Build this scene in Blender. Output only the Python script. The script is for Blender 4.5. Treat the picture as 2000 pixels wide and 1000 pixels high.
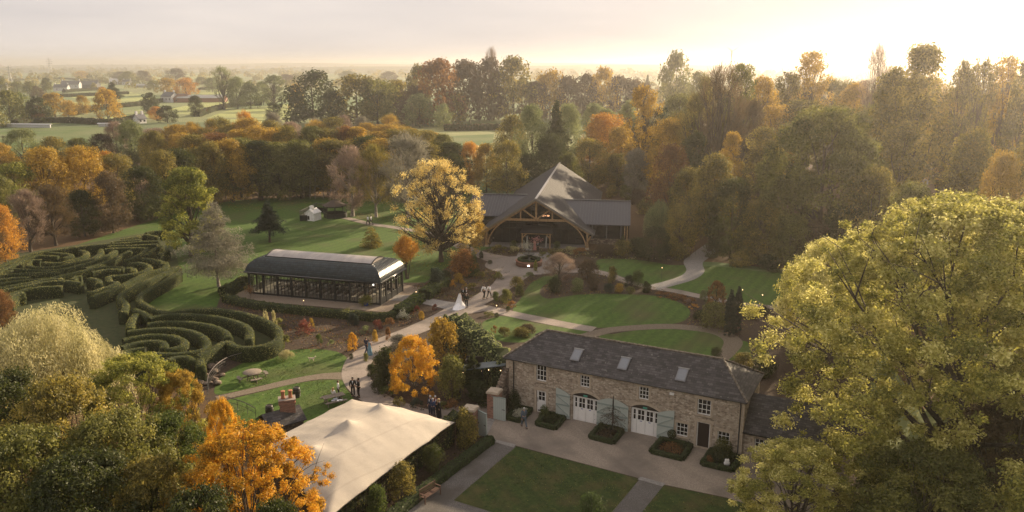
import bpy, math, random
import numpy as np
from mathutils import Vector, Matrix

for o in list(bpy.data.objects):
    bpy.data.objects.remove(o)
sc = bpy.context.scene
C = sc.collection
rng = np.random.default_rng(11)
random.seed(5)
rad = math.radians

# ---------------------------------------------------------------- camera
F, H, PITCH = 1560.0, 28.5, rad(13.55)
CP, SP = math.cos(PITCH), math.sin(PITCH)
cam = bpy.data.objects.new('camera', bpy.data.cameras.new('camera'))
C.objects.link(cam)
cam.location = (0, 0, H)
cam.rotation_euler = (rad(90) - PITCH, 0, 0)
cam.data.sensor_width = 36
cam.data.lens = F / 2000 * 36
cam.data.clip_start = 0.5
cam.data.clip_end = 20000
sc.camera = cam

# ---------------------------------------------------------------- light, sky, exposure
SUN_AZ, SUN_EL = rad(41), rad(18)          # azimuth clockwise from +Y
world = bpy.data.worlds.new('World')
sc.world = world
world.use_nodes = True
wt = world.node_tree
wt.nodes.clear()
wo = wt.nodes.new('ShaderNodeOutputWorld')
bg = wt.nodes.new('ShaderNodeBackground')
bg.inputs[1].default_value = 0.057
sky = wt.nodes.new('ShaderNodeTexSky')
sky.sky_type = 'NISHITA'
sky.sun_disc = False
sky.sun_elevation = SUN_EL
sky.sun_rotation = SUN_AZ
sky.dust_density = 3.0
sky.air_density = 1.0
sky.ozone_density = 1.0
tc = wt.nodes.new('ShaderNodeTexCoord')
mp = wt.nodes.new('ShaderNodeMapping')
mp.inputs['Scale'].default_value = (1.0, 1.0, 7.0)
nz = wt.nodes.new('ShaderNodeTexNoise')
nz.inputs['Scale'].default_value = 2.2
nz.inputs['Detail'].default_value = 6
nz.inputs['Roughness'].default_value = 0.55
wt.links.new(tc.outputs['Generated'], mp.inputs[0])
wt.links.new(mp.outputs[0], nz.inputs['Vector'])
cr = wt.nodes.new('ShaderNodeValToRGB')
cr.color_ramp.elements[0].position = 0.35
cr.color_ramp.elements[0].color = (0.62, 0.575, 0.565, 1)
cr.color_ramp.elements[1].position = 0.68
cr.color_ramp.elements[1].color = (0.80, 0.725, 0.675, 1)
wt.links.new(nz.outputs['Fac'], cr.inputs[0])
vs = wt.nodes.new('ShaderNodeVectorMath')
vs.operation = 'SCALE'
vs.inputs['Scale'].default_value = 9.0
wt.links.new(cr.outputs[0], vs.inputs[0])
mx = wt.nodes.new('ShaderNodeMixRGB')
mx.inputs[0].default_value = 0.99
wt.links.new(sky.outputs[0], mx.inputs[1])
wt.links.new(vs.outputs[0], mx.inputs[2])
wt.links.new(mx.outputs[0], bg.inputs[0])
wt.links.new(bg.outputs[0], wo.inputs[0])

sun = bpy.data.objects.new('sun', bpy.data.lights.new('sun', 'SUN'))
C.objects.link(sun)
sun.data.energy = 5.0
sun.data.angle = rad(0.6)
sun.data.color = (1.0, 0.79, 0.52)
sd = Vector((math.sin(SUN_AZ) * math.cos(SUN_EL), math.cos(SUN_AZ) * math.cos(SUN_EL), math.sin(SUN_EL)))
sun.rotation_euler = sd.to_track_quat('Z', 'Y').to_euler()
sun.location = (0, 0, 300)

sc.view_settings.view_transform = 'Standard'
sc.view_settings.look = 'None'
sc.view_settings.exposure = 1.13
sc.view_settings.gamma = 1.0
sc.cycles.max_bounces = 6
sc.cycles.diffuse_bounces = 3
sc.cycles.glossy_bounces = 2
sc.cycles.transmission_bounces = 3
sc.cycles.transparent_max_bounces = 6
sc.cycles.volume_bounces = 2

# ---------------------------------------------------------------- helpers: pixel <-> place
def ray(px, py):
    u, v = (px - 1000) / F, (py - 500) / F
    return u, CP - v * SP, -SP - v * CP

def G(px, py, z=0.0):
    d = ray(px, py)
    t = (z - H) / d[2]
    return d[0] * t, d[1] * t

def zat(py, Y):
    d = ray(1000, py)
    return H + Y * d[2] / d[1]

def mpp(Y, z=0.0):                       # metres per photo pixel at a distance
    return (Y * CP - (z - H) * SP) / F

# ---------------------------------------------------------------- helpers: objects
def link(o, parent=None):
    C.objects.link(o)
    if parent is not None:
        o.parent = parent
    return o

def tag(o, label=None, cat=None, group=None, kind=None):
    if label: o['label'] = label
    if cat: o['category'] = cat
    if group: o['group'] = group
    if kind: o['kind'] = kind
    return o

def empty(name, loc=(0, 0, 0), rz=0.0, label=None, cat=None, group=None):
    o = bpy.data.objects.new(name, None)
    o.empty_display_size = 0.5
    link(o)
    o.location = loc
    o.rotation_euler = (0, 0, rz)
    return tag(o, label, cat, group)

def np_mesh(name, V, Q, mats=(), midx=None, attrs=None, smooth=False):
    me = bpy.data.meshes.new(name)
    V = np.asarray(V, dtype=np.float32)
    Q = np.asarray(Q, dtype=np.int32)
    me.vertices.add(len(V))
    me.vertices.foreach_set('co', V.ravel())
    me.loops.add(Q.size)
    me.loops.foreach_set('vertex_index', Q.ravel())
    me.polygons.add(len(Q))
    me.polygons.foreach_set('loop_start', np.arange(0, Q.size, Q.shape[1], dtype=np.int32))
    for m in mats:
        me.materials.append(m)
    if midx is not None:
        me.polygons.foreach_set('material_index', np.asarray(midx, dtype=np.int32))
    if attrs:
        for k, a in attrs.items():
            at = me.attributes.new(k, 'FLOAT', 'FACE')
            at.data.foreach_set('value', np.asarray(a, dtype=np.float32))
    me.update(calc_edges=True)
    if smooth:
        me.polygons.foreach_set('use_smooth', np.ones(len(Q), dtype=bool))
    return me

class MB:
    """collects faces, builds ONE mesh object"""
    def __init__(s):
        s.v, s.f, s.mi, s.sm = [], [], [], []
        s.cur = 0
    def face(s, pts, smooth=False):
        n = len(s.v)
        s.v += [tuple(p) for p in pts]
        s.f.append(tuple(range(n, n + len(pts))))
        s.mi.append(s.cur); s.sm.append(smooth)
    def box(s, x0, x1, y0, y1, z0, z1):
        n = len(s.v)
        s.v += [(x, y, z) for z in (z0, z1) for (x, y) in ((x0, y0), (x1, y0), (x1, y1), (x0, y1))]
        for q in ((0, 3, 2, 1), (4, 5, 6, 7), (0, 1, 5, 4), (1, 2, 6, 5), (2, 3, 7, 6), (3, 0, 4, 7)):
            s.f.append(tuple(n + i for i in q)); s.mi.append(s.cur); s.sm.append(False)
        return s
    def bar(s, a, b, w, h):
        """rectangular bar from a to b; w sideways, h along the other axis"""
        a, b = Vector(a), Vector(b)
        d = (b - a).normalized()
        up = Vector((0, 0, 1)) if abs(d.z) < 0.95 else Vector((0, 1, 0))
        x = d.cross(up).normalized() * (w / 2)
        y = x.cross(d).normalized() * (h / 2)
        n = len(s.v)
        for p in (a, b):
            for q in (-x - y, x - y, x + y, -x + y):
                s.v.append(tuple(p + q))
        for q in ((0, 1, 2, 3), (7, 6, 5, 4), (0, 4, 5, 1), (1, 5, 6, 2), (2, 6, 7, 3), (3, 7, 4, 0)):
            s.f.append(tuple(n + i for i in q)); s.mi.append(s.cur); s.sm.append(False)
        return s
    def tube(s, pts, radii, k=6, cap=True):
        pts = [Vector(p) for p in pts]
        n0 = len(s.v)
        for i, p in enumerate(pts):
            d = (pts[min(i + 1, len(pts) - 1)] - pts[max(i - 1, 0)])
            d = d.normalized() if d.length > 1e-6 else Vector((0, 0, 1))
            a = d.cross(Vector((0, 1, 0)) if abs(d.y) < 0.9 else Vector((1, 0, 0))).normalized()
            b = d.cross(a)
            for j in range(k):
                t = 2 * math.pi * j / k
                s.v.append(tuple(p + (a * math.cos(t) + b * math.sin(t)) * radii[i]))
        for i in range(len(pts) - 1):
            for j in range(k):
                q = (n0 + i * k + j, n0 + i * k + (j + 1) % k, n0 + (i + 1) * k + (j + 1) % k, n0 + (i + 1) * k + j)
                s.f.append(q); s.mi.append(s.cur); s.sm.append(True)
        if cap:
            s.f.append(tuple(n0 + j for j in range(k))); s.mi.append(s.cur); s.sm.append(False)
            e = n0 + (len(pts) - 1) * k
            s.f.append(tuple(e + j for j in reversed(range(k)))); s.mi.append(s.cur); s.sm.append(False)
        return s
    def lathe(s, prof, c=(0, 0, 0), k=20, sx=1.0, sy=1.0):
        n0 = len(s.v)
        for r, z in prof:
            for j in range(k):
                t = 2 * math.pi * j / k
                s.v.append((c[0] + r * sx * math.cos(t), c[1] + r * sy * math.sin(t), c[2] + z))
        for i in range(len(prof) - 1):
            for j in range(k):
                s.f.append((n0 + i * k + j, n0 + i * k + (j + 1) % k, n0 + (i + 1) * k + (j + 1) % k, n0 + (i + 1) * k + j))
                s.mi.append(s.cur); s.sm.append(True)
        s.f.append(tuple(n0 + j for j in reversed(range(k)))); s.mi.append(s.cur); s.sm.append(False)
        e = n0 + (len(prof) - 1) * k
        s.f.append(tuple(e + j for j in range(k))); s.mi.append(s.cur); s.sm.append(False)
        return s
    def build(s, name, mats, parent=None, loc=None, rz=None):
        me = bpy.data.meshes.new(name)
        me.from_pydata(s.v, [], s.f)
        if not isinstance(mats, (list, tuple)): mats = [mats]
        for m in mats: me.materials.append(m)
        me.polygons.foreach_set('material_index', s.mi)
        me.polygons.foreach_set('use_smooth', s.sm)
        me.update()
        o = link(bpy.data.objects.new(name, me), parent)
        if loc is not None: o.location = loc
        if rz is not None: o.rotation_euler = (0, 0, rz)
        return o

# ---------------------------------------------------------------- materials
def nodes(name):
    m = bpy.data.materials.new(name)
    m.use_nodes = True
    nt = m.node_tree
    b = nt.nodes['Principled BSDF']
    return m, nt, b

def noise_mat(name, cols, scale=1.0, rough=0.85, bump=0.0, bscale=None, spec=0.3, metallic=0.0, detail=6, stretch=(1, 1, 1), pos=None, second=None, coord='Object'):
    m, nt, b = nodes(name)
    N, L = nt.nodes.new, nt.links.new
    t = N('ShaderNodeTexCoord'); mpg = N('ShaderNodeMapping')
    mpg.inputs['Scale'].default_value = stretch
    L(t.outputs[coord], mpg.inputs[0])
    n = N('ShaderNodeTexNoise'); n.inputs['Scale'].default_value = scale; n.inputs['Detail'].default_value = detail
    n.inputs['Roughness'].default_value = 0.62
    L(mpg.outputs[0], n.inputs['Vector'])
    r = N('ShaderNodeValToRGB')
    el = r.color_ramp.elements
    pos = pos or [0.3 + 0.4 * i / (len(cols) - 1) for i in range(len(cols))]
    el[0].position = pos[0]; el[0].color = (*cols[0], 1)
    el[1].position = pos[-1]; el[1].color = (*cols[-1], 1)
    for i in range(1, len(cols) - 1):
        e = el.new(pos[i]); e.color = (*cols[i], 1)
    L(n.outputs['Fac'], r.inputs[0])
    out = r.outputs[0]
    if second:                                # (colour, scale, low, high) large patches
        n2 = N('ShaderNodeTexNoise'); n2.inputs['Scale'].default_value = second[1]; n2.inputs['Detail'].default_value = 4
        L(mpg.outputs[0], n2.inputs['Vector'])
        mr = N('ShaderNodeMapRange'); mr.inputs[1].default_value = second[2]; mr.inputs[2].default_value = second[3]
        L(n2.outputs['Fac'], mr.inputs[0])
        mix = N('ShaderNodeMixRGB'); mix.inputs[2].default_value = (*second[0], 1)
        L(mr.outputs[0], mix.inputs[0]); L(out, mix.inputs[1])
        out = mix.outputs[0]
    L(out, b.inputs['Base Color'])
    b.inputs['Roughness'].default_value = rough
    b.inputs['Specular IOR Level'].default_value = spec
    b.inputs['Metallic'].default_value = metallic
    if bump:
        n3 = N('ShaderNodeTexNoise'); n3.inputs['Scale'].default_value = bscale or scale * 3; n3.inputs['Detail'].default_value = 5
        L(mpg.outputs[0], n3.inputs['Vector'])
        bp = N('ShaderNodeBump'); bp.inputs['Strength'].default_value = bump; bp.inputs['Distance'].default_value = 0.05
        L(n3.outputs['Fac'], bp.inputs['Height']); L(bp.outputs[0], b.inputs['Normal'])
    return m

def overlay_bands(m, scale, rot, lo, hi, dark, sharp=True):
    """multiply the base colour by thin seams or soft stripes"""
    nt = m.node_tree; N, L = nt.nodes.new, nt.links.new
    b = nt.nodes['Principled BSDF']; src = b.inputs['Base Color'].links[0].from_socket
    t = N('ShaderNodeTexCoord'); mp_ = N('ShaderNodeMapping'); mp_.inputs['Rotation'].default_value = (0, 0, rot)
    L(t.outputs['Object'], mp_.inputs[0])
    w = N('ShaderNodeTexWave'); w.inputs['Scale'].default_value = scale; w.inputs['Distortion'].default_value = .35 if sharp else 1.2; w.inputs['Detail'].default_value = 2
    L(mp_.outputs[0], w.inputs['Vector'])
    mr = N('ShaderNodeMapRange'); mr.inputs[1].default_value = lo; mr.inputs[2].default_value = hi; mr.inputs[3].default_value = dark; mr.inputs[4].default_value = 1.0
    L(w.outputs['Fac'], mr.inputs[0])
    v = N('ShaderNodeVectorMath'); v.operation = 'SCALE'; L(src, v.inputs[0]); L(mr.outputs[0], v.inputs['Scale'])
    L(v.outputs[0], b.inputs['Base Color'])

def plain(name, col, rough=0.6, metallic=0.0, spec=0.4, emit=None, estr=0.0, var=0.12):
    m, nt, b = nodes(name)
    N, L = nt.nodes.new, nt.links.new
    n = N('ShaderNodeTexNoise'); n.inputs['Scale'].default_value = 3.0; n.inputs['Detail'].default_value = 5
    t = N('ShaderNodeTexCoord'); L(t.outputs['Object'], n.inputs['Vector'])
    mr = N('ShaderNodeMapRange'); mr.inputs[3].default_value = 1 - var; mr.inputs[4].default_value = 1 + var
    L(n.outputs['Fac'], mr.inputs[0])
    v = N('ShaderNodeVectorMath'); v.operation = 'SCALE'; v.inputs[0].default_value = col
    L(mr.outputs[0], v.inputs['Scale'])
    L(v.outputs[0], b.inputs['Base Color'])
    b.inputs['Roughness'].default_value = rough
    b.inputs['Metallic'].default_value = metallic
    b.inputs['Specular IOR Level'].default_value = spec
    if emit:
        b.inputs['Emission Color'].default_value = (*emit, 1)
        b.inputs['Emission Strength'].default_value = estr
    return m

def leaf_mat(name, cols, trans=0.5, gloss=0.025):
    m = bpy.data.materials.new(name); m.use_nodes = True
    nt = m.node_tree; nt.nodes.clear()
    N, L = nt.nodes.new, nt.links.new
    out = N('ShaderNodeOutputMaterial')
    a = N('ShaderNodeAttribute'); a.attribute_name = 'rnd'
    c = N('ShaderNodeAttribute'); c.attribute_name = 'cl'
    oi = N('ShaderNodeObjectInfo')
    m1 = N('ShaderNodeMath'); m1.operation = 'MULTIPLY'; m1.inputs[1].default_value = 0.42
    m2 = N('ShaderNodeMath'); m2.operation = 'MULTIPLY_ADD'; m2.inputs[1].default_value = 0.42
    m3 = N('ShaderNodeMath'); m3.operation = 'MULTIPLY_ADD'; m3.inputs[1].default_value = 0.16
    L(a.outputs['Fac'], m1.inputs[0]); L(c.outputs['Fac'], m2.inputs[0]); L(m1.outputs[0], m2.inputs[2])
    L(oi.outputs['Random'], m3.inputs[0]); L(m2.outputs[0], m3.inputs[2])
    r = N('ShaderNodeValToRGB'); el = r.color_ramp.elements
    k = len(cols)
    el[0].position = 0.15; el[0].color = (*cols[0], 1); el[1].position = 0.85; el[1].color = (*cols[-1], 1)
    for i in range(1, k - 1):
        e = el.new(0.15 + 0.7 * i / (k - 1)); e.color = (*cols[i], 1)
    L(m3.outputs[0], r.inputs[0])
    d = N('ShaderNodeBsdfDiffuse'); tr = N('ShaderNodeBsdfTranslucent'); g = N('ShaderNodeBsdfGlossy')
    g.inputs['Roughness'].default_value = 0.55
    L(r.outputs[0], d.inputs[0]); L(r.outputs[0], tr.inputs[0])
    s1 = N('ShaderNodeMixShader'); s1.inputs[0].default_value = trans
    L(d.outputs[0], s1.inputs[1]); L(tr.outputs[0], s1.inputs[2])
    s2 = N('ShaderNodeMixShader'); s2.inputs[0].default_value = gloss
    L(s1.outputs[0], s2.inputs[1]); L(g.outputs[0], s2.inputs[2])
    L(s2.outputs[0], out.inputs[0])
    return m

LEAF = {}
for nm, cols in {
    'dkgreen': [(.024, .034, .007), (.045, .058, .011), (.085, .092, .020)],
    'green': [(.040, .062, .010), (.075, .105, .018), (.14, .165, .032)],
    'palegreen': [(.10, .125, .045), (.19, .22, .08), (.33, .35, .15)],
    'olive': [(.06, .07, .014), (.14, .145, .03), (.30, .28, .07)],
    'gold': [(.17, .12, .02), (.40, .26, .035), (.66, .43, .07)],
    'amber': [(.55, .40, .12), (.82, .64, .22), (.93, .80, .40)],
    'orange': [(.26, .12, .018), (.54, .27, .035), (.76, .44, .08)],
    'yellow': [(.42, .22, .015), (.72, .40, .022), (.85, .54, .04)],
    'rust': [(.11, .055, .02), (.22, .105, .032), (.40, .20, .05)],
    'brown': [(.055, .040, .022), (.095, .066, .032), (.160, .105, .048)],
    'bronze': [(.07, .07, .016), (.18, .155, .034), (.44, .34, .07)],
    'limegold': [(.08, .105, .016), (.26, .27, .045), (.62, .56, .12)],
    'grey': [(.15, .14, .105), (.23, .215, .165), (.34, .32, .25)],
    'pinkgrey': [(.16, .115, .085), (.26, .185, .14), (.38, .28, .21)],
    'palestraw': [(.26, .24, .11), (.45, .41, .19), (.68, .61, .34)],
    'hedge': [(.055, .068, .012), (.115, .130, .030), (.25, .24, .08)],
    'boxhedge': [(.030, .050, .012), (.050, .080, .018), (.080, .115, .028)],
    'red': [(.09, .025, .018), (.18, .045, .030), (.28, .09, .05)],
    'white': [(.350, .350, .250), (.550, .540, .420), (.700, .690, .580)],
    'bluegreen': [(.014, .028, .018), (.026, .044, .028), (.05, .07, .045)],
    'autumn': [(.20, .13, .008), (.72, .37, .018), (.92, .58, .06)],
    'ashleaf': [(.16, .17, .030), (.48, .44, .10), (.92, .84, .38)],
    'sunlit_mazeleaf': [(.080, .092, .018), (.17, .18, .045), (.36, .33, .12)],  # lighter copy of the hedge leaves, sunlight put into their colour
    'litter': [(.090, .045, .020), (.190, .090, .030), (.380, .210, .060)],
}.items():
    LEAF[nm] = leaf_mat('foliage_' + nm, cols)
CNAME = dict(dkgreen='dark green', green='green', palegreen='pale green', olive='olive green', gold='golden brown', amber='amber yellow',
             orange='bright orange', yellow='yellow orange', rust='rust red', brown='brown', bronze='bronze green', limegold='lime and gold',
             grey='silvery grey', pinkgrey='pinkish grey', palestraw='pale straw coloured', hedge='clipped green', boxhedge='box green',
             red='red', white='white flecked', bluegreen='blue green', litter='brown', autumn='golden orange', ashleaf='lime green', sunlit_mazeleaf='clipped green')

BARK = noise_mat('bark', [(.035, .028, .020), (.075, .060, .044), (.12, .10, .08)], 2.5, 0.95, 0.6, stretch=(1, 1, .25))
BARKP = noise_mat('pale_bark', [(.10, .085, .07), (.22, .19, .16), (.36, .33, .29)], 3.0, 0.9, 0.4, stretch=(1, 1, 3))
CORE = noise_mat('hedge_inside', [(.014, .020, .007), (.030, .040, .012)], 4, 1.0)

# ---------------------------------------------------------------- foliage geometry
def unit(a):
    return a / np.maximum(np.linalg.norm(a, axis=1, keepdims=True), 1e-6)

def quads(P, Nrm, L_, W_, T=None):
    """diamond leaf quads; T optional long-axis direction"""
    n = len(P)
    if T is None:
        T = rng.normal(size=(n, 3))
    T = unit(T - Nrm * np.sum(T * Nrm, axis=1, keepdims=True))
    B = np.cross(Nrm, T)
    L_ = (np.ones(n) * L_)[:, None] / 2
    W_ = (np.ones(n) * W_)[:, None] / 2
    V = np.empty((n, 4, 3))
    V[:, 0] = P + T * L_; V[:, 1] = P + B * W_ + T * L_ * .15; V[:, 2] = P - T * L_; V[:, 3] = P - B * W_ - T * L_ * .15
    return V.reshape(-1, 3)

class Leaves:
    def __init__(s): s.V, s.r, s.c, s.m = [], [], [], []
    def add(s, V, cl, m=0):
        n = len(V) // 4
        s.V.append(V); s.r.append(rng.random(n)); s.c.append(np.ones(n) * cl); s.m.append(np.full(n, m))
    def mesh(s, name, mats=()):
        V = np.concatenate(s.V)
        n = len(V) // 4
        return np_mesh(name, V, np.arange(n * 4).reshape(n, 4), mats, np.concatenate(s.m), dict(rnd=np.concatenate(s.r), cl=np.concatenate(s.c)))

PROF = dict(
    round=lambda t: np.sqrt(np.clip(1 - ((t - .42) / .60) ** 2, .06, 1)),
    spread=lambda t: np.sqrt(np.clip(1 - ((t - .30) / .72) ** 2, .05, 1)),
    tall=lambda t: np.clip(np.sqrt(np.clip(1 - ((t - .35) / .68) ** 2, .04, 1)), 0, 1),
    cone=lambda t: np.clip(1.05 - t, .06, 1),
    column=lambda t: np.clip(np.minimum(1, (1.02 - t) * 3.0), .1, 1),
    vase=lambda t: np.clip(.35 + .65 * np.sin(np.clip(t, 0, 1) * 2.3), .1, 1) * np.sqrt(np.clip(1.04 - t ** 5, .1, 1)),
)

def crown_mesh(name, w, h, n, leaf, prof='round', hb=.2, nc=70, rc=(.09, .09), asp=.55, gap=0.35, up=.5, fill=.6, lump=.16):
    """leafy crown out of nc clumps, n leaf quads in all; returns mesh and clump centres"""
    L = Leaves()
    t = rng.random(nc) ** .8
    ang = rng.random(nc) * 6.283
    r = w * (rc[0] + rc[1] * rng.random(nc))
    env = w / 2 * PROF[prof](t) * (1 + lump * np.sin(ang * 3 + w + t * 5) * rng.random(nc) + lump * .6 * np.sin(ang * 7 + t * 11))
    rr = np.maximum(env - r * .8, 0) * (gap + (1 - gap) * np.sqrt(rng.random(nc)))
    zc = hb * h + (1 - hb) * h * t
    zc = np.minimum(zc, h - r * .6)
    Cn = np.stack([np.cos(ang) * rr, np.sin(ang) * rr, zc], 1)
    wt_ = r ** 2; cnt = np.maximum((n * wt_ / wt_.sum()).astype(int), 4)
    for i in range(nc):
        k = cnt[i]
        d = unit(rng.normal(size=(k, 3)))
        rad_ = r[i] * (fill + (1.05 - fill) * rng.random(k)) * (1 + .25 * np.sin(d[:, 0] * 7 + i) * np.cos(d[:, 1] * 6))
        P = Cn[i] + d * rad_[:, None] * np.array([1, 1, .78])
        keep = P[:, 2] > .02 * h
        P, d = P[keep], d[keep]
        Nn = unit(d * .7 + np.array([0, 0, up]) + rng.normal(size=d.shape) * .65)
        s = leaf * (.65 + .7 * rng.random(len(P)))
        L.add(quads(P, Nn, s, s * asp), rng.random())
    return L.mesh(name), Cn

def twig_mesh(name, w, h, n, ln, wd, prof='round', hb=.15, leafn=0, leaf=.3, nc=60, rc=(.07, .08)):
    """crown of bare twigs gathered into fans, with a few leaves"""
    L = Leaves()
    t = rng.random(nc) ** .75
    ang = rng.random(nc) * 6.283
    r = w * (rc[0] + rc[1] * rng.random(nc))
    env = w / 2 * PROF[prof](t) * (1 + .2 * rng.random(nc))
    rr = np.maximum(env - r * .8, 0) * (.3 + .7 * np.sqrt(rng.random(nc)))
    Cn = np.stack([np.cos(ang) * rr, np.sin(ang) * rr, hb * h + (1 - hb) * h * t * .96], 1)
    ii = rng.choice(nc, n, p=r ** 2 / (r ** 2).sum())
    d = unit(rng.normal(size=(n, 3)) + np.array([0, 0, .5]))
    axis = unit(np.stack([Cn[:, 0] / w * 2, Cn[:, 1] / w * 2, .5 + Cn[:, 2] / h], 1))[ii]
    P = Cn[ii] + (d + axis * .4) * (r[ii] * rng.random(n) ** .5)[:, None]
    T = unit(axis * .9 + d * .8 + rng.normal(size=(n, 3)) * .3)
    Nn = unit(np.cross(T, rng.normal(size=(n, 3))))
    L.add(quads(P, Nn, ln * (.4 + rng.random(n)), wd, T), .5)
    L.c[-1] = rng.random(nc)[ii]
    if leafn:
        k = rng.choice(nc, leafn)
        L.add(quads(Cn[k] + rng.normal(size=(leafn, 3)) * (r[k] * .55)[:, None], unit(rng.normal(size=(leafn, 3)) + np.array([0, 0, .5])), leaf, leaf * .6), .5)
        L.c[-1] = rng.random(nc)[k]
    return L.mesh(name), Cn

def willow_mesh(name, w, h, ns, seg=.33, drop=.45):
    L = Leaves()
    nl = 26
    la = rng.random(nl) * 6.283; lt = np.sqrt(rng.random(nl)) * .82; lr = w * (.10 + .09 * rng.random(nl))
    lx, ly = np.cos(la) * lt * w / 2, np.sin(la) * lt * w / 2; lz = h * (1 - .42 * lt ** 1.8 - .16 * rng.random(nl))
    li = rng.choice(nl, ns, p=lr / lr.sum()); a2 = rng.random(ns) * 6.283; t2 = np.sqrt(rng.random(ns))
    X, Y = lx[li] + np.cos(a2) * t2 * lr[li], ly[li] + np.sin(a2) * t2 * lr[li]
    ang = np.arctan2(Y, X); t = np.clip(np.hypot(X, Y) / (w / 2), 0, 1.05)
    zt = lz[li] - lr[li] * .55 * t2 ** 2 - .03 * h * rng.random(ns)
    P = np.stack([X, Y, zt], 1)
    cl = .5 + .5 * np.sin(ang * 9 + t * 14)
    ln = h * drop * (.35 + .75 * rng.random(ns))
    steps = 12
    out = np.stack([np.cos(ang), np.sin(ang), np.zeros(ns)], 1)
    for i in range(steps):
        f = (i + rng.random(ns)) / steps
        Q = P + out * (f * .10 * w * t)[:, None] - np.array([0, 0, 1]) * (ln * f ** 1.3)[:, None] + rng.normal(size=P.shape) * .12
        T = np.array([0, 0, -1.0]) + out * .5 * (1 - f)[:, None] + rng.normal(size=P.shape) * .35
        k = Q[:, 2] > .3
        Q, T2 = Q[k], T[k]
        L.add(quads(Q, unit(rng.normal(size=Q.shape)), seg * (.7 + .6 * rng.random(len(Q))), seg * .26, T2), cl[k])
    return L.mesh(name), P[rng.integers(0, ns, 20)] * np.array([.7, .7, .85])

def conifer_mesh(name, w, h, n, leaf, hb=.1, levels=16, droop=.25, ragged=.2, power=.9):
    L = Leaves()
    for lv in range(levels):
        t = lv / levels
        r = w / 2 * (1 - t) ** power * (1 + ragged * rng.normal()) + .03 * w
        z = h * (hb + (1 - hb) * t)
        nb = int(7 + 7 * (1 - t))
        k = max(int(n * (1 - t) * 2 / levels / nb), 6)
        for b in range(nb):
            a = rng.random() * 6.283
            f = rng.random(k) ** .6
            rb = r * (.8 + .35 * rng.random())
            side = rng.normal(size=k) * .10 * w * (1 - f * .4) * (1 - t * .6)
            x = np.cos(a) * f * rb - np.sin(a) * side
            y = np.sin(a) * f * rb + np.cos(a) * side
            zz = z - droop * rb * f ** 1.5 + rng.normal(size=k) * .012 * h + (h / levels) * rng.random(k) * .8
            P = np.stack([x, y, zz], 1)
            Nn = unit(np.array([0, 0, 1.0]) + rng.normal(size=P.shape) * .55)
            s = leaf * (.6 + .7 * rng.random(k))
            L.add(quads(P, Nn, s, s * .45, np.stack([np.cos(a) * np.ones(k), np.sin(a) * np.ones(k), -.3 * np.ones(k)], 1) + rng.normal(size=P.shape) * .4), rng.random())
    P = np.array([[0, 0, h * .5]])
    return L.mesh(name), P

def trunk_mesh(name, h, r, Cn, hb=.2, mat=None, stems=1, limbs=14, lean=.03, top=.75, twigs=0):
    m = MB()
    hs = h * top
    for s_ in range(stems):
        a0 = random.random() * 6.28
        off = (0 if stems == 1 else r * 1.2)
        pts, rs = [], []
        for i in range(8):
            f = i / 7
            sp = 0 if stems == 1 else f * h * .18
            pts.append((math.cos(a0) * (off + sp) + math.sin(f * 5 + a0) * lean * h * .3, math.sin(a0) * (off + sp) + math.cos(f * 4 + a0) * lean * h * .3 - lean * h * .3, f * hs))
            rs.append(r * (1.35 if i == 0 else 1) * (1 - f) ** .8 + r * .08)
        m.tube(pts, rs, 7)
    idx = list(range(len(Cn)))
    random.shuffle(idx)
    for i in idx[:limbs]:
        c = Vector(Cn[i])
        z0 = min(max(c.z * (.35 + .25 * random.random()), hb * h * .6), hs * .9)
        f = z0 / hs
        p0 = Vector((0, 0, z0))
        rr = r * (1 - f) ** .8 * .55 + r * .05
        mid = p0.lerp(c, .5) + Vector((random.uniform(-1, 1), random.uniform(-1, 1), random.uniform(-.2, .8))) * .05 * h
        m.tube([p0, p0.lerp(mid, .5) + Vector((0, 0, -.01 * h)), mid, mid.lerp(c, .6), c], [rr, rr * .8, rr * .6, rr * .4, rr * .15], 5, False)
        for q in range(twigs):
            e = c + Vector((random.uniform(-1, 1), random.uniform(-1, 1), random.uniform(-.3, 1))) * .12 * h
            b0 = mid.lerp(c, random.random())
            m.tube([b0, b0.lerp(e, .5) + Vector((0, 0, .01 * h)), e], [rr * .35, rr * .22, rr * .06], 4, False)
    me = bpy.data.meshes.new(name)
    me.from_pydata(m.v, [], m.f)
    me.polygons.foreach_set('use_smooth', [True] * len(m.f))
    me.materials.append(mat or BARK)
    me.update()
    return me

KIND = {}        # kind -> list of (crown mesh, trunk mesh, ref w, ref h)
def variant(kind, w, h, maker, n_var=1, trunk=None, **kw):
    KIND.setdefault(kind, [])
    tk = dict(r=h * .022, hb=.2)
    tk.update(trunk or {})
    for i in range(n_var):
        me, Cn = maker(kind + '_crown', w, h, **kw)
        KIND[kind].append((me, trunk_mesh(kind + '_trunk', h, Cn=Cn, **tk), w, h))
_k = {}
def place_tree(kind, mat, x, y, w, h, label, name='tree', cat='tree', group=None, z=0.0, rz=None, parts=('crown', 'trunk'), bark=None, squash=None):
    vs_ = KIND[kind]
    i = _k.get(kind, 0); _k[kind] = i + 1
    cm, tm, rw, rh = vs_[i % len(vs_)]
    e = empty(name, (x, y, z), random.random() * 6.283 if rz is None else rz, label, cat, group)
    e.scale = (w / rw, (squash or w) / rw, h / rh)
    oc = link(bpy.data.objects.new(parts[0], cm), e)
    if len(cm.materials) == 0: cm.materials.append(LEAF['green'])
    oc.material_slots[0].link = 'OBJECT'
    oc.material_slots[0].material = LEAF[mat]
    if parts[1]:
        ot = link(bpy.data.objects.new(parts[1], tm), e)
        if bark:
            ot.material_slots[0].link = 'OBJECT'; ot.material_slots[0].material = bark
    return e

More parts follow.
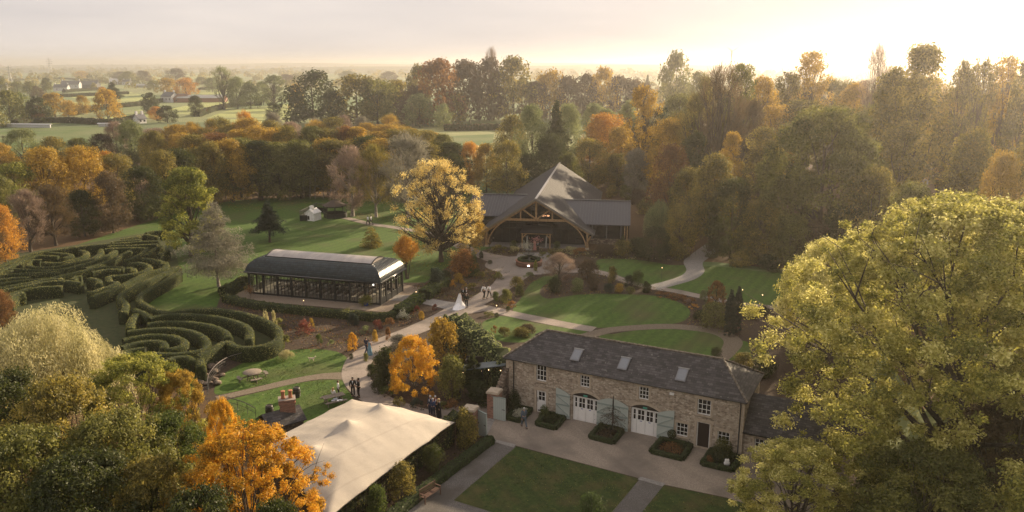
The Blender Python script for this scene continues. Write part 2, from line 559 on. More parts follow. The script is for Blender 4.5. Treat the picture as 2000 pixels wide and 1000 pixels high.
def T(kind, mat, px, pyb, pyt, wpx, label, name='tree', cat='tree', group=None, **kw):
    """tree standing at the ground point seen at (px, pyb), its top seen at pyt, wpx wide"""
    x, y = G(px, pyb)
    h = max(zat(pyt, y), .25)
    w = wpx * mpp(y, h * .6)
    return place_tree(kind, mat, x, y, w, h, label, name, cat, group, **kw)

ORD = ['leftmost', 'second', 'third', 'fourth', 'fifth', 'sixth', 'seventh', 'eighth', 'ninth', 'tenth', 'eleventh', 'twelfth', 'thirteenth', 'fourteenth',
       'fifteenth', 'sixteenth', 'seventeenth', 'eighteenth', 'nineteenth', 'twentieth', 'twenty-first', 'twenty-second', 'twenty-third', 'twenty-fourth']
def row(items, where, group, name='woodland_tree', noun='tree', cat='tree', **kw):
    """items (kind, mat, px, base, top, width); labels count from the left within the row"""
    items = sorted(items, key=lambda a: a[2])
    for i, it in enumerate(items):
        o = ORD[i] + (' from the left' if i else '')
        T(*it[:6], f'{CNAME[it[1]]} {noun}, {o} {where}', name, cat, group, **kw)

# ---------------------------------------------------------------- smooth lines and sheets
def spline(P, closed=False, step=None, sub=8):
    P = [np.array(p, float) for p in P]
    n = len(P)
    out = []
    rngi = range(n if closed else n - 1)
    for i in rngi:
        if closed: a, b, c, d = P[(i - 1) % n], P[i], P[(i + 1) % n], P[(i + 2) % n]
        else: a, b, c, d = P[max(i - 1, 0)], P[i], P[i + 1], P[min(i + 2, n - 1)]
        for j in range(sub):
            t = j / sub
            out.append(.5 * ((2 * b) + (-a + c) * t + (2 * a - 5 * b + 4 * c - d) * t * t + (-a + 3 * b - 3 * c + d) * t ** 3))
    if not closed: out.append(P[-1])
    return out

def resample(P, step):
    P = np.array(P)
    d = np.r_[0, np.cumsum(np.linalg.norm(np.diff(P, axis=0), axis=1))]
    n = max(int(d[-1] / step), 2)
    s = np.linspace(0, d[-1], n + 1)
    return np.stack([np.interp(s, d, P[:, k]) for k in range(P.shape[1])], 1)

def sheet(name, px, z, mat, smooth=True, kind='structure', label=None, world=False, thick=0.0):
    pts = [p if world else G(*p) for p in px]
    if smooth: pts = spline(pts, True, sub=6)
    m = MB()
    m.face([(p[0], p[1], z) for p in pts])
    o = m.build(name, mat)
    bmesh_tri(o)
    # face up
    if o.data.polygons and o.data.polygons[0].normal.z < 0:
        o.data.flip_normals()
    tag(o, label, None, None, kind)
    return o

def bmesh_tri(o):
    import bmesh
    bm = bmesh.new(); bm.from_mesh(o.data)
    bmesh.ops.triangulate(bm, faces=bm.faces[:])
    bm.to_mesh(o.data); bm.free()

def ribbon(name, px, width, z, mat, kind='structure', world=False, label=None):
    P = resample(spline([p if world else G(*p[:2]) for p in px], sub=8), .6)
    n = len(P)
    ws = np.interp(np.linspace(0, 1, n), np.linspace(0, 1, len(px)), [p[2] if len(p) > 2 else width for p in px]) / 2
    D = np.gradient(P, axis=0); D /= np.linalg.norm(D, axis=1, keepdims=True)
    Nn = np.stack([-D[:, 1], D[:, 0]], 1)
    A, B = P + Nn * ws[:, None], P - Nn * ws[:, None]
    m = MB()
    for i in range(n - 1):
        m.face([(*B[i], z), (*B[i + 1], z), (*A[i + 1], z), (*A[i], z)])
    o = m.build(name, mat)
    return tag(o, label, None, None, kind)

def inpoly(X, Y, poly):
    poly = np.array(poly); n = len(poly); c = np.zeros(len(X), bool); j = n - 1
    for i in range(n):
        xi, yi, xj, yj = *poly[i], *poly[j]
        c ^= ((yi > Y) != (yj > Y)) & (X < (xj - xi) * (Y - yi) / (yj - yi + 1e-12) + xi)
        j = i
    return c

def scatter_pts(px, dens, world=False):
    P = np.array([p if world else G(*p) for p in px])
    lo, hi = P.min(0), P.max(0)
    n = int((hi - lo).prod() * dens)
    X = rng.random(n) * (hi[0] - lo[0]) + lo[0]; Y = rng.random(n) * (hi[1] - lo[1]) + lo[1]
    k = inpoly(X, Y, P)
    return X[k], Y[k]

# ---------------------------------------------------------------- hedges
def hedge(name, P, w, h, mat='hedge', leaf=.16, dens=22, label=None, cat='hedge', group=None, wob=.10, z0=0.0, round_top=.12, world=True, top_leaf=1.0, parent=None, core=None):
    """clipped hedge following the line P (ground coordinates)"""
    P = resample(spline(P, sub=8), .45)
    n = len(P)
    D = np.gradient(P, axis=0); D /= np.maximum(np.linalg.norm(D, axis=1, keepdims=True), 1e-6)
    Nn = np.stack([-D[:, 1], D[:, 0]], 1)
    prof = [(-.5, 0), (-.53, .55), (-.48, .92), (-.30, 1.0), (.30, 1.0), (.48, .92), (.53, .55), (.5, 0)]
    k = len(prof)
    V = np.zeros((n, k, 3))
    for j, (a, b) in enumerate(prof):
        jit = 1 + wob * rng.normal(size=n) * .7
        ww = w * a * jit
        V[:, j, :2] = P + Nn * ww[:, None]
        V[:, j, 2] = z0 + h * b * (1 + (wob * .35 * rng.normal(size=n) if b > .3 else 0))
    Vf = V.reshape(-1, 3)
    Q = []
    for i in range(n - 1):
        for j in range(k - 1):
            Q.append((i * k + j, i * k + j + 1, (i + 1) * k + j + 1, (i + 1) * k + j))
    for e in (0, (n - 1) * k):
        Q += [(e, e + 1, e + 6, e + 7), (e + 1, e + 2, e + 5, e + 6), (e + 2, e + 3, e + 4, e + 5)]
    Q = np.array(Q); nq = len(Q)
    # leaves over the surface
    A = Vf[Q]
    c1 = np.cross(A[:, 1] - A[:, 0], A[:, 3] - A[:, 0]); ar = np.linalg.norm(c1, axis=1)
    ctr = A.mean(1)
    cntr = rng.poisson(ar * dens)
    ii = np.repeat(np.arange(nq), cntr)
    u, v = rng.random(len(ii))[:, None], rng.random(len(ii))[:, None]
    Pn = A[ii, 0] * (1 - u) * (1 - v) + A[ii, 1] * u * (1 - v) + A[ii, 2] * u * v + A[ii, 3] * (1 - u) * v
    nn = unit(c1)[ii]
    axis = np.zeros_like(Pn)
    sgn = np.sign(np.sum(nn * (Pn - np.r_['1', P.mean(0)[None].repeat(len(Pn), 0), np.full((len(Pn), 1), h * .5)]), axis=1))
    # outward: use profile centre of nearest row
    rowi = np.minimum(ii // (k - 1), n - 1)
    cen = np.concatenate([P[rowi], np.full((len(ii), 1), z0 + h * .45)], 1)
    sgn = np.where(np.sum(nn * (Pn - cen), axis=1) < 0, -1.0, 1.0)
    nn = nn * sgn[:, None]
    Pn = Pn + nn * (rng.random(len(Pn)) * .07 + .0)[:, None]
    Nl = unit(nn + rng.normal(size=nn.shape) * .85)
    s = leaf * (.6 + .8 * rng.random(len(Pn)))
    LV = quads(Pn, Nl, s, s * .7)
    allV = np.concatenate([Vf, LV]); base = len(Vf)
    allQ = np.concatenate([Q, base + np.arange(len(Pn) * 4).reshape(-1, 4)])
    cl = .5 + .5 * np.sin(Pn[:, 0] * 1.7 + Pn[:, 2] * 2) * np.cos(Pn[:, 1] * 1.3)
    me = np_mesh(name, allV, allQ, [core or CORE, LEAF[mat]], np.r_[np.zeros(nq), np.ones(len(Pn))],
                 dict(rnd=np.r_[np.zeros(nq), rng.random(len(Pn))], cl=np.r_[np.zeros(nq), cl]))
    o = link(bpy.data.objects.new(name, me), parent)
    return o if parent else tag(o, label, cat, group)

# ================================================================ GROUND
GRASS = noise_mat('lawn_grass', [(.030, .068, .006), (.052, .102, .010), (.080, .130, .018)], 2.2, .95, .35, 14, second=((.075, .080, .024), .16, .5, .72))
overlay_bands(GRASS, .22, .5, .3, .7, .86, False)
GRASSB = noise_mat('far_grass', [(.060, .090, .022), (.085, .115, .030), (.13, .14, .045)], .25, .95, .2, 4, second=((.12, .12, .05), .03, .45, .7))
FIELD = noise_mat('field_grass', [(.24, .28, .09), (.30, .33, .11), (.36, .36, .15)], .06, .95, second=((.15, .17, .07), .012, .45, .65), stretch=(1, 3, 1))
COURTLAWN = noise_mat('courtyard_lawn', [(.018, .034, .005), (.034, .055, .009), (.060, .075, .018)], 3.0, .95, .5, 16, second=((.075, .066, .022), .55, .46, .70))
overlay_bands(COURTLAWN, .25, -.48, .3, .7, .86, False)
FIELDG = noise_mat('green_shade_toned_grass', [(.05, .09, .022), (.075, .12, .03), (.12, .15, .05)], .08, .95, second=((.13, .15, .06), .03, .45, .65))  # green pasture tone, with the left field's shade put into the colour
SOIL = noise_mat('bed_soil', [(.022, .014, .009), (.050, .032, .022), (.095, .065, .046)], 5, 1.0, .8, 9, second=((.060, .040, .020), .6, .5, .7))
LITTER = noise_mat('leaf_litter', [(.040, .028, .012), (.085, .048, .020), (.16, .085, .03)], 6, 1.0, .6)
PAVE = noise_mat('resin_path', [(.20, .165, .140), (.27, .225, .195), (.33, .28, .245)], 9, .9, .15, 30, second=((.165, .140, .120), .4, .42, .68))
COURT = noise_mat('courtyard_gravel', [(.19, .155, .125), (.26, .215, .175), (.34, .285, .235)], 12, .95, .3, 40, second=((.155, .13, .11), .28, .42, .66))
overlay_bands(COURT, .16, -.48, .15, .5, .90, False)
EARTH = noise_mat('earth_path', [(.10, .080, .058), (.15, .12, .090), (.20, .165, .125)], 7, .98, .3)
GRAVEL = noise_mat('grey_gravel', [(.050, .046, .044), (.12, .11, .105), (.24, .225, .21)], 22, .98, .8, 40, second=((.09, .08, .07), .5, .45, .65))
TERR = noise_mat('terrace_gravel', [(.15, .115, .085), (.21, .165, .125), (.27, .215, .165)], 12, .95, .2)
STONEPAVE = noise_mat('stone_slab', [(.16, .15, .14), (.215, .20, .19), (.27, .255, .24)], 5, .85, .1)
ROAD = noise_mat('asphalt_lane', [(.10, .10, .10), (.14, .14, .14)], 5, .5)

# base ground with field patchwork
gm, gnt, gb = nodes('countryside')
gN, gL = gnt.nodes.new, gnt.links.new
t_ = gN('ShaderNodeTexCoord'); vo = gN('ShaderNodeTexVoronoi'); vo.inputs['Scale'].default_value = .006
gmap = gN('ShaderNodeMapping'); gmap.inputs['Scale'].default_value = (1, 1.3, 1); gmap.inputs['Rotation'].default_value = (0, 0, .4)
gL(t_.outputs['Object'], gmap.inputs[0]); gL(gmap.outputs[0], vo.inputs['Vector'])
sx_ = gN('ShaderNodeSeparateColor'); gL(vo.outputs['Color'], sx_.inputs[0])
grp = gN('ShaderNodeValToRGB'); ge = grp.color_ramp.elements
ge[0].color = (.07, .10, .03, 1); ge[1].color = (.20, .21, .08, 1)
e_ = ge.new(.4); e_.color = (.10, .15, .045, 1); e_ = ge.new(.7); e_.color = (.15, .17, .06, 1)
gL(sx_.outputs[0], grp.inputs[0])
gn = gN('ShaderNodeTexNoise'); gn.inputs['Scale'].default_value = .12; gn.inputs['Detail'].default_value = 8; gL(t_.outputs['Object'], gn.inputs['Vector'])
gmr = gN('ShaderNodeMapRange'); gmr.inputs[3].default_value = .65; gmr.inputs[4].default_value = 1.3; gL(gn.outputs['Fac'], gmr.inputs[0])
gv = gN('ShaderNodeVectorMath'); gv.operation = 'SCALE'; gL(grp.outputs[0], gv.inputs[0]); gL(gmr.outputs[0], gv.inputs['Scale'])
gL(gv.outputs[0], gb.inputs['Base Color']); gb.inputs['Roughness'].default_value = 1.0
m = MB(); m.face([(-7000, -300, 0), (7000, -300, 0), (7000, 9500, 0), (-7000, 9500, 0)])
tag(m.build('ground', gm), None, None, None, 'structure')

# distant hills: low rolling ridges beyond the fields
HILLM = noise_mat('hill_fields', [(.05, .06, .03), (.09, .10, .045), (.16, .16, .07)], .02, 1.0, second=((.05, .055, .03), .006, .45, .55))
def hills(y0, depth, hgt, seed, x0=-5200, x1=5200):
    r2 = np.random.default_rng(seed)
    nx, ny = 160, 14
    ph = r2.random(8) * 6.28
    V, Q = [], []
    for j in range(ny + 1):
        for i in range(nx + 1):
            x = x0 + (x1 - x0) * i / nx
            f = j / ny
            s = sum(math.sin(x * k + ph[q]) * a for q, (k, a) in enumerate(((.0011, .5), (.0023, .3), (.0049, .18), (.011, .06), (.021, .035))))
            V.append((x, y0 + depth * f + 200 * math.sin(x * .0013 + ph[6]), -1 + max(hgt * (.62 + .45 * s), 2) * math.sin(math.pi * min(f, .5)) ** 1.3))
    for j in range(ny):
        for i in range(nx):
            a = j * (nx + 1) + i
            Q.append((a, a + 1, a + nx + 2, a + nx + 1))
    me = np_mesh('hills', V, Q, [HILLM], smooth=True)
    return tag(link(bpy.data.objects.new('hills', me)), None, None, None, 'structure')
hills(2300, 1300, 26, 3)
hills(3900, 2200, 38, 8)

# far fields
for p, mt in (
    ([(20, 250), (45, 236), (205, 231), (275, 214), (310, 228), (240, 238), (130, 240)], FIELD),
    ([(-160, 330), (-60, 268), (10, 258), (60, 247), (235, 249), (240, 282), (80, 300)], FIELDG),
    ([(328, 214), (440, 190), (452, 211), (380, 224), (325, 222)], FIELD),
    ([(400, 232), (450, 214), (565, 203), (590, 228), (560, 244), (430, 248)], FIELD),
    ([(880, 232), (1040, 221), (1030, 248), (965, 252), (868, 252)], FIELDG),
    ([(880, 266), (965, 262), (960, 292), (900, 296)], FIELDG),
    ([(1290, 215), (1370, 215), (1400, 240), (1290, 246)], FIELD),
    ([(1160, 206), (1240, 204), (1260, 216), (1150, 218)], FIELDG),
    ([(120, 200), (200, 196), (290, 188), (295, 196), (230, 206), (130, 210)], FIELD),
    ([(130, 186), (250, 179), (280, 186), (150, 194)], FIELD),
    ([(100, 160), (215, 164), (190, 170), (100, 170)], FIELD),
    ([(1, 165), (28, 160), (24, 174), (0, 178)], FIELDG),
    ([(380, 180), (450, 172), (456, 180), (400, 186)], FIELD),
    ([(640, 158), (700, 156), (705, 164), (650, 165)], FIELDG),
    ([(250, 150), (420, 146), (480, 151), (300, 156)], FIELD),
):
    sheet('field', p, .05, mt, smooth=False)
sheet('lane', [(1796, 372), (1812, 320), (1826, 320), (1806, 378), (1790, 400)], .08, ROAD, smooth=False)

# main lawn, garden soil and the other sheets (each a few mm above the one below)
sheet('lawn', [(-250, 560), (-120, 480), (140, 455), (300, 405), (450, 365), (700, 362), (960, 372), (990, 470), (900, 560), (600, 600), (560, 700), (440, 760), (-100, 900)], .010, GRASS, smooth=False)
sheet('wood_floor', [(-250, 500), (110, 492), (230, 452), (330, 420), (450, 392), (600, 384), (770, 390), (790, 350), (900, 330), (900, 290), (-300, 300)], .014, LITTER, smooth=False)
sheet('leaf_litter', [(905, 440), (960, 420), (1040, 372), (1090, 300), (1200, 268), (1500, 268), (2150, 300), (2300, 760), (1800, 800), (1640, 560), (1560, 530), (1400, 512), (1330, 510), (1240, 500), (1160, 494), (920, 480)], .014, LITTER, smooth=False)
sheet('planting_bed', [(395, 800), (380, 730), (430, 580), (500, 555), (830, 552), (905, 500), (960, 484), (1160, 490), (1340, 500), (1480, 590), (1700, 640), (1700, 1010), (1440, 1010), (1005, 874), (780, 1010), (620, 1200), (300, 1200), (395, 870)], .018, SOIL, smooth=False)
sheet('thicket_floor', [(-300, 640), (60, 640), (240, 700), (390, 770), (430, 810), (540, 880), (650, 1030), (600, 1300), (-200, 1300)], .022, LITTER, smooth=False)
OVAL = [(1002, 608), (1018, 582), (1035, 556), (1060, 541), (1090, 536), (1083, 548), (1062, 558), (1054, 572), (1066, 583), (1091, 582), (1120, 577), (1170, 574), (1219, 575), (1269, 577), (1309, 585), (1337, 597), (1348, 612), (1335, 627), (1302, 634), (1252, 635), (1203, 639), (1153, 640), (1087, 632), (1038, 623)]
sheet('lawn', OVAL, .026, GRASS)
LAWN2 = [(1168, 508), (1219, 506), (1269, 511), (1309, 518), (1345, 519), (1346, 529), (1335, 540), (1318, 548), (1273, 557), (1236, 547), (1203, 537), (1170, 528)]
sheet('lawn', LAWN2, .026, GRASS)
LAWN3 = [(1370, 522), (1401, 521), (1450, 526), (1500, 531), (1640, 534), (1640, 610), (1490, 597), (1434, 590), (1368, 574), (1294, 564), (1328, 555), (1356, 539)]
sheet('lawn', LAWN3, .026, GRASS)
LAWN4 = [(942, 631), (982, 618), (1038, 629), (1087, 638), (1149, 649), (1120, 660), (1040, 668), (985, 668), (955, 655)]
sheet('lawn', LAWN4, .026, GRASS)
LAWN5 = [(1168, 660), (1203, 652), (1240, 646), (1302, 643), (1368, 648), (1401, 653), (1422, 662), (1416, 680), (1398, 700), (1380, 730), (1300, 760), (1150, 730)]
sheet('lawn', LAWN5, .026, GRASS)
LAWNA = [(420, 757), (436, 732), (458, 718), (488, 704), (550, 687), (607, 682), (656, 687), (679, 701), (683, 715), (676, 728), (626, 731), (573, 740), (512, 753), (455, 766), (423, 771)]
sheet('lawn', LAWNA, .026, GRASS)
LAWNB = [(423, 788), (455, 779), (512, 765), (573, 750), (626, 742), (671, 742), (675, 758), (690, 776), (690, 800), (600, 850), (540, 880), (470, 870), (430, 820)]
sheet('lawn', LAWNB, .026, GRASS, smooth=False)
sheet('lawn', [(1007, 872), (1249, 936), (1192, 1004), (1150, 1080), (1050, 1030), (959, 1000), (886, 977)], .030, COURTLAWN, smooth=False)
sheet('lawn', [(1296, 948), (1420, 974), (1640, 1030), (1560, 1130), (1200, 1080), (1254, 1000)], .030, COURTLAWN, smooth=False)
sheet('clearing_grass', [(1424, 660), (1460, 668), (1470, 700), (1420, 705), (1412, 690)], .024, GRASS, smooth=False)

# courtyard and gravel walks
sheet('courtyard', [(951, 855), (948, 826), (958, 812), (985, 790), (1200, 830), (1500, 895), (1640, 930), (1600, 1030), (1420, 973), (1296, 947), (1249, 935), (1007, 871), (964, 860)], .036, COURT, smooth=False)
sheet('gravel_walk', [(964, 862), (1008, 873), (886, 978), (960, 1001), (1050, 1031), (1150, 1082), (1140, 1200), (560, 1200), (774, 1000)], .034, GRAVEL, smooth=False)
sheet('gravel_walk', [(1249, 937), (1296, 949), (1254, 1001), (1200, 1082), (1120, 1080), (1194, 1003)], .034, GRAVEL, smooth=False)
sheet('stone_threshold', [(962, 863), (966, 859), (1008, 869), (1003, 875)], .042, STONEPAVE, smooth=False)
sheet('stone_threshold', [(1245, 937), (1251, 932), (1300, 945), (1294, 951)], .042, STONEPAVE, smooth=False)
sheet('stone_threshold', [(930, 852), (957, 815), (968, 817), (951, 853)], .042, STONEPAVE, smooth=False)

# garden paths
ribbon('path', [(905, 803, 2.2), (865, 811, 2.3), (830, 812, 2.3), (785, 800, 2.4), (742, 784, 2.5), (714, 764, 2.6), (697, 742, 2.7), (696, 718, 2.6), (712, 693, 2.5), (752, 668, 2.6), (810, 645, 2.8), (862, 622, 3.0), (905, 600, 3.4)], 2.5, .044, PAVE)
ribbon('path', [(895, 604, 4.6), (915, 600, 5.0), (940, 594, 4.6)], 4.4, .048, PAVE)
ribbon('path', [(905, 602, 3.0), (945, 582, 2.9), (985, 556, 3.0), (1006, 535, 4.2), (1012, 520, 6.5)], 2.6, .052, PAVE)
ribbon('path', [(930, 600, 2.2), (960, 605, 2.0), (1010, 616, 2.0), (1060, 626, 2.0), (1110, 636, 1.9), (1160, 644, 1.8)], 1.9, .040, PAVE)
ribbon('path', [(768, 582, 2.6), (805, 584, 2.4), (850, 592, 2.4), (905, 603, 3.4)], 2, .056, STONEPAVE)
ribbon('path', [(1130, 662, 1.7), (1170, 650, 1.7), (1210, 643, 1.7), (1300, 638, 1.8), (1370, 643, 1.8), (1410, 652, 2.0), (1432, 668, 2.0), (1420, 690, 1.6), (1404, 706, 1.4), (1395, 730, 1.4)], 1.6, .040, EARTH)
ribbon('path', [(423, 779, 1.0), (455, 772, 1.1), (512, 759, 1.2), (573, 745, 1.3), (626, 736, 1.3), (676, 735, 1.7), (698, 738, 2)], 1.3, .040, EARTH)
ribbon('path', [(900, 480, 2.0), (930, 494, 2.4), (960, 503, 3.4), (1000, 513, 5.0), (1030, 520, 6.5)], 2, .044, PAVE)
ribbon('path', [(640, 423, 1.6), (680, 427, 1.7), (720, 437, 1.8), (780, 446, 1.8), (830, 455, 1.8), (870, 467, 1.9), (905, 484, 2.2)], 2, .040, PAVE)
ribbon('path', [(1045, 519, 7), (1075, 524, 3.4), (1110, 528, 2.2), (1150, 529, 1.7), (1185, 536, 1.5), (1225, 550, 1.5), (1270, 562, 1.6), (1320, 569, 1.6), (1370, 580, 1.5), (1435, 592, 1.4), (1500, 600, 1.4), (1640, 615, 1.4)], 2, .048, PAVE)
ribbon('path', [(1272, 563, 2.2), (1300, 556, 2.2), (1340, 544, 2.4), (1358, 530, 2.6), (1354, 512, 3.0), (1372, 497, 3.0), (1395, 480, 3.0)], 2, .052, STONEPAVE)
# forecourt round the fountain
m = MB(); fx, fy = G(1033, 518)
m.face([(fx + math.cos(a / 32 * 6.283) * 6.4, fy + math.sin(a / 32 * 6.283) * 5.6, .060) for a in range(32)])
tag(m.build('forecourt', noise_mat('brick_paving', [(.15, .13, .115), (.22, .19, .17), (.28, .245, .22)], 3, .9, .2, stretch=(1, 6, 1))), None, None, None, 'structure')
sheet('terrace', [(440, 585), (486, 558), (560, 552), (790, 556), (826, 563), (800, 588), (772, 611), (740, 609), (600, 597), (500, 589)], .030, TERR, smooth=False)
sheet('entrance_paving', [(1005, 512), (1012, 494), (1075, 494), (1084, 512), (1062, 522), (1020, 522)], .064, STONEPAVE, smooth=False)
# grey stone court by the gate behind
sheet('gate_court', [(905, 800), (950, 782), (985, 790), (958, 814), (930, 850), (900, 812)], .032, PAVE, smooth=False)

# ================================================================ BUILDING MATERIALS
def stone_mat(name, c0, c1, c2, mortar, scale=3.2, stretch=(1, 1, 1.8)):
    m, nt, b = nodes(name)
    N, L = nt.nodes.new, nt.links.new
    t = N('ShaderNodeTexCoord'); mpg = N('ShaderNodeMapping'); mpg.inputs['Scale'].default_value = stretch
    L(t.outputs['Object'], mpg.inputs[0])
    v = N('ShaderNodeTexVoronoi'); v.inputs['Scale'].default_value = scale; v.inputs['Randomness'].default_value = .95
    v2 = N('ShaderNodeTexVoronoi'); v2.feature = 'DISTANCE_TO_EDGE'; v2.inputs['Scale'].default_value = scale; v2.inputs['Randomness'].default_value = .95
    L(mpg.outputs[0], v.inputs['Vector']); L(mpg.outputs[0], v2.inputs['Vector'])
    s = N('ShaderNodeSeparateColor'); L(v.outputs['Color'], s.inputs[0])
    r = N('ShaderNodeValToRGB'); el = r.color_ramp.elements
    el[0].position = .1; el[0].color = (*c0, 1); el[1].position = .95; el[1].color = (*c2, 1); e = el.new(.5); e.color = (*c1, 1)
    L(s.outputs[0], r.inputs[0])
    n = N('ShaderNodeTexNoise'); n.inputs['Scale'].default_value = .9; n.inputs['Detail'].default_value = 7; L(t.outputs['Object'], n.inputs['Vector'])
    mr = N('ShaderNodeMapRange'); mr.inputs[1].default_value = .3; mr.inputs[2].default_value = .7; mr.inputs[3].default_value = .8; mr.inputs[4].default_value = 1.15; L(n.outputs['Fac'], mr.inputs[0])
    sc_ = N('ShaderNodeVectorMath'); sc_.operation = 'SCALE'; L(r.outputs[0], sc_.inputs[0]); L(mr.outputs[0], sc_.inputs['Scale'])
    m2 = N('ShaderNodeMapRange'); m2.inputs[1].default_value = .02; m2.inputs[2].default_value = .10; L(v2.outputs['Distance'], m2.inputs[0])
    mix = N('ShaderNodeMixRGB'); mix.inputs[1].default_value = (*mortar, 1); L(m2.outputs[0], mix.inputs[0]); L(sc_.outputs[0], mix.inputs[2])
    L(mix.outputs[0], b.inputs['Base Color']); b.inputs['Roughness'].default_value = .95; b.inputs['Specular IOR Level'].default_value = .2
    bp = N('ShaderNodeBump'); bp.inputs['Strength'].default_value = .7; bp.inputs['Distance'].default_value = .05
    L(m2.outputs[0], bp.inputs['Height']); L(bp.outputs[0], b.inputs['Normal'])
    return m

def course_mat(name, cols, mortar, bw, bh, axes='xz', rough=.8, bump=.4, zs=1.0, msize=.012, spec=.3, off=.5, stain=None):
    """brick/slate courses in object space; axes picks the two coordinates"""
    m, nt, b = nodes(name)
    N, L = nt.nodes.new, nt.links.new
    t = N('ShaderNodeTexCoord'); sp = N('ShaderNodeSeparateXYZ'); L(t.outputs['Object'], sp.inputs[0])
    cb = N('ShaderNodeCombineXYZ')
    if axes == 'sz':
        ad = N('ShaderNodeMath'); ad.operation = 'ADD'; L(sp.outputs[0], ad.inputs[0]); L(sp.outputs[1], ad.inputs[1]); L(ad.outputs[0], cb.inputs[0])
    else:
        L(sp.outputs['xyz'.index(axes[0])], cb.inputs[0])
    zz = N('ShaderNodeMath'); zz.operation = 'MULTIPLY'; zz.inputs[1].default_value = zs
    L(sp.outputs['xyz'.index(axes[1]) if axes != 'sz' else 2], zz.inputs[0]); L(zz.outputs[0], cb.inputs[1])
    br = N('ShaderNodeTexBrick'); br.inputs['Scale'].default_value = 1.0
    br.inputs['Brick Width'].default_value = bw; br.inputs['Row Height'].default_value = bh
    br.inputs['Mortar Size'].default_value = msize; br.inputs['Mortar Smooth'].default_value = .3; br.offset = off
    br.inputs['Color1'].default_value = (0, 0, 0, 1); br.inputs['Color2'].default_value = (1, 1, 1, 1); br.inputs['Mortar'].default_value = (.5, .5, .5, 1)
    L(cb.outputs[0], br.inputs['Vector'])
    n = N('ShaderNodeTexNoise'); n.inputs['Scale'].default_value = .8; n.inputs['Detail'].default_value = 9; n.inputs['Roughness'].default_value = .7; L(t.outputs['Object'], n.inputs['Vector'])
    ma = N('ShaderNodeMath'); ma.operation = 'MULTIPLY_ADD'; ma.inputs[1].default_value = .45
    ms = N('ShaderNodeMath'); ms.operation = 'MULTIPLY'; ms.inputs[1].default_value = .55
    L(n.outputs['Fac'], ms.inputs[0]); L(br.outputs['Color'], ma.inputs[0]); L(ms.outputs[0], ma.inputs[2])
    r = N('ShaderNodeValToRGB'); el = r.color_ramp.elements
    el[0].position = .2; el[0].color = (*cols[0], 1); el[1].position = .85; el[1].color = (*cols[-1], 1)
    if len(cols) > 2:
        e = el.new(.5); e.color = (*cols[1], 1)
    L(ma.outputs[0], r.inputs[0])
    mix = N('ShaderNodeMixRGB'); mix.inputs[2].default_value = (*mortar, 1); L(br.outputs['Fac'], mix.inputs[0]); L(r.outputs[0], mix.inputs[1])
    out = mix.outputs[0]
    if stain:
        n2 = N('ShaderNodeTexNoise'); n2.inputs['Scale'].default_value = 5; n2.inputs['Detail'].default_value = 3; L(t.outputs['Object'], n2.inputs['Vector'])
        mr = N('ShaderNodeMapRange'); mr.inputs[1].default_value = .66; mr.inputs[2].default_value = .72; L(n2.outputs['Fac'], mr.inputs[0])
        mx2 = N('ShaderNodeMixRGB'); mx2.inputs[2].default_value = (*stain, 1); L(mr.outputs[0], mx2.inputs[0]); L(out, mx2.inputs[1]); out = mx2.outputs[0]
    L(out, b.inputs['Base Color']); b.inputs['Roughness'].default_value = rough; b.inputs['Specular IOR Level'].default_value = spec
    bp = N('ShaderNodeBump'); bp.inputs['Strength'].default_value = bump; bp.inputs['Distance'].default_value = .03; bp.invert = True
    L(br.outputs['Fac'], bp.inputs['Height']); L(bp.outputs[0], b.inputs['Normal'])
    return m

STONE = stone_mat('rubble_stone', (.24, .19, .145), (.39, .32, .25), (.53, .455, .37), (.35, .30, .245), 4.4)
STONEW = stone_mat('garden_wall_stone', (.08, .06, .05), (.18, .135, .10), (.30, .24, .19), (.12, .10, .08), 3.5)
DRESSED = noise_mat('dressed_stone', [(.30, .25, .19), (.40, .33, .255), (.46, .39, .31)], 3, .9, .15)
SLATE = course_mat('slate_roof', [(.028, .025, .026), (.055, .050, .052), (.105, .098, .100)], (.014, .012, .012), .42, .16, 'xz', .7, .5, 1.4, .010, .35, stain=(.16, .155, .145))
SLATEY = course_mat('slate_roof_hip', [(.028, .025, .026), (.055, .050, .052), (.105, .098, .100)], (.014, .012, .012), .42, .16, 'yz', .7, .5, 1.4, .010, .35, stain=(.16, .155, .145))
RIDGE = noise_mat('ridge_tile', [(.09, .075, .06), (.16, .135, .11), (.22, .19, .155)], 5, .9)
BRICK = course_mat('red_brick', [(.14, .06, .04), (.26, .11, .07), (.36, .19, .13)], (.26, .22, .19), .23, .075, 'sz', .9, .4, 1.0, .010)
WHITEP = plain('white_paint', (.72, .71, .69), .5)
GREENP = plain('sage_paint', (.36, .40, .375), .6, var=.08)
GLASSD = plain('dark_glass', (.012, .012, .014), .08, spec=.7)
BLACKM = plain('black_metal', (.010, .011, .012), .45)
GREYM = plain('grey_metal', (.16, .16, .17), .4, .6)
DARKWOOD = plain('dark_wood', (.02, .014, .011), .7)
OAK = noise_mat('oak_timber', [(.18, .11, .055), (.30, .195, .10), (.40, .27, .15)], 3, .8, stretch=(1, 1, 1))
WOODG = noise_mat('weathered_wood', [(.11, .085, .065), (.19, .155, .125), (.27, .23, .19)], 4, .9, .2, stretch=(1, 4, 4))
WOODB = noise_mat('brown_wood', [(.05, .028, .018), (.09, .05, .032)], 5, .7)
SKYL = plain('skylight_glass', (.16, .175, .20), .18, spec=.9)
LEADW = plain('pale_flashing', (.30, .29, .28), .6)

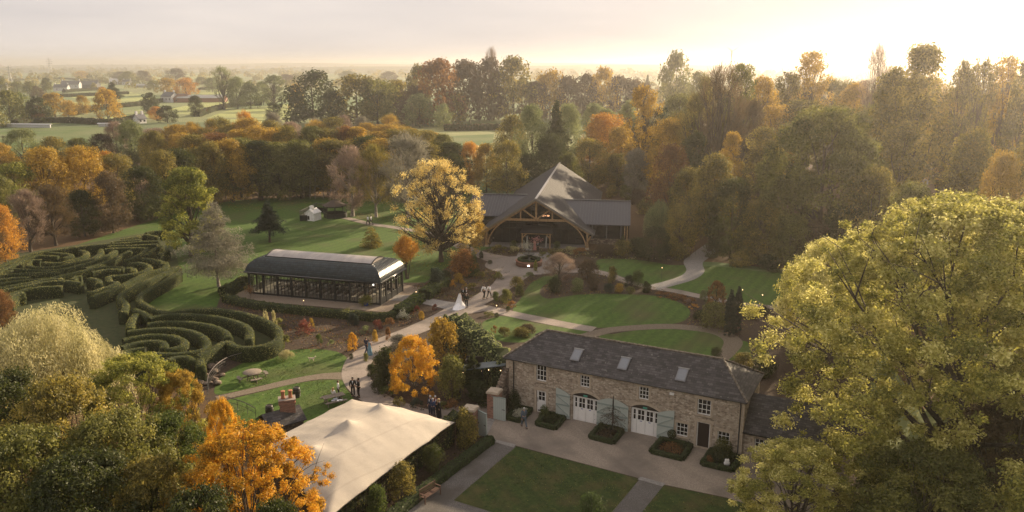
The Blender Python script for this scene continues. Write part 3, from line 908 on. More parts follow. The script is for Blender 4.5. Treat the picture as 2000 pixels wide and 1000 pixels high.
# ================================================================ COACH HOUSE
CH_O = np.array([-.482, 63.495]); CH_A = rad(-27.41)
CH_U = np.array([math.cos(CH_A), math.sin(CH_A)]); CH_N = np.array([-CH_U[1], CH_U[0]])
CL, CW, CE, CR_, CHIP = 19.77, 6.0, 4.46, 6.28, 2.4
def wallpt(px, py, off=0.0):
    """photo pixel -> (x, z) on the front wall plane"""
    d = ray(px, py)
    den = d[0] * CH_N[0] + d[1] * CH_N[1]
    t = (float(CH_O @ CH_N) - off) / den
    X, Y, Z = d[0] * t, d[1] * t, H + d[2] * t
    return float((np.array([X, Y]) - CH_O) @ CH_U), Z
def z1(x, y): return 960 + x / 2.632, 620 + y / 2.632
house = empty('coach_house', (*CH_O, 0), CH_A, 'long stone coach house with hipped slate roof, white windows and sage green doors', 'house')

def rect(zx0, zy0, zx1, zy1):
    x0, zt = wallpt(*z1(zx0, zy0)); xb, zb = wallpt(*z1(zx0, zy1)); x1, _ = wallpt(*z1(zx1, (zy0 + zy1) / 2))
    return (x0 + xb) / 2, x1, zb, zt
def wallz(zx, zy): return wallpt(*z1(zx, zy))[1]

# openings: x0, x1, z0, z1
wins = []
for (cx, ct, cb_, hw) in ((256, 248, 328, .46), (480, 300, 360, .40), (784, 359, 423, .40), (1095, 424, 503, .50)):
    xc, zt = wallpt(*z1(cx, ct)); zb = wallz(cx, cb_); wins.append((xc - hw, xc + hw, zb, zt))
gw = []
for (cx, ct, cb_, hw) in ((980, 545, 612, .45), (1194, 590, 655, .45)):
    xc, zt = wallpt(*z1(cx, ct)); zb = wallz(cx, cb_); gw.append((xc - hw, xc + hw, zb, zt))
xd, _ = wallpt(*z1(255, 440)); door1 = (xd - .44, xd + .44, 0.02, 2.02)
xd, _ = wallpt(*z1(1086, 620)); door2 = (xd - .50, xd + .50, 0.04, 2.10)
xa0, _ = wallpt(*z1(415, 480)); xa1, _ = wallpt(*z1(543, 500)); arch1 = (xa0, xa1 + .1, 0, 2.25)
xa0, _ = wallpt(*z1(714, 540)); xa1, _ = wallpt(*z1(853, 570)); arch2 = (xa0, xa1 + .1, 0, 2.25)
openings = wins + gw + [door1, door2, arch1, arch2]

def wall_with_holes(m, L_, Ht, holes, y0, y1, x_start=0.0):
    """front wall slab between y0 (front) and y1 with rectangular holes"""
    xs = sorted({x_start, L_} | {h[0] for h in holes} | {h[1] for h in holes})
    zs = sorted({0.0, Ht} | {round(max(h[2], 0), 4) for h in holes} | {h[3] for h in holes})
    for i in range(len(xs) - 1):
        for j in range(len(zs) - 1):
            cx_, cz = (xs[i] + xs[i + 1]) / 2, (zs[j] + zs[j + 1]) / 2
            if any(h[0] < cx_ < h[1] and h[2] < cz < h[3] for h in holes): continue
            m.face([(xs[i], y0, zs[j]), (xs[i + 1], y0, zs[j]), (xs[i + 1], y0, zs[j + 1]), (xs[i], y0, zs[j + 1])])
    for h in holes:                     # reveals
        a, b, c, d = h[0], h[1], max(h[2], 0), h[3]
        m.face([(a, y0, c), (a, y1, c), (a, y1, d), (a, y0, d)]); m.face([(b, y0, c), (b, y0, d), (b, y1, d), (b, y1, c)])
        m.face([(a, y0, d), (a, y1, d), (b, y1, d), (b, y0, d)]); m.face([(a, y0, c), (b, y0, c), (b, y1, c), (a, y1, c)])
m = MB()
wall_with_holes(m, CL, CE, openings, 0, .35)
m.face([(0, CW, 0), (0, 0, 0), (0, 0, CE), (0, CW, CE)]); m.face([(CL, 0, 0), (CL, CW, 0), (CL, CW, CE), (CL, 0, CE)])
m.face([(CL, CW, 0), (0, CW, 0), (0, CW, CE), (CL, CW, CE)])
# dark room lining behind the openings
m.build('wall', STONE, house)
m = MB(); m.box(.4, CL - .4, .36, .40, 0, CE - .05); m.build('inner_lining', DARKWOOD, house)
# dressed quoins and surrounds
for (a, b, c, d) in wins + gw:
    m = MB(); m.box(a - .17, a - .01, -.025, .05, c - .08, d + .02); m.box(b + .01, b + .17, -.025, .05, c - .08, d + .02)
    m.box(a - .26, b + .26, -.028, .05, d + .022, min(d + .24, CE - .02)); m.build('window_surround', DRESSED, house)
for (a, b, c, d) in (door1, door2):
    m = MB(); m.box(a - .18, a - .01, -.025, .05, 0, d + .02); m.box(b + .01, b + .18, -.025, .05, 0, d + .02)
    m.box(a - .26, b + .26, -.028, .05, d + .022, d + .26); m.build('door_surround', DRESSED, house)
for s, x in ((1, 0), (-1, CL)):
    m = MB(); z = 0; k = 0
    while z < CE - .3:
        w_ = .42 if k % 2 else .26
        m.box(min(x, x + s * w_) - (.02 if s == 1 else -.0), max(x, x + s * w_) + (.02 if s == -1 else 0), -.022, .2, z + .01, z + .27); z += .28; k += 1
    m.build('quoin', DRESSED, house)
# segmental arches: stone voussoirs above, dark tympanum
def arch_pts(a, b, z0, rise, n=12):
    return [(a + (b - a) * i / n, z0 + rise * (1 - (2 * i / n - 1) ** 2)) for i in range(n + 1)]
for k, (a, b, c, d) in enumerate((arch1, arch2)):
    m = MB()
    lo, hi = arch_pts(a, b, d, .34), arch_pts(a - .18, b + .18, d + .12, .50)
    for i in range(len(lo) - 1):
        m.face([(lo[i][0], -.03, lo[i][1]), (lo[i + 1][0], -.03, lo[i + 1][1]), (hi[i + 1][0], -.03, hi[i + 1][1]), (hi[i][0], -.03, hi[i][1])])
        m.face([(hi[i][0], -.03, hi[i][1]), (hi[i + 1][0], -.03, hi[i + 1][1]), (hi[i + 1][0], 0, hi[i + 1][1]), (hi[i][0], 0, hi[i][1])])
    m.build('arch', DRESSED, house)
    m = MB()
    for i in range(len(lo) - 1):
        m.face([(lo[i][0], -.012, d - .02), (lo[i + 1][0], -.012, d - .02), (lo[i + 1][0], -.012, lo[i + 1][1]), (lo[i][0], -.012, lo[i][1])])
    m.build('fanlight', DARKWOOD, house)
    # white panelled double doors set back
    g = MB(); y = .14
    zt = d - .12
    fr = a + .02, b - .02
    g.box(fr[0], fr[1], y, y + .05, zt, zt + .10)
    g.box(fr[0], fr[0] + .07, y, y + .05, 0, zt); g.box(fr[1] - .07, fr[1], y, y + .05, 0, zt)
    gd = g.build('garage_door', WHITEP, house)
    W = fr[1] - fr[0] - .14; x = fr[0] + .07
    for frac, cols in ((.17, 1), (.33, 2), (.33, 2), (.17, 1)):
        w_ = W * frac; q = MB(); x0, x1 = x + .012, x + w_ - .012; zg0, zg1 = zt * .56, zt - .10
        q.box(x0, x1, y + .012, y + .05, .03, zg0)
        q.box(x0, x1, y + .012, y + .05, zg1, zt - .005)
        q.box(x0, x0 + .08, y + .012, y + .05, zg0, zg1); q.box(x1 - .08, x1, y + .012, y + .05, zg0, zg1)
        q.box(x0 + .08, x1 - .08, y + .016, y + .04, (zg0 + zg1) / 2 - .02, (zg0 + zg1) / 2 + .02)
        if cols == 2: q.box((x0 + x1) / 2 - .02, (x0 + x1) / 2 + .02, y + .014, y + .045, zg0, zg1)
        for s_ in range(int((x1 - x0) / .16)):
            q.box(x0 + .08 + s_ * .16, x0 + .09 + s_ * .16, y + .008, y + .012, .25, zg0 - .12)
        lf = q.build('door_leaf', WHITEP, gd)
        p = MB(); p.box(x0 + .08, x1 - .08, y + .046, y + .05, zg0, zg1); p.build('pane', GLASSD, gd)
        if cols == 2:
            pl = MB(); pl.box((x0 + x1) / 2 - .09, (x0 + x1) / 2 + .09, y, y + .012, zg0 - .12, zg0 - .06); pl.build('door_plate', plain('blue_enamel', (.08, .11, .28), .3), gd)
        x += w_
    e = MB(); xm = (a + b) / 2; e.box(xm - .17, xm + .17, -.05, -.014, d + .03, d + .18); e.build('exit_sign', plain('green_sign', (.05, .20, .15), .4, emit=(.05, .5, .35), estr=.03), house)

def sash(a, b, c, d, cols, rows, parent, name='window', y=.10):
    m = MB(); t_ = .055
    m.box(a + .002, b - .002, y, y + .06, d - t_, d - .002); m.box(a + .002, b - .002, y, y + .06, c + .002, c + t_ + .02)
    m.box(a + .002, a + t_, y, y + .06, c + t_, d - t_); m.box(b - t_, b - .002, y, y + .06, c + t_, d - t_)
    for i in range(1, cols):
        x = a + (b - a) * i / cols; m.box(x - .018, x + .018, y + .012, y + .045, c + t_, d - t_)
    for j in range(1, rows):
        z = c + (d - c) * j / rows; m.box(a + t_, b - t_, y + .010, y + .048, z - .018, z + .018)
    f = m.build(name, WHITEP, parent)
    p = MB(); p.box(a + t_, b - t_, y + .05, y + .056, c + t_, d - t_); p.build('pane', GLASSD, f)
    return f
for (a, b, c, d) in wins + gw:
    f = sash(a, b, c, d, 3, 3, house)
    s_ = MB(); s_.box(a - .12, b + .12, -.09, .10, c - .10, c - .004); s_.build('sill', DRESSED, f)
for (a, b, c, d) in gw:                      # flower troughs on the ground-floor sills
    t = empty('window_box', (0, 0, 0), 0)
    bpy.data.objects.remove(t)
# white stable door with four panes
a, b, c, d = door1
m = MB(); m.box(a + .01, b - .01, .12, .17, c, c + 1.1); m.box(a + .01, a + .16, .12, .17, c + 1.1, d); m.box(b - .16, b - .01, .12, .17, c + 1.1, d)
m.box(a + .16, b - .16, .12, .17, d - .14, d); m.box((a + b) / 2 - .02, (a + b) / 2 + .02, .125, .165, c + 1.1, d - .14); m.box(a + .16, b - .16, .127, .163, c + 1.46, c + 1.50)
dr = m.build('door', WHITEP, house)
m = MB(); m.box(a + .16, b - .16, .168, .172, c + 1.1, d - .14); m.build('pane', GLASSD, dr)
m = MB(); m.box(a + .10, b - .10, .10, .118, c + .12, c + .22); m.build('kick_plate', BLACKM, dr)
m = MB(); m.tube([(a + .09, .08, c + .95), (a + .09, .08, c + 1.35)], [.018, .018]); m.build('handle', BLACKM, dr)
a, b, c, d = door2
m = MB(); m.box(a + .06, b - .06, .15, .20, c, d - .06)
dr = m.build('door', plain('dark_brown_door', (.018, .009, .007), .5), house)
m = MB(); m.box(a, a + .06, .08, .2, c, d); m.box(b - .06, b, .08, .2, c, d); m.box(a + .06, b - .06, .08, .2, d - .06, d); m.build('door_frame', WHITEP, dr)
m = MB(); m.box(a - .1, b + .1, -.12, .08, .0, .10); m.build('step', DRESSED, house)

# sage green barn shutters folded back against the wall
sh = []
for (zx0, zyt0, zyb0, zx1, zyt1, zyb1, hinge) in ((331, 366, 512, 402, 390, 531, 1), (541, 436, 566, 620, 422, 582, 0), (623, 427, 585, 701, 455, 600, 1), (850, 489, 632, 936, 494, 640, 0)):
    x0, _ = wallpt(*z1(zx0, (zyt0 + zyb0) / 2), off=.14); x1, _ = wallpt(*z1(zx1, (zyt1 + zyb1) / 2), off=.14)
    lo_z, hi_z = .10, 2.62; top_in, top_out = 2.30, 2.62
    zl, zr = (hi_z, 2.18) if hinge else (2.18, hi_z)
    m = MB(); n = 8; y0, y1 = -.16, -.10
    tp = []
    for i in range(n + 1):
        f = i / n; g = f if hinge == 0 else 1 - f
        tp.append((x0 + (x1 - x0) * f, 2.2 + .42 * math.sin(g * math.pi / 2)))
    for i in range(n):
        (xa, za), (xb, zb) = tp[i], tp[i + 1]
        m.face([(xa, y0, lo_z), (xb, y0, lo_z), (xb, y0, zb), (xa, y0, za)]); m.face([(xb, y1, lo_z), (xa, y1, lo_z), (xa, y1, za), (xb, y1, zb)])
        m.face([(xa, y0, za), (xb, y0, zb), (xb, y1, zb), (xa, y1, za)])
        if i: m.box(xa - .006, xa + .006, y0 - .004, y0 - .001, lo_z, za - .02)
    m.face([(x0, y1, lo_z), (x0, y0, lo_z), (x0, y0, tp[0][1]), (x0, y1, tp[0][1])]); m.face([(x1, y0, lo_z), (x1, y1, lo_z), (x1, y1, tp[-1][1]), (x1, y0, tp[-1][1])])
    s_ = m.build('shutter', GREENP, house)
    m = MB()
    for z in (.3, 1.25, 2.05): m.box(x0 + .03, x1 - .03, y0 - .035, y0 - .005, z - .06, z + .06)
    aa, bb = (x0 + .08, x1 - .08) if hinge == 0 else (x1 - .08, x0 + .08)
    m.bar((aa, y0 - .02, .38), (bb, y0 - .02, 1.17), .09, .025); m.bar((aa, y0 - .02, 1.33), (bb, y0 - .02, 1.97), .09, .025)
    m.build('brace', plain('sage_paint_brace', (.22, .27, .25), .6), s_)
# roof
ov = .22
def roofpts(L0, L1, W, ze, zr, hip0, hip1, ov):
    k = (zr - ze) / (W / 2)
    zo = ze - .05
    return dict(a=(L0 - ov, -ov, zo), b=(L1 + ov, -ov, zo), c=(L1 + ov, W + ov, zo), d=(L0 - ov, W + ov, zo), r0=(L0 + hip0, W / 2, zr), r1=(L1 - hip1, W / 2, zr))
r = roofpts(0, CL, CW, CE, CR_, CHIP, CHIP, ov)
def thick(m, pts, t=.07):
    m.face(pts); m.face([(p[0], p[1], p[2] - t) for p in reversed(pts)])
    for i in range(len(pts)):
        p, q = pts[i], pts[(i + 1) % len(pts)]
        m.face([p, (p[0], p[1], p[2] - t), (q[0], q[1], q[2] - t), q])
m = MB()
for f in ([r['a'], r['b'], r['r1'], r['r0']], [r['c'], r['d'], r['r0'], r['r1']]): m.cur = 0; m.face(f)
for f in ([r['b'], r['c'], r['r1']], [r['d'], r['a'], r['r0']]): m.cur = 1; m.face(f)
m.cur = 0
lowr = {k: (v[0], v[1], v[2] - .09) for k, v in r.items()}
m.face([lowr['d'], lowr['c'], lowr['b'], lowr['a']])
for p, q in (('a', 'b'), ('b', 'c'), ('c', 'd'), ('d', 'a')): m.face([r[p], lowr[p], lowr[q], r[q]])
roof = m.build('roof', [SLATE, SLATEY], house)
m = MB()
up = Vector((0, 0, .03))
for p, q in (('r0', 'r1'), ('r0', 'a'), ('r0', 'd'), ('r1', 'b'), ('r1', 'c')):
    P, Q = Vector(r[p]) + up, Vector(r[q]) + up
    n = int((Q - P).length / .42)
    for i in range(n):
        a_, b_ = P.lerp(Q, i / n), P.lerp(Q, (i + .96) / n)
        m.tube([a_, b_], [.085 + random.random() * .015, .085], 6)
m.build('ridge_tiles', RIDGE, roof)
# skylights on the front slope
slope = (CR_ - CE) / (CW / 2)
Nn = Vector((0, -slope, 1)).normalized(); Sl = Vector((0, 1, slope)).normalized()
def roofhit(px, py):
    d = ray(px, py)
    D = Vector((d[0] * CH_U[0] + d[1] * CH_U[1], d[0] * CH_N[0] + d[1] * CH_N[1], d[2]))
    O = Vector((float(-CH_O @ CH_U), float(-CH_O @ CH_N), H))
    P0 = Vector(r['a'])
    t = (P0 - O).dot(Nn) / D.dot(Nn)
    return O + D * t
for (zx, zy) in ((438, 195), (681, 240), (979, 297)):
    P = roofhit(*z1(zx, zy))
    for nm, hw, hl, t0, t1, mt in (('skylight', .40, .62, .01, .09, GREYM), ('skylight_pane', .31, .50, .092, .10, SKYL)):
        m = MB(); cs = []
        for t in (t0, t1):
            for sx, sy in ((-1, -1), (1, -1), (1, 1), (-1, 1)): cs.append(P + Vector((sx * hw, 0, 0)) + Sl * (sy * hl) + Nn * t)
        m.v = [tuple(c) for c in cs]
        for q in ((0, 3, 2, 1), (4, 5, 6, 7), (0, 1, 5, 4), (1, 2, 6, 5), (2, 3, 7, 6), (3, 0, 4, 7)): m.f.append(q); m.mi.append(0); m.sm.append(False)
        if nm == 'skylight': sk = m.build(nm, mt, roof)
        else: m.build('pane', mt, roof)
    m = MB(); m.bar(P + Vector((-.44, 0, 0)) + Sl * .66 + Nn * .06, P + Vector((.44, 0, 0)) + Sl * .66 + Nn * .06, .10, .05); m.build('flashing', LEADW, roof)
m = MB(); m.tube([(-ov, -ov - .03, r['a'][2] - .03), (CL + ov, -ov - .03, r['a'][2] - .03)], [.045, .045], 8); m.build('gutter', BLACKM, house)
for x in (.75, CL - .25):
    m = MB(); m.tube([(x, -ov, r['a'][2] - .08), (x, -.10, CE - .35), (x, -.10, .05)], [.045] * 3, 8); m.build('downpipe', BLACKM, house)
xs_, zs_ = wallpt(*z1(928, 390)); m = MB(); m.box(xs_ - .16, xs_ + .16, -.12, -.02, zs_ - .10, zs_ + .10); m.build('floodlight', WHITEP, house)
for (a, b, c, d) in wins:
    m = MB(); m.lathe([(.02, .1), (.09, .06), (.10, 0)], ((a + b) / 2, -.14, CE - .16), 8); m.build('eave_lamp', BLACKM, house)

# single-storey wing on the right
WL, WWD, WE, WR = 7.5, 5.0, 2.15, 4.1
wing = empty('stone_wing', (*(CH_O + CH_U * CL + CH_N * .25), 0), CH_A, 'low stone wing with slate roof attached to the right end of the coach house', 'outbuilding')
xw, zt = None, None
d0 = ray(*z1(1385, 662)); den = d0[0] * CH_N[0] + d0[1] * CH_N[1]
o2 = CH_O + CH_U * CL + CH_N * .25; t = float(o2 @ CH_N) / den
xw = float((np.array([d0[0] * t, d0[1] * t]) - o2) @ CH_U); zc = H + d0[2] * t
ww = (xw - .47, xw + .47, zc - .52, zc + .52)
m = MB(); wall_with_holes(m, WL, WE, [ww], 0, .3, .01)
m.face([(WL, 0, 0), (WL, WWD, 0), (WL, WWD, WE), (WL, WWD / 2, WR - .1), (WL, 0, WE)]); m.face([(WL, WWD, 0), (.01, WWD, 0), (.01, WWD, WE), (WL, WWD, WE)])
m.build('wall', STONE, wing)
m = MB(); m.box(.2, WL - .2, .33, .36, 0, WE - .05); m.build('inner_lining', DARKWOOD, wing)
m = MB(); a, b, c, d = ww
m.box(a - .16, a - .01, -.025, .05, c, d); m.box(b + .01, b + .16, -.025, .05, c, d); m.build('window_surround', DRESSED, wing)
f = sash(*ww, 3, 3, wing); s_ = MB(); s_.box(a - .2, b + .2, -.12, .10, c - .13, c - .004); s_.build('sill', DRESSED, f)
m = MB(); kz = (WR - WE) / (WWD / 2)
thick(m, [(.012, -.25, WE - .12), (WL + .2, -.25, WE - .12), (WL + .2, WWD / 2, WR), (.012, WWD / 2, WR)], .09)
thick(m, [(WL + .2, WWD + .25, WE - .12), (.012, WWD + .25, WE - .12), (.012, WWD / 2, WR + .001), (WL + .2, WWD / 2, WR + .001)], .09)
m.build('roof', SLATE, wing)
m = MB(); m.tube([(.0, -.3, WE - .2), (WL + .2, -.3, WE - .2)], [.05, .05], 8); m.build('gutter', BLACKM, wing)

# planted box-edged beds in front of the coach house
FLOWERW = LEAF['white']
def box_bed(pz, label, plants, fill='dkgreen'):
    pts = [G(*z1(*p)) for p in pz]
    c = np.mean(pts, 0)
    e = empty('flower_bed', (*c, 0), 0, label, 'flower bed', 'box-edged beds along the coach house')
    rel = [np.array(p) - c for p in pts]
    m = MB(); m.face([(p[0] * .93, p[1] * .93, .12) for p in rel]); m.build('soil', plain('black_compost', (.012, .009, .007), .95), e)
    loop = rel + [rel[0]]
    for i in range(4):
        a, b = np.array(loop[i]), np.array(loop[i + 1])
        pp = [a * .93, (a + b) / 2 * .93, b * .93]
        hedge('box_edging', pp, .34, .38, 'boxhedge', .10, 60, parent=e)
    for (kx, ky, w_, h_, mt) in plants:
        L = Leaves(); k = int(900 * w_ * h_)
        dd = unit(rng.normal(size=(k, 3))); dd[:, 2] = np.abs(dd[:, 2])
        P = dd * np.array([w_ / 2, w_ / 2, h_]) * (.5 + .5 * rng.random(k))[:, None] + np.array([rel[0][0] * 0 + kx, ky, .1])
        L.add(quads(P, unit(dd + rng.normal(size=dd.shape) * .6), .11, .07), .5)
        me = L.mesh('foliage', [LEAF[mt]])
        link(bpy.data.objects.new('plant', me), e)
    return e
box_bed([(76, 528), (150, 545), (208, 482), (130, 462)], 'box-edged bed of white flowers beside the open gate leaf', [(0, 0, 1.6, .5, 'white'), (-.4, .9, 1.3, 1.9, 'dkgreen'), (.5, .3, 1.0, .4, 'white')])
box_bed([(226, 556), (328, 583), (378, 524), (284, 500)], 'box-edged bed with dark planting between white door and left shutter', [(0, 0, 1.5, .6, 'dkgreen'), (-.5, .9, 1.0, 1.1, 'green')])
box_bed([(500, 624), (626, 657), (678, 592), (562, 560)], 'box-edged bed under the rose obelisk between the two garage doors', [(0, 0, 1.8, .3, 'brown'), (-.3, .8, .6, .8, 'dkgreen')])
box_bed([(814, 700), (984, 742), (1032, 668), (872, 632)], 'box-edged bed with a clipped ball below the ground floor window', [(0, 0, 2.0, .5, 'rust'), (.7, .2, 1.0, .45, 'dkgreen')])
box_bed([(1075, 763), (1240, 800), (1288, 735), (1128, 688)], 'box-edged bed with white ornaments right of the dark door', [(0, .3, 2.0, 1.1, 'dkgreen'), (.3, .9, 1.6, 1.5, 'olive'), (-.9, 0, .7, .5, 'rust')])
# rose obelisk
x, y = G(*z1(622, 590)); ob = empty('rose_obelisk', (x, y, 0), .3, 'dark pole with bare climbing roses trained out between two sage shutters', 'climbing rose')
m = MB(); m.tube([(0, 0, 0), (0, 0, 3.1)], [.045, .035], 6); m.build('pole', BLACKM, ob)
m = MB()
for k in range(26):
    a = random.random() * 6.28; p = [Vector((0, 0, random.uniform(.8, 2.0)))]
    for j in range(4): p.append(p[-1] + Vector((math.cos(a) * .26, math.sin(a) * .26, random.uniform(-.35, .12))))
    m.tube(p, [.014] * 5, 3, False)
m.build('stems', WOODB, ob)
L = Leaves(); P = rng.normal(size=(420, 3)) * np.array([.55, .55, .45]) + np.array([0, 0, 1.2]); L.add(quads(P, unit(rng.normal(size=P.shape)), .09, .06), .4)
link(bpy.data.objects.new('leaves', L.mesh('leaves', [LEAF['brown']])), ob)
# potted ball and white ornaments
x, y = G(*z1(925, 645)); tb = empty('topiary_ball', (x, y, 0), 0, 'small clipped box ball on a stem beside the rightmost shutter', 'topiary')
m = MB(); m.tube([(0, 0, 0), (0, 0, .5)], [.03, .03]); m.build('stem', BARK, tb)
L = Leaves(); dd = unit(rng.normal(size=(900, 3))); L.add(quads(dd * .34 + np.array([0, 0, .75]), unit(dd + rng.normal(size=dd.shape) * .3), .09, .06), .5); link(bpy.data.objects.new('ball', L.mesh('ball', [LEAF['dkgreen']])), tb)
for i, zx in enumerate((1203, 1214)):
    x, y = G(*z1(zx, 768)); m = MB(); m.lathe([(.05, 0), (.13, .08), (.15, .25), (.08, .33), (.10, .45), (.02, .55)], (0, 0, .1), 8)
    tag(m.build('garden_ornament', WHITEP, None, (x, y, 0)), ('left' if i == 0 else 'right') + ' one of two small white ornaments in the bed by the dark door', 'ornament', 'white ornaments in the bed')

# ================================================================ GATE, PILLARS, WALL
def brick_pillar(px, py, label, w=.95, h=2.2):
    x, y = G(px, py)
    e = empty('brick_pillar', (x, y, 0), CH_A + .12, label, 'gate pillar', 'brick gate pillars')
    m = MB(); m.box(-w / 2, w / 2, -w / 2, w / 2, 0, h); m.build('shaft', BRICK, e)
    m = MB(); m.box(-w / 2 - .07, w / 2 + .07, -w / 2 - .07, w / 2 + .07, h + .002, h + .14); m.box(-w / 2 - .02, w / 2 + .02, -w / 2 - .02, w / 2 + .02, h + .14, h + .2); m.build('cap', DRESSED, e)
    return x, y
brick_pillar(919, 850, 'brick gate pillar with flat stone cap next to the marquee corner')
brick_pillar(966, 814, 'brick gate pillar with flat stone cap next to the coach house bed')
def gate_leaf(p0, p1, label, h=2.0):
    (x0, y0), (x1, y1) = G(*p0), G(*p1)
    Lg = math.hypot(x1 - x0, y1 - y0)
    e = empty('gate_leaf', (x0, y0, 0), math.atan2(y1 - y0, x1 - x0), label, 'gate', 'sage green gate leaves')
    m = MB(); m.box(0, Lg, -.035, .035, .06, h); m.build('panel', GREENP, e)
    m = MB()
    for i in range(1, 8): m.box(Lg * i / 8 - .006, Lg * i / 8 + .006, -.040, -.036, .1, h - .05)
    m.box(0, Lg, -.06, .06, h, h + .05); m.build('boards', plain('sage_paint_groove', (.20, .245, .225), .6), e)
    m = MB(); m.box(.06, .30, -.06, -.04, 1.0, 1.05); m.box(Lg - .3, Lg - .06, -.06, -.04, 1.0, 1.05); m.build('latch', BLACKM, e)
gate_leaf((932, 846), (951, 856), 'sage green boarded gate leaf hinged on the left brick pillar')
gate_leaf((957.5, 817), (987.5, 824), 'sage green boarded gate leaf hinged on the right brick pillar')
(x0, y0), (x1, y1) = G(970, 810), G(989, 792.6)
Lw = math.hypot(x1 - x0, y1 - y0); gwl = empty('garden_wall', (x0, y0, 0), math.atan2(y1 - y0, x1 - x0), 'rubble stone wall stepping up from brick pillar to coach house corner', 'wall')
m = MB(); n = 8
for i in range(n):
    m.box(Lw * i / n, Lw * (i + 1) / n - .005, -.25, .25, 0, 2.1 + 1.6 * (i / n) ** 1.3 + random.random() * .08)
m.build('stonework', STONEW, gwl)

# dark lean-to bar with string lights behind the gate
bx, by = G(965, 776)
bar_ = empty('lean_to', (bx - 1.0, by + 1.2, 0), CH_A + .35, 'dark open lean-to with pale glazed roof left of the coach house', 'lean-to')
m = MB(); thick(m, [(-1.6, -1.6, 2.6), (2.2, -1.6, 3.25), (2.2, -.3, 3.28), (-1.6, -.3, 2.63)], .07); m.build('roof', plain('pale_glazing', (.07, .09, .10), .45, spec=.4), bar_)
m = MB(); m.box(-1.8, 2.1, 1.8, 1.95, 0, 2.6); m.box(2.0, 2.1, -1.4, 1.8, 0, 2.9); m.box(-1.8, -1.7, 1.0, 1.8, 0, 2.5); m.build('back_wall', DARKWOOD, bar_)
for x in (-1.8, .2, 2.1):
    m = MB(); m.box(x - .06, x + .06, -1.55, -1.43, 0, 2.55 + (x + 1.9) * .16); m.build('post', BLACKM, bar_)
BULB = plain('warm_bulb', (1, .7, .4), .5, emit=(1.0, .62, .30), estr=3, var=0)
for k in range(7):
    m = MB(); m.lathe([(.02, -.03), (.04, 0), (.02, .03)], (-1.5 + k * .55, -1.5 + .3 * (k % 3), 2.35 + .05 * (k % 2) + k * .06), 6)
    m.build('bulb', BULB, bar_)

# ================================================================ GLASSHOUSE PAVILION
GH_A = rad(-16.4); ga = G(489, 574.4)
GL_, GW_, GE_ = 18.1, 6.5, 2.95
ROOFT = course_mat('scale_roof_tiles', [(.008, .014, .017), (.018, .028, .034), (.036, .052, .060)], (.004, .006, .007), .30, .22, 'xz', .55, .5, 1.0, .02, .35)
ROOFTY = course_mat('scale_roof_tiles_end', [(.012, .020, .024), (.022, .034, .040), (.040, .058, .066)], (.008, .012, .014), .30, .22, 'yz', .34, .8, 1.0, .02, .7)
TOPP = noise_mat('flat_roof_membrane', [(.24, .21, .20), (.33, .29, .27), (.40, .36, .34)], 1.2, .35, .1, spec=.6, stretch=(1, .3, 1))
GLASSC = bpy.data.materials.new('clear_glass'); GLASSC.use_nodes = True
nt = GLASSC.node_tree; nt.nodes.clear()
o_ = nt.nodes.new('ShaderNodeOutputMaterial'); mx_ = nt.nodes.new('ShaderNodeMixShader'); tr_ = nt.nodes.new('ShaderNodeBsdfTransparent'); gl_ = nt.nodes.new('ShaderNodeBsdfGlossy')
gl_.inputs['Roughness'].default_value = .03; tr_.inputs[0].default_value = (.93, .94, .93, 1); mx_.inputs[0].default_value = .06
nt.links.new(tr_.outputs[0], mx_.inputs[1]); nt.links.new(gl_.outputs[0], mx_.inputs[2]); nt.links.new(mx_.outputs[0], o_.inputs[0])
gh = empty('glasshouse', (*ga, 0), GH_A, 'long black framed glass pavilion with curved scale tiled roof on the lawn', 'pavilion')
m = MB()
m.box(0, GL_, 0, GW_, 0, .10); m.build('floor', noise_mat('pale_floor', [(.22, .20, .18), (.32, .29, .26)], 1.5, .5), gh)
# columns and mullions
bars = MB()
nb = 9
for i in range(nb + 1):
    x = GL_ * i / nb
    for y in (0, GW_):
        cols_ = MB(); cols_.box(x - .11, x + .11, y - .11, y + .11, .1, GE_ - .02); cols_.build('column', BLACKM, gh)
for x in (0, GL_):
    for j in (1, 2, 3): cols_ = MB(); cols_.box(x - .09, x + .09, GW_ * j / 4 - .09, GW_ * j / 4 + .09, .1, GE_ - .02); cols_.build('column', BLACKM, gh)
for i in range(nb):
    for k in (1, 2, 3):
        x = GL_ * (i + k / 4) / nb
        for y in (0, GW_): bars.box(x - .025, x + .025, y - .03, y + .03, .1, GE_ - .3)
for y in (0, GW_):
    bars.box(0, GL_, y - .045, y + .045, .11, .32); bars.box(0, GL_, y - .04, y + .04, GE_ - .75, GE_ - .68); bars.box(0, GL_, y - .05, y + .05, GE_ - .32, GE_ - .03)
for x in (0, GL_):
    bars.box(x - .045, x + .045, 0, GW_, .11, .9); bars.box(x - .04, x + .04, 0, GW_, GE_ - .75, GE_ - .68); bars.box(x - .05, x + .05, 0, GW_, GE_ - .32, GE_ - .03)
    for j in range(1, 13): bars.box(x - .03, x + .03, GW_ * j / 13 - .025, GW_ * j / 13 + .025, .9, GE_ - .3)
bars.build('glazing_bars', BLACKM, gh)
for i in range(nb):
    m = MB(); m.box(GL_ * i / nb + .12, GL_ * (i + 1) / nb - .12, -.006, .006, .33, GE_ - .33); m.build('glazing', GLASSC, gh); m = MB(); m.box(GL_ * i / nb + .12, GL_ * (i + 1) / nb - .12, GW_ - .006, GW_ + .006, .33, GE_ - .33); m.build('glazing', GLASSC, gh)
for x in (0, GL_): m = MB(); m.box(x - .006, x + .006, .12, GW_ - .12, .91, GE_ - .33); m.build('end_glazing', GLASSC, gh)
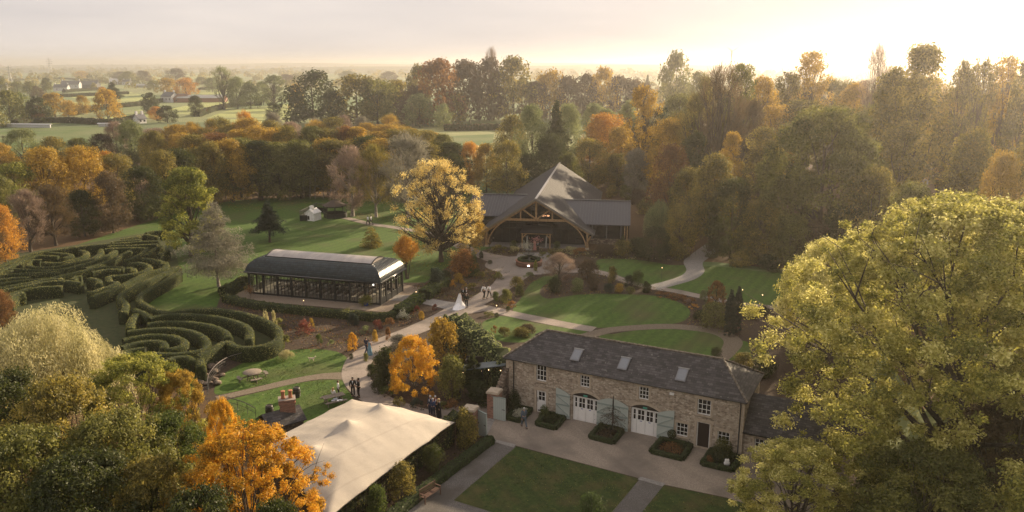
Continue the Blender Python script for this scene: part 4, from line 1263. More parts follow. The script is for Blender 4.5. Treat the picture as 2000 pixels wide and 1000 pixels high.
# roof: curved mansard with flat curved top
ov = .42; zt = 4.75
def ring(f):
    """f 0 eave .. 1 shoulder : inset and height on a quarter-ellipse"""
    a = f * math.pi / 2
    return 2.0 * (1 - math.cos(a)), (zt - GE_) * math.sin(a)
m = MB(); N_ = 9
prev = None
for i in range(N_ + 1):
    ins, dz = ring(i / N_)
    z = GE_ + .08 + dz * .94
    ins2 = ins * .88
    loop = [(-ov * .7 + ins, -ov * .7 + ins2, z), (GL_ + ov * .7 - ins, -ov * .7 + ins2, z), (GL_ + ov * .7 - ins, GW_ + ov * .7 - ins2, z), (-ov * .7 + ins, GW_ + ov * .7 - ins2, z)]
    if prev:
        for k in range(4):
            m.cur = 0 if k % 2 == 0 else 1
            m.face([prev[k], prev[(k + 1) % 4], loop[(k + 1) % 4], loop[k]])
    prev = loop
rf = m.build('roof', [ROOFT, ROOFTY], gh)
a_, b_, c_, d_ = [Vector(p) for p in prev]
m = MB(); n = 8; top = []
for j in range(n + 1):
    f = j / n
    zz = .02 + .42 * math.sin(f * math.pi)
    p, q = a_.lerp(d_, f), b_.lerp(c_, f)
    top.append((p + Vector((.0, 0, zz)), q + Vector((0, 0, zz))))
for j in range(n):
    m.face([top[j][0], top[j][1], top[j + 1][1], top[j + 1][0]], True)
m.face([t[0] for t in reversed(top)]); m.face([t[1] for t in top])
m.build('top_panel', TOPP, rf)
m = MB()
m.bar(a_ + Vector((-.1, -.03, .03)), b_ + Vector((.1, -.03, .03)), .10, .10)
for P_ in ((a_, d_), (b_, c_)):
    for j in range(n): m.bar(top[j][0 if P_[0] is a_ else 1] + Vector((0, 0, .03)), top[j + 1][0 if P_[0] is a_ else 1] + Vector((0, 0, .03)), .12, .10)
m.build('top_trim', BLACKM, rf)
RIBM = plain('rib_metal', (.10, .10, .105), .22, .85, spec=.9)
for side in (0, 1):                      # rolled ribs on the curved ends
    m = MB()
    for j in range(19):
        pts = []
        for i in range(N_ + 1):
            ins, dz = ring(i / N_); ins2 = ins * .88
            y0, y1 = -ov * .7 + ins2, GW_ + ov * .7 - ins2
            yy = -ov * .7 + (GW_ + ov * 1.4) * (j + .5) / 19
            if yy < y0 or yy > y1: break
            pts.append(((GL_ + ov * .7 - ins) if side else (-ov * .7 + ins), yy, GE_ + .10 + dz * .94))
        if len(pts) > 1: m.tube(pts, [.035] * len(pts), 5, False)
    m.build('end_ribs', RIBM, rf)
m = MB()
for (p, q) in (((-ov, -ov), (GL_ + ov, -ov)), ((GL_ + ov, -ov), (GL_ + ov, GW_ + ov)), ((GL_ + ov, GW_ + ov), (-ov, GW_ + ov)), ((-ov, GW_ + ov), (-ov, -ov))):
    m.tube([(p[0], p[1], GE_ + .04), (q[0], q[1], GE_ + .04)], [.09, .09], 8)
m.build('gutter', RIBM, gh)
m = MB(); m.box(-ov * .6, GL_ + ov * .6, -ov * .6, GW_ + ov * .6, GE_ - .03, GE_ + .03); m.build('soffit', BLACKM, gh)
# benches inside: rows of pale chairs seen through the glass
CHW = plain('pale_chair', (.78, .70, .64), .6)
def bench_row(x, i):
    e = empty('chapel_bench', (0, 0, 0), 0, f'slatted ceremony bench inside the glass pavilion, {ORD[i]}{" from the left" if i else ""} of its row', 'bench', 'ceremony benches inside the glass pavilion')
    c, s = math.cos(GH_A), math.sin(GH_A)
    e.location = (ga[0] + c * x - s * .9, ga[1] + s * x + c * .9, .10); e.rotation_euler = (0, 0, GH_A)
    for y0 in (0, 2.75):
        m = MB(); m.box(0, .42, y0, y0 + 2.1, .42, .46); m.build('seat', CHW, e)
        m = MB()
        for z in (.58, .74, .88): m.box(-.03, .0, y0, y0 + 2.1, z, z + .07)
        m.build('backrest', WOODB, e)
        m = MB()
        for yy in (y0 + .05, y0 + 2.0): m.box(0.02, .07, yy, yy + .05, 0, .42); m.box(.36, .41, yy, yy + .05, 0, .42); m.box(-.03, .0, yy, yy + .05, .42, .95)
        m.build('legs', WOODB, e)
for i in range(14): bench_row(3.0 + i * .98, i)
# globe lamp at the corner
c, s = math.cos(GH_A), math.sin(GH_A)
def gpos(x, y): return ga[0] + c * x - s * y, ga[1] + s * x + c * y
x, y = gpos(GL_ - .6, -.5); m = MB(); m.lathe([(.03, -.13), (.11, -.07), (.13, 0), (.11, .07), (.03, .13)], (0, 0, 0), 12)
o = m.build('globe_lamp', plain('lamp_globe', (.8, .8, .75), .3, emit=(1, .95, .85), estr=.6)); o.location = (x, y, GE_ - .22); tag(o, 'white globe lamp under the pavilion eave at its front right corner', 'lamp')
# blue pot with spiky plant
x, y = G(715, 597.5); pt = empty('potted_plant', (x, y, .03), 0, 'spiky green plant in a bright blue pot by the glass pavilion', 'potted plant')
m = MB(); m.lathe([(.22, 0), (.30, .12), (.33, .45), (.36, .5), (.30, .5)], (0, 0, 0), 14); m.build('pot', plain('blue_glaze', (.02, .06, .28), .25), pt)
L = Leaves(); k = 260; T_ = unit(rng.normal(size=(k, 3)) * np.array([1, 1, .7]) + np.array([0, 0, .8])); L.add(quads(T_ * .55 + np.array([0, 0, .5]), unit(rng.normal(size=(k, 3))), 1.1, .07, T_), .5)
link(bpy.data.objects.new('leaves', L.mesh('leaves', [LEAF['olive']])), pt)
x, y = G(489, 582); sp = empty('young_tree', (x, y, 0), 0, 'little copper leaved standard tree at the pavilion front left corner', 'tree')
m = MB(); m.tube([(0, 0, 0), (0, 0, 1.1)], [.025, .02], 5); m.build('trunk', BARK, sp)
L = Leaves(); dd = rng.normal(size=(300, 3)) * .28 + np.array([0, 0, 1.1]); L.add(quads(dd, unit(rng.normal(size=dd.shape)), .16, .08), .4); link(bpy.data.objects.new('crown', L.mesh('crown', [LEAF['rust']])), sp)

# ================================================================ TIMBER BARN
bA, bB = np.array(G(956, 482)), np.array(G(1141, 487))
BA = math.atan2(*(bB - bA)[::-1]) - rad(1.0); bO = (bA + bB) / 2; HWF = float(np.linalg.norm(bB - bA)) / 2
barn = empty('barn', (*bO, 0), BA, 'large oak framed barn with dark tiled roof and glazed gable front', 'barn')
def corr_mat(): return course_mat('interlocking_roof_tiles', [(.020, .019, .022), (.030, .028, .032), (.044, .041, .046)], (.026, .024, .026), .33, .30, 'yz', .72, .6, 1.3, .025, .22, off=0)
BTILE = corr_mat()
BR, BEZ, BHW, BLN, BOV = 8.15, 2.35, 9.0, 45.0, 1.3
m = MB()
# right and left slopes; prow: ridge reaches further forward than the eaves
fr_r, fr_e = (0, -1.6, BR), .2
m.face([(0, -1.6, BR), (0, BLN, BR), (-BHW, BLN - .5, BEZ), (-BHW, .2, BEZ)])
m.face([(0, BLN, BR), (0, -1.6, BR), (BHW, .2, BEZ), (BHW, BLN - .5, BEZ)])
m.face([(0, -1.6, BR - .22), (-BHW, .2, BEZ - .2), (-BHW, BLN - .5, BEZ - .2), (0, BLN, BR - .22)])
m.face([(0, BLN, BR - .22), (BHW, BLN - .5, BEZ - .2), (BHW, .2, BEZ - .2), (0, -1.6, BR - .22)])
m.face([(-BHW, .2, BEZ), (-BHW, BLN - .5, BEZ), (-BHW, BLN - .5, BEZ - .2), (-BHW, .2, BEZ - .2)]); m.face([(BHW, BLN - .5, BEZ), (BHW, .2, BEZ), (BHW, .2, BEZ - .2), (BHW, BLN - .5, BEZ - .2)])
brf = m.build('roof', BTILE, barn)
m = MB()
for sx in (-1, 1):
    m.bar((0, -1.62, BR - .10), (sx * BHW, .18, BEZ - .10), .08, .30)
m.build('bargeboard', plain('bargeboard_metal', (.20, .185, .175), .35, .5), brf)
m = MB(); m.bar((0, -1.6, BR + .03), (0, BLN, BR + .03), .34, .07); m.build('ridge_cap', plain('ridge_metal', (.42, .38, .35), .28, .6, spec=.8), brf)
m = MB(); m.box(BHW - .02, BHW + .12, .3, BLN - .6, BEZ - .16, BEZ - .05); m.box(-BHW - .12, -BHW + .02, .3, BLN - .6, BEZ - .16, BEZ - .05); m.build('gutter', BLACKM, barn)
# walls behind
m = MB(); m.face([(-7.6, 3.0, 0), (7.6, 3.0, 0), (7.6, 3.0, 3.0), (0, 3.0, BR - .5), (-7.6, 3.0, 3.0)])
GBACK = m.build('glazed_gable', GLASSD, barn)
m = MB(); m.box(-7.9, -7.6, 3, BLN - 1, 0, 2.6); m.box(7.6, 7.9, 3, BLN - 1, 0, 2.6); m.face([(7.9, BLN - 1, 0), (-7.9, BLN - 1, 0), (-7.9, BLN - 1, 2.6), (0, BLN - 1, BR - .4), (7.9, BLN - 1, 2.6)]); m.build('wall', DARKWOOD, barn)
m = MB()
for x in np.linspace(-7.2, 7.2, 13):
    zt_ = BR - .7 - abs(x) * .66
    m.box(x - .035, x + .035, 2.94, 2.99, 0, min(zt_, 7.2))
for z in (2.55, 3.4): m.box(-7.0, 7.0, 2.93, 2.985, z, z + .08)
m.build('mullions', BLACKM, barn)
m = MB(); m.box(-7.6, 7.6, -.2, 3.0, .01, .12); m.build('plinth', STONEPAVE, barn)
# oak front truss
k = (BR - BEZ) / BHW
def zr(x): return BR - .42 - abs(x) * k
oak = lambda nm, segs, w=.24, h=.26: (lambda mm: ([mm.bar(a, b, w, h) for a, b in segs], mm.build(nm, OAK, barn))[1])(MB())
oak('rafter', [((0, -.9, zr(0)), (sx * 8.3, .35, zr(8.3))) for sx in (-1, 1)], .26, .34)
oak('tie_beam', [((-4.6, -.45, 4.62), (4.6, -.45, 4.62))], .24, .34)
oak('king_post', [((0, -.7, 4.6), (0, -.75, 7.6))], .28, .24)
for sx in (-1, 1):
    oak('strut', [((sx * .15, -.6, 4.85), (sx * 2.1, -.6, 6.25))], .2, .2)
    oak('queen_post', [((sx * 2.5, -.5, 4.7), (sx * 2.5, -.5, 6.0))], .2, .2)
for sx in (-1, 1):
    pts = []
    for i in range(9):
        f = i / 8
        pts.append((sx * (7.95 * (1 - f) ** 2 + 2 * 7.55 * f * (1 - f) + 4.6 * f * f), -.05 - .4 * f, 2 * 3.1 * f * (1 - f) + 4.6 * f * f))
    oak('arched_brace', list(zip(pts[:-1], pts[1:])), .18, .18)
    oak('post', [((sx * 8.15, -.02, 0), (sx * 7.95, -.02, 2.5)), ((sx * 7.7, 0, .6), (sx * 8.5, .3, 2.1))], .22, .22)
    m = MB(); m.box(sx * 8.0 - .3, sx * 8.0 + .3, -.35, .3, 0, .28); m.build('stone_pad', DRESSED, barn)
# entrance porch
m = MB(); m.face([(-2.6, -.9, 2.65), (2.6, -.9, 2.65), (2.3, 1.6, 3.35), (-2.3, 1.6, 3.35)]); m.face([(-2.6, -.9, 2.55), (-2.3, 1.6, 3.25), (2.3, 1.6, 3.25), (2.6, -.9, 2.55)])
m.face([(-2.6, -.9, 2.55), (2.6, -.9, 2.55), (2.6, -.9, 2.65), (-2.6, -.9, 2.65)]); m.build('porch_roof', BTILE, barn)
for sx in (-1, 1):
    oak('porch_post', [((sx * 2.2, -.7, 0), (sx * 2.2, -.7, 2.5)), ((sx * 2.2, -.7, 1.75), (sx * 1.5, -.7, 2.45))], .17, .17)
oak('porch_beam', [((-2.4, -.7, 2.47), (2.4, -.7, 2.47))], .16, .16)
m = MB(); m.box(-1.1, 1.1, 2.88, 2.92, .12, 2.4)
dd_ = m.build('door', plain('door_glass', (.03, .03, .03), .2), barn)
for x in (-1.55, 1.5):
    m = MB(); m.bar((x, -.2, .2), (x + .1, -.2, 2.0), .22, .05); m.build('curtain', plain('white_drape', (.35, .35, .34), .9), barn)
m = MB(); m.lathe([(.05, -.04), (.1, 0), (.05, .04)], (0, -.2, 2.42), 8); m.build('porch_lamp', plain('porch_light', (1, 1, .9), .3, emit=(1, .93, .8), estr=5), barn)
# chandelier glow behind the gable
m = MB()
for q in range(12): m.lathe([(.02, -.05), (.06, 0), (.02, .05)], (1.25 + math.cos(q * .52) * .55, 1.6, 4.95 + .08 * math.sin(q * 2.1)), 6)
m.build('chandelier', plain('chandelier_bulbs', (1, .6, .35), .4, emit=(1, .5, .25), estr=1.2), barn)

def seam_wing(name, xr0, xr1, yr, zr_, xe0, xe1, ye, ze, label, back=7.0):
    """standing seam wing: ridge and eave given in the barn's local frame"""
    e = empty(name, (*bO, 0), BA, label, 'outbuilding')
    m = MB(); thick(m, [(xe0, ye, ze), (xe1, ye, ze), (xr1, yr, zr_), (xr0, yr, zr_)], .12)
    thick(m, [(xr0, yr, zr_ + .001), (xr1, yr, zr_ + .001), (xe1, yr + back, ze), (xe0, yr + back, ze)], .12)
    SEAM = plain('seam_metal', (.052, .052, .062), .42, .5); r_ = m.build('roof', SEAM, e)
    m = MB(); n = int(abs(xe1 - xe0) / .48)
    for i in range(n + 1):
        f = i / n
        a, b = Vector((xe0 + (xe1 - xe0) * f, ye, ze + .035)), Vector((xr0 + (xr1 - xr0) * f, yr, zr_ + .035))
        if abs(b.x - a.x) > .02: b.x = a.x if min(xr0, xr1) <= a.x <= max(xr0, xr1) else b.x
        m.bar(a, b, .05, .07)
    m.build('seam', plain('seam_rib', (.075, .075, .085), .4, .5), r_)
    m = MB(); m.bar((xr0, yr, zr_ + .08), (xr1, yr, zr_ + .08), .25, .06); m.build('ridge_cap', plain('seam_ridge', (.12, .12, .13), .35, .5), r_)
    return e, r_
def bl(px, py, z):
    P = np.array(G(px, py, z)) - bO
    return float(P[0] * math.cos(BA) + P[1] * math.sin(BA)), float(-P[0] * math.sin(BA) + P[1] * math.cos(BA))
xr1, yr1 = bl(1232, 392.5, 5.9); xr0, yr0 = bl(1110, 390.5, 5.9); xe1, ye1 = bl(1231, 441, 3.3); xe0, ye0 = bl(1157, 438, 3.3)
yr_, ye_ = (yr0 + yr1) / 2, (ye0 + ye1) / 2
w1, _ = seam_wing('barn_wing', 3.0, xr1, yr_, 5.9, 6.4, xe1, ye_, 3.3, 'right wing of the barn with grey standing seam roof and glass wall', 6.5)
m = MB(); m.box(8.2, xe1 - .2, ye_ + .55, ye_ + .60, .9, 3.25); m.build('glazing', GLASSD, w1)
m = MB(); m.box(8.2, xe1 - .1, ye_ + .35, ye_ + .8, 0, .9); m.build('low_wall', STONEW, w1)
m = MB(); m.box(xe1 - .5, xe1 - .3, ye_ + .5, ye_ + 12, 0, 3.2); m.build('end_wall', DARKWOOD, w1)
for x, mt in ((8.6, GREYM), (10.9, GREYM), (13.2, GREYM), (xe1 - .45, OAK), (xe1 - .85, OAK)):
    m = MB(); m.box(x - .1, x + .1, ye_ + .3, ye_ + .5, .9 if mt is GREYM else 0, 3.2); m.build('post', mt, w1)
xl0, yl0 = bl(925, 378, 5.9); xl1, yl1 = bl(1032, 381, 5.9); xk0, yk0 = bl(925, 421, 3.3); xk1, yk1 = bl(972, 422, 3.3)
yr_, yk_ = (yl0 + yl1) / 2, (yk0 + yk1) / 2
w2, _ = seam_wing('barn_wing', xl0, -2.5, yr_, 5.9, xl0, -6.6, yk_, 3.3, 'left wing of the barn with grey standing seam roof half hidden by the amber tree', 6.5)
m = MB(); m.box(xl0 + .3, -8.2, yk_ + .5, yk_ + .6, 0, 3.25); m.build('glazing', GLASSD, w2)
m = MB(); m.box(xl0 + .2, xl0 + .3, yk_ + .6, yk_ + 12, 0, 3.2); m.build('end_wall', DARKWOOD, w2)

# yard things behind the barn
x, y = G(1003, 372); e = empty('board_fence', (x - 5, y, 0), -.1, 'brown board fence behind the left wing of the barn', 'fence')
m = MB()
for i in range(40): m.box(i * .26, i * .26 + .24, 0, .04, 0, 2.6)
m.build('boards', WOODG, e)
x, y = G(1022, 372); e = empty('storage_container', (x - 1, y - 1, 0), -.1, 'dark green storage container behind the barn roof', 'container')
m = MB(); m.box(0, 6, 0, 2.4, .15, 3.0); m.build('body', plain('container_green', (.02, .06, .045), .5), e)
m = MB()
for i in range(24): m.box(i * .25, i * .25 + .1, -.04, 0, .2, 2.9)
m.build('ribs', plain('container_green_rib', (.02, .055, .04), .5), e)
x, y = G(1222, 372); e = empty('store_shed', (x, y, 0), -.15, 'low brick store with flat roof between the barn and trees', 'shed')
m = MB(); m.box(0, 6, 0, 3, 0, 2.3); m.build('wall', BRICK, e); m = MB(); m.box(-.2, 6.2, -.2, 3.2, 2.303, 2.5); m.build('roof', GREYM, e)
m = MB(); m.box(2.4, 3.3, -.05, -.005, 0, 2.0); m.build('door', DARKWOOD, e)

# ================================================================ STRETCH TENT
TENT = noise_mat('tent_fabric', [(.37, .33, .28), (.42, .37, .315), (.46, .41, .35)], .9, .8, .25, 2.2, spec=.15, stretch=(1, 1, 1), second=((.34, .30, .255), .22, .5, .75))
tz = 2.55
overlay_bands(TENT, .13, .62, .0, .015, .90)
TA, TB, TC, TD = [np.array(G(*p, tz)) for p in ((687, 774), (889, 819), (640, 1008), (500, 868))]
tent = empty('stretch_tent', (*((TA + TB + TC + TD) / 4), 0), 0, 'cream stretch tent with three soft peaks over the courtyard beside the brick chimney', 'tent')
to = np.array(tent.location[:2])
peaks = [(np.array(G(742, 779.5, 4.35)) , 1.75), (np.array(G(679, 818, 4.35)), 1.8), (np.array(G(610, 862, 4.3)), 1.55)]
extra = [(np.array(G(575, 880, 4.0)), 1.0), (np.array(G(790, 870, 3.3)), .35), (np.array(G(700, 930, 3.3)), .35)]
m = MB(); NU, NV = 70, 56
Vt = []
for j in range(NV + 1):
    for i in range(NU + 1):
        u, v = i / NU, j / NV
        P = (TA * (1 - u) + TB * u) * (1 - v) + (TD * (1 - u) + TC * u) * v
        # scalloped edges pull in between anchor points
        cen = (TA + TB + TC + TD) / 4
        edge = min(u, 1 - u, v, 1 - v)
        for tt, ww_ in ((u, min(v, 1 - v)), (v, min(u, 1 - u))):
            P = P + (cen - P) * .022 * abs(math.sin(tt * math.pi * 4)) * math.exp(-ww_ * 12)
        z = tz - .25 + .75 * (1 - math.exp(-edge * 7))
        for pk, hh in peaks + extra:
            dd2 = np.linalg.norm(P - pk)
            z += hh * (.42 * math.exp(-dd2 / .55) + .28 * math.exp(-(dd2 / 3.2) ** 2)) * (1 if hh > 1.2 else .4) * .9
        z += .006 * math.sin(P[0] * 3.1 + P[1] * 4.2) + .010 * math.sin(P[0] * 1.1 + P[1] * 1.5)
        Vt.append((P[0] - to[0], P[1] - to[1], z))
Qt = [(j * (NU + 1) + i, (j + 1) * (NU + 1) + i, (j + 1) * (NU + 1) + i + 1, j * (NU + 1) + i + 1) for j in range(NV) for i in range(NU)]
me = np_mesh('canopy', Vt, Qt, [TENT], smooth=True)
cano = link(bpy.data.objects.new('canopy', me), tent)
so = cano.modifiers.new('thickness', 'SOLIDIFY'); so.thickness = .02
m = MB()
for e1, e2 in ((0, 1), (1, 3), (3, 2), (2, 0)):
    ix = {0: 0, 1: NU, 2: NV * (NU + 1), 3: NV * (NU + 1) + NU}
pl_ = [0, NU // 3, 2 * NU // 3, NU, (NU + 1) * (NV // 2) + NU, NV * (NU + 1) + NU, NV * (NU + 1), (NU + 1) * (NV // 2)]
for q in pl_: m = MB(); m.tube([(Vt[q][0], Vt[q][1], 0), (Vt[q][0], Vt[q][1], Vt[q][2] - .02)], [.04, .04], 6); m.build('pole', WOODB, tent)
def edge_tube(ids, nm='edge_rope'):
    m = MB(); m.tube([(Vt[q][0], Vt[q][1], Vt[q][2] - .02) for q in ids], [.03] * len(ids), 5, False); m.build(nm, plain('rope_dark', (.05, .045, .04), .9), tent)
edge_tube([j * (NU + 1) + NU for j in range(NV + 1)])
edge_tube(list(range(NU + 1)))

# slate-roofed building under the tent's left end with brick chimney
x, y = G(565, 846); pub = empty('slate_outbuilding', (x, y, 0), rad(38), 'small slate roofed building at the left end of the tent', 'outbuilding')
m = MB(); m.box(-1.9, .8, -1.1, 1.1, 0, 1.5); m.build('wall', STONEW, pub)
m = MB(); thick(m, [(-2.1, -1.3, 1.4), (1, -1.3, 1.4), (1, 0, 2.2), (-2.1, 0, 2.2)], .08); thick(m, [(1, 1.3, 1.4), (-2.1, 1.3, 1.4), (-2.1, 0, 2.201), (1, 0, 2.201)], .08); m.build('roof', SLATE, pub)
x, y = G(565, 846); ch = empty('brick_chimney', (x, y, 0), rad(18), 'red brick chimney stack with two clay pots beside the cream tent', 'chimney')
m = MB(); m.box(-.58, .58, -.42, .42, 0, 2.9); m.build('stack', BRICK, ch)
m = MB(); m.box(-.65, .65, -.49, .49, 2.6, 2.75); m.box(-.66, .66, -.50, .50, 2.902, 3.0); m.build('corbel', BRICK, ch)
POT = plain('terracotta', (.34, .14, .075), .8)
for xx in (-.28, .28):
    m = MB(); m.lathe([(.17, 0), (.15, .1), (.135, .5), (.18, .55), (.18, .62), (.12, .62)], (xx, 0, 3.002), 12); m.build('chimney_pot', POT, ch)

# ================================================================ SMALL THINGS
def barrel(px, py, label):
    x, y = G(px, py); e = empty('barrel', (x, y, .03), 0, label, 'barrel', 'dark barrels on the lawn')
    m = MB(); m.lathe([(.26, 0), (.31, .2), (.34, .45), (.31, .72), (.26, .92), (.24, .92), (.23, .89)], (0, 0, 0), 16); m.build('staves', plain('barrel_stain', (.022, .014, .010), .55), e)
    m = MB()
    for z, r_ in ((.12, .30), (.3, .335), (.62, .335), (.8, .30)): m.lathe([(r_ - .01, z - .025), (r_ + .006, z - .02), (r_ + .006, z + .02), (r_ - .01, z + .025)], (0, 0, 0), 16)
    m.build('hoops', plain('barrel_hoop', (.07, .07, .07), .4, .8), e)
    m = MB(); m.lathe([(.001, .885), (.232, .885)], (0, 0, 0), 16); m.build('lid', plain('barrel_lid', (.14, .13, .125), .8), e)
barrel(580, 776, 'dark wooden barrel on the grass nearer the gravel path')
barrel(527, 812, 'dark wooden barrel on the grass nearer the chimney')

x, y = G(494, 742); pt_ = empty('picnic_table', (x, y, .03), .2, 'round weathered picnic table with curved bench seats on the upper lawn', 'picnic table')
m = MB(); m.lathe([(.02, .72), (.82, .72), (.85, .76), (.82, .79), (.02, .79)], (0, 0, 0), 24); m.build('table_top', WOODG, pt_)
for q in range(4):
    a = q * math.pi / 2 + .4
    m = MB(); pts = [(math.cos(a + d_) * 1.25, math.sin(a + d_) * 1.25, .43) for d_ in np.linspace(-.42, .42, 6)]
    for p_, q_ in zip(pts[:-1], pts[1:]): m.bar(p_, q_, .30, .05)
    m.build('bench_seat', WOODG, pt_)
    m = MB(); m.bar((math.cos(a) * 1.2, math.sin(a) * 1.2, .38), (math.cos(a) * .2, math.sin(a) * .2, .38), .08, .06); m.bar((math.cos(a) * 1.22, math.sin(a) * 1.22, .0), (math.cos(a) * 1.15, math.sin(a) * 1.15, .40), .08, .06); m.bar((math.cos(a) * .5, math.sin(a) * .5, 0), (math.cos(a) * .35, math.sin(a) * .35, .72), .08, .06); m.build('leg', WOODG, pt_)
def trestle(px, py, rz, label):
    x, y = G(px, py); e = empty('picnic_table', (x, y, .03), rz, label, 'picnic table')
    m = MB()
    for i in range(5): m.box(-.95, .95, -.38 + i * .155, -.24 + i * .155, .72, .76)
    m.build('table_top', WOODG, e)
    for yy in (-.72, .72): m = MB(); m.box(-.95, .95, yy - .13, yy + .13, .43, .47); m.build('bench_seat', WOODG, e)
    for xx in (-.65, .65):
        m = MB(); m.bar((xx, -.7, .40), (xx, .7, .40), .05, .09); m.bar((xx, -.6, 0), (xx, -.2, .72), .05, .09); m.bar((xx, .6, 0), (xx, .2, .72), .05, .09); m.build('leg', WOODG, e)
    return e
trestle(652, 789, .55, 'weathered picnic table behind the tent with blonde guest seated')
m = MB(); x, y = G(655, 783, .79)
for k in range(5): m.bar((x + random.uniform(-.5, .4), y + random.uniform(-.25, .25), .80 + k * .01), (x + random.uniform(-.2, .6), y + random.uniform(-.25, .3), .83 + k * .02), .25, .03)
tag(m.build('folded_coat', plain('grey_blue_cloth', (.20, .21, .26), .9)), 'grey blue coat lying on the picnic table behind the tent', 'coat')

# bench on the gravel
(x0, y0), (x1, y1) = G(820, 985), G(855, 962)
bn = empty('park_bench', ((x0 + x1) / 2, (y0 + y1) / 2, .034), math.atan2(y1 - y0, x1 - x0), 'brown slatted bench on the grey gravel against the low hedge', 'bench')
BWD = plain('bench_wood', (.10, .055, .04), .6)
m = MB()
for k in range(4): m.box(-.8, .8, -.36 + k * .11, -.28 + k * .11, .42, .45)
m.build('seat', BWD, bn)
m = MB()
for k in range(14): m.box(-.76 + k * .115, -.72 + k * .115, .12, .145, .5, .86)
m.box(-.8, .8, .11, .15, .86, .92); m.box(-.8, .8, .11, .15, .46, .50); m.build('backrest', BWD, bn)
for sx in (-1, 1):
    m = MB(); m.box(sx * .78 - .03, sx * .78 + .03, -.38, -.32, 0, .64); m.build('leg', BWD, bn)
    m = MB(); m.box(sx * .78 - .03, sx * .78 + .03, .10, .16, 0, .94); m.build('leg', BWD, bn)
    m = MB(); m.box(sx * .78 - .04, sx * .78 + .04, -.40, .12, .64, .68); m.build('armrest', BWD, bn)

# curving black railing by the maze
def railing(px, label, h=1.0, rails=2, nm='railing'):
    P = resample(spline([G(*p) for p in px], sub=6), .25); e = empty(nm, (*P[0], 0), 0, label, 'railing')
    Q = [(p[0] - P[0][0], p[1] - P[0][1]) for p in P]
    for r_ in range(rails):
        m = MB(); z = h - r_ * h / (rails + .2); m.tube([(*q, z) for q in Q], [.035 if r_ == 0 else .018] * len(Q), 5); m.build('handrail' if r_ == 0 else 'rail', BLACKM if r_ else plain('worn_rail', (.10, .085, .08), .4, .4), e)
    st = max(int(1.35 / .25), 1)
    for q in Q[::st]:
        m = MB(); m.tube([(*q, 0), (*q, h)], [.022, .022], 5); m.build('post', BLACKM, e)
railing([(406, 771), (410, 752), (424, 733), (446, 718), (470, 710), (498, 700), (520, 692)], 'curved black handrail with posts between maze hedge and lawn', 1.05, 4)
railing([(390, 762), (398, 765), (406, 770)], 'short black rail at the foot of the curved handrail', 1.0, 2)
railing([(443, 795), (460, 800), (478, 806), (500, 818)], 'low black post and wire fence at the left edge of the barrel lawn', .95, 2, 'wire_fence')
for i in range(34):
    x, y = G(385 + random.random() * 55, 705 + random.random() * 48)
    m = MB(); r_ = random.uniform(.18, .42); m.lathe([(r_ * .6, 0), (r_, r_ * .35), (r_ * .85, r_ * .8), (r_ * .3, r_ * 1.05)], (0, 0, 0), 7, random.uniform(.7, 1.3), 1)
    o = m.build('boulder', STONEW, None, (x, y, 0)); o.rotation_euler = (0, random.uniform(-.3, .3), random.random() * 6)
    tag(o, 'grey rockery boulder in the bank between maze hedge and black railing', 'boulder', 'rockery boulders beside the railing')

# gazebo and oven area on the back lawn
x, y = G(655, 424); gz = empty('gazebo', (x, y, 0), .2, 'octagonal black timber gazebo with pointed roof on the back lawn', 'gazebo')
m = MB(); R_ = 2.1
for q in range(8):
    a = q * math.pi / 4; m.tube([(math.cos(a) * R_, math.sin(a) * R_, 0), (math.cos(a) * R_, math.sin(a) * R_, 2.4)], [.07, .07], 6)
m.build('post', BLACKM, gz)
m = MB()
for q in range(8):
    if q == 3: continue
    a, b = q * math.pi / 4, (q + 1) * math.pi / 4
    P, Q = Vector((math.cos(a) * R_, math.sin(a) * R_, 0)), Vector((math.cos(b) * R_, math.sin(b) * R_, 0))
    m.bar(P + Vector((0, 0, .42)), Q + Vector((0, 0, .42)), .05, .80); m.bar(P + Vector((0, 0, .86)), Q + Vector((0, 0, .86)), .10, .06); m.bar(P + Vector((0, 0, 2.2)), Q + Vector((0, 0, 2.2)), .05, .22)
m.build('panel', BLACKM, gz)
m = MB()
for q in range(8):
    a, b = q * math.pi / 4, (q + 1) * math.pi / 4
    m.face([(math.cos(a) * 2.5, math.sin(a) * 2.5, 2.35), (math.cos(b) * 2.5, math.sin(b) * 2.5, 2.35), (0, 0, 3.5)])
m.build('roof', plain('gazebo_felt', (.075, .055, .045), .9), gz)
def screen(p0, p1, h, label):
    (x0, y0), (x1, y1) = G(*p0), G(*p1); Lg = math.hypot(x1 - x0, y1 - y0)
    e = empty('screen_fence', (x0, y0, 0), math.atan2(y1 - y0, x1 - x0), label, 'fence')
    m = MB(); m.box(0, Lg, -.03, .03, .05, h * .55); m.build('panel', BLACKM, e)
    m = MB(); m.box(0, Lg, -.04, .04, h - .07, h); k = int(Lg / .3)
    for i in range(k + 1): m.box(Lg * i / k - .015, Lg * i / k + .015, -.03, .03, h * .55, h - .05)
    m.build('slats', plain('slat_grey', (.06, .06, .055), .6), e)
screen((586, 432), (601, 431.5), 2.0, 'black slatted screen fence left of the white oven')
screen((586, 432), (620, 414), 1.9, 'black slatted screen fence running back from the oven')
screen((620, 414), (640, 417), 1.8, 'black slatted screen fence between back lawn and gazebo')
x, y = G(611, 430); ov_ = empty('oven_house', (x, y, 0), -.35, 'small whitewashed stone oven with gable and chimney on the back lawn', 'oven')
WW = noise_mat('whitewash', [(.62, .60, .58), (.76, .74, .72), (.84, .83, .80)], 3, .95, .5)
m = MB(); w_ = 1.0
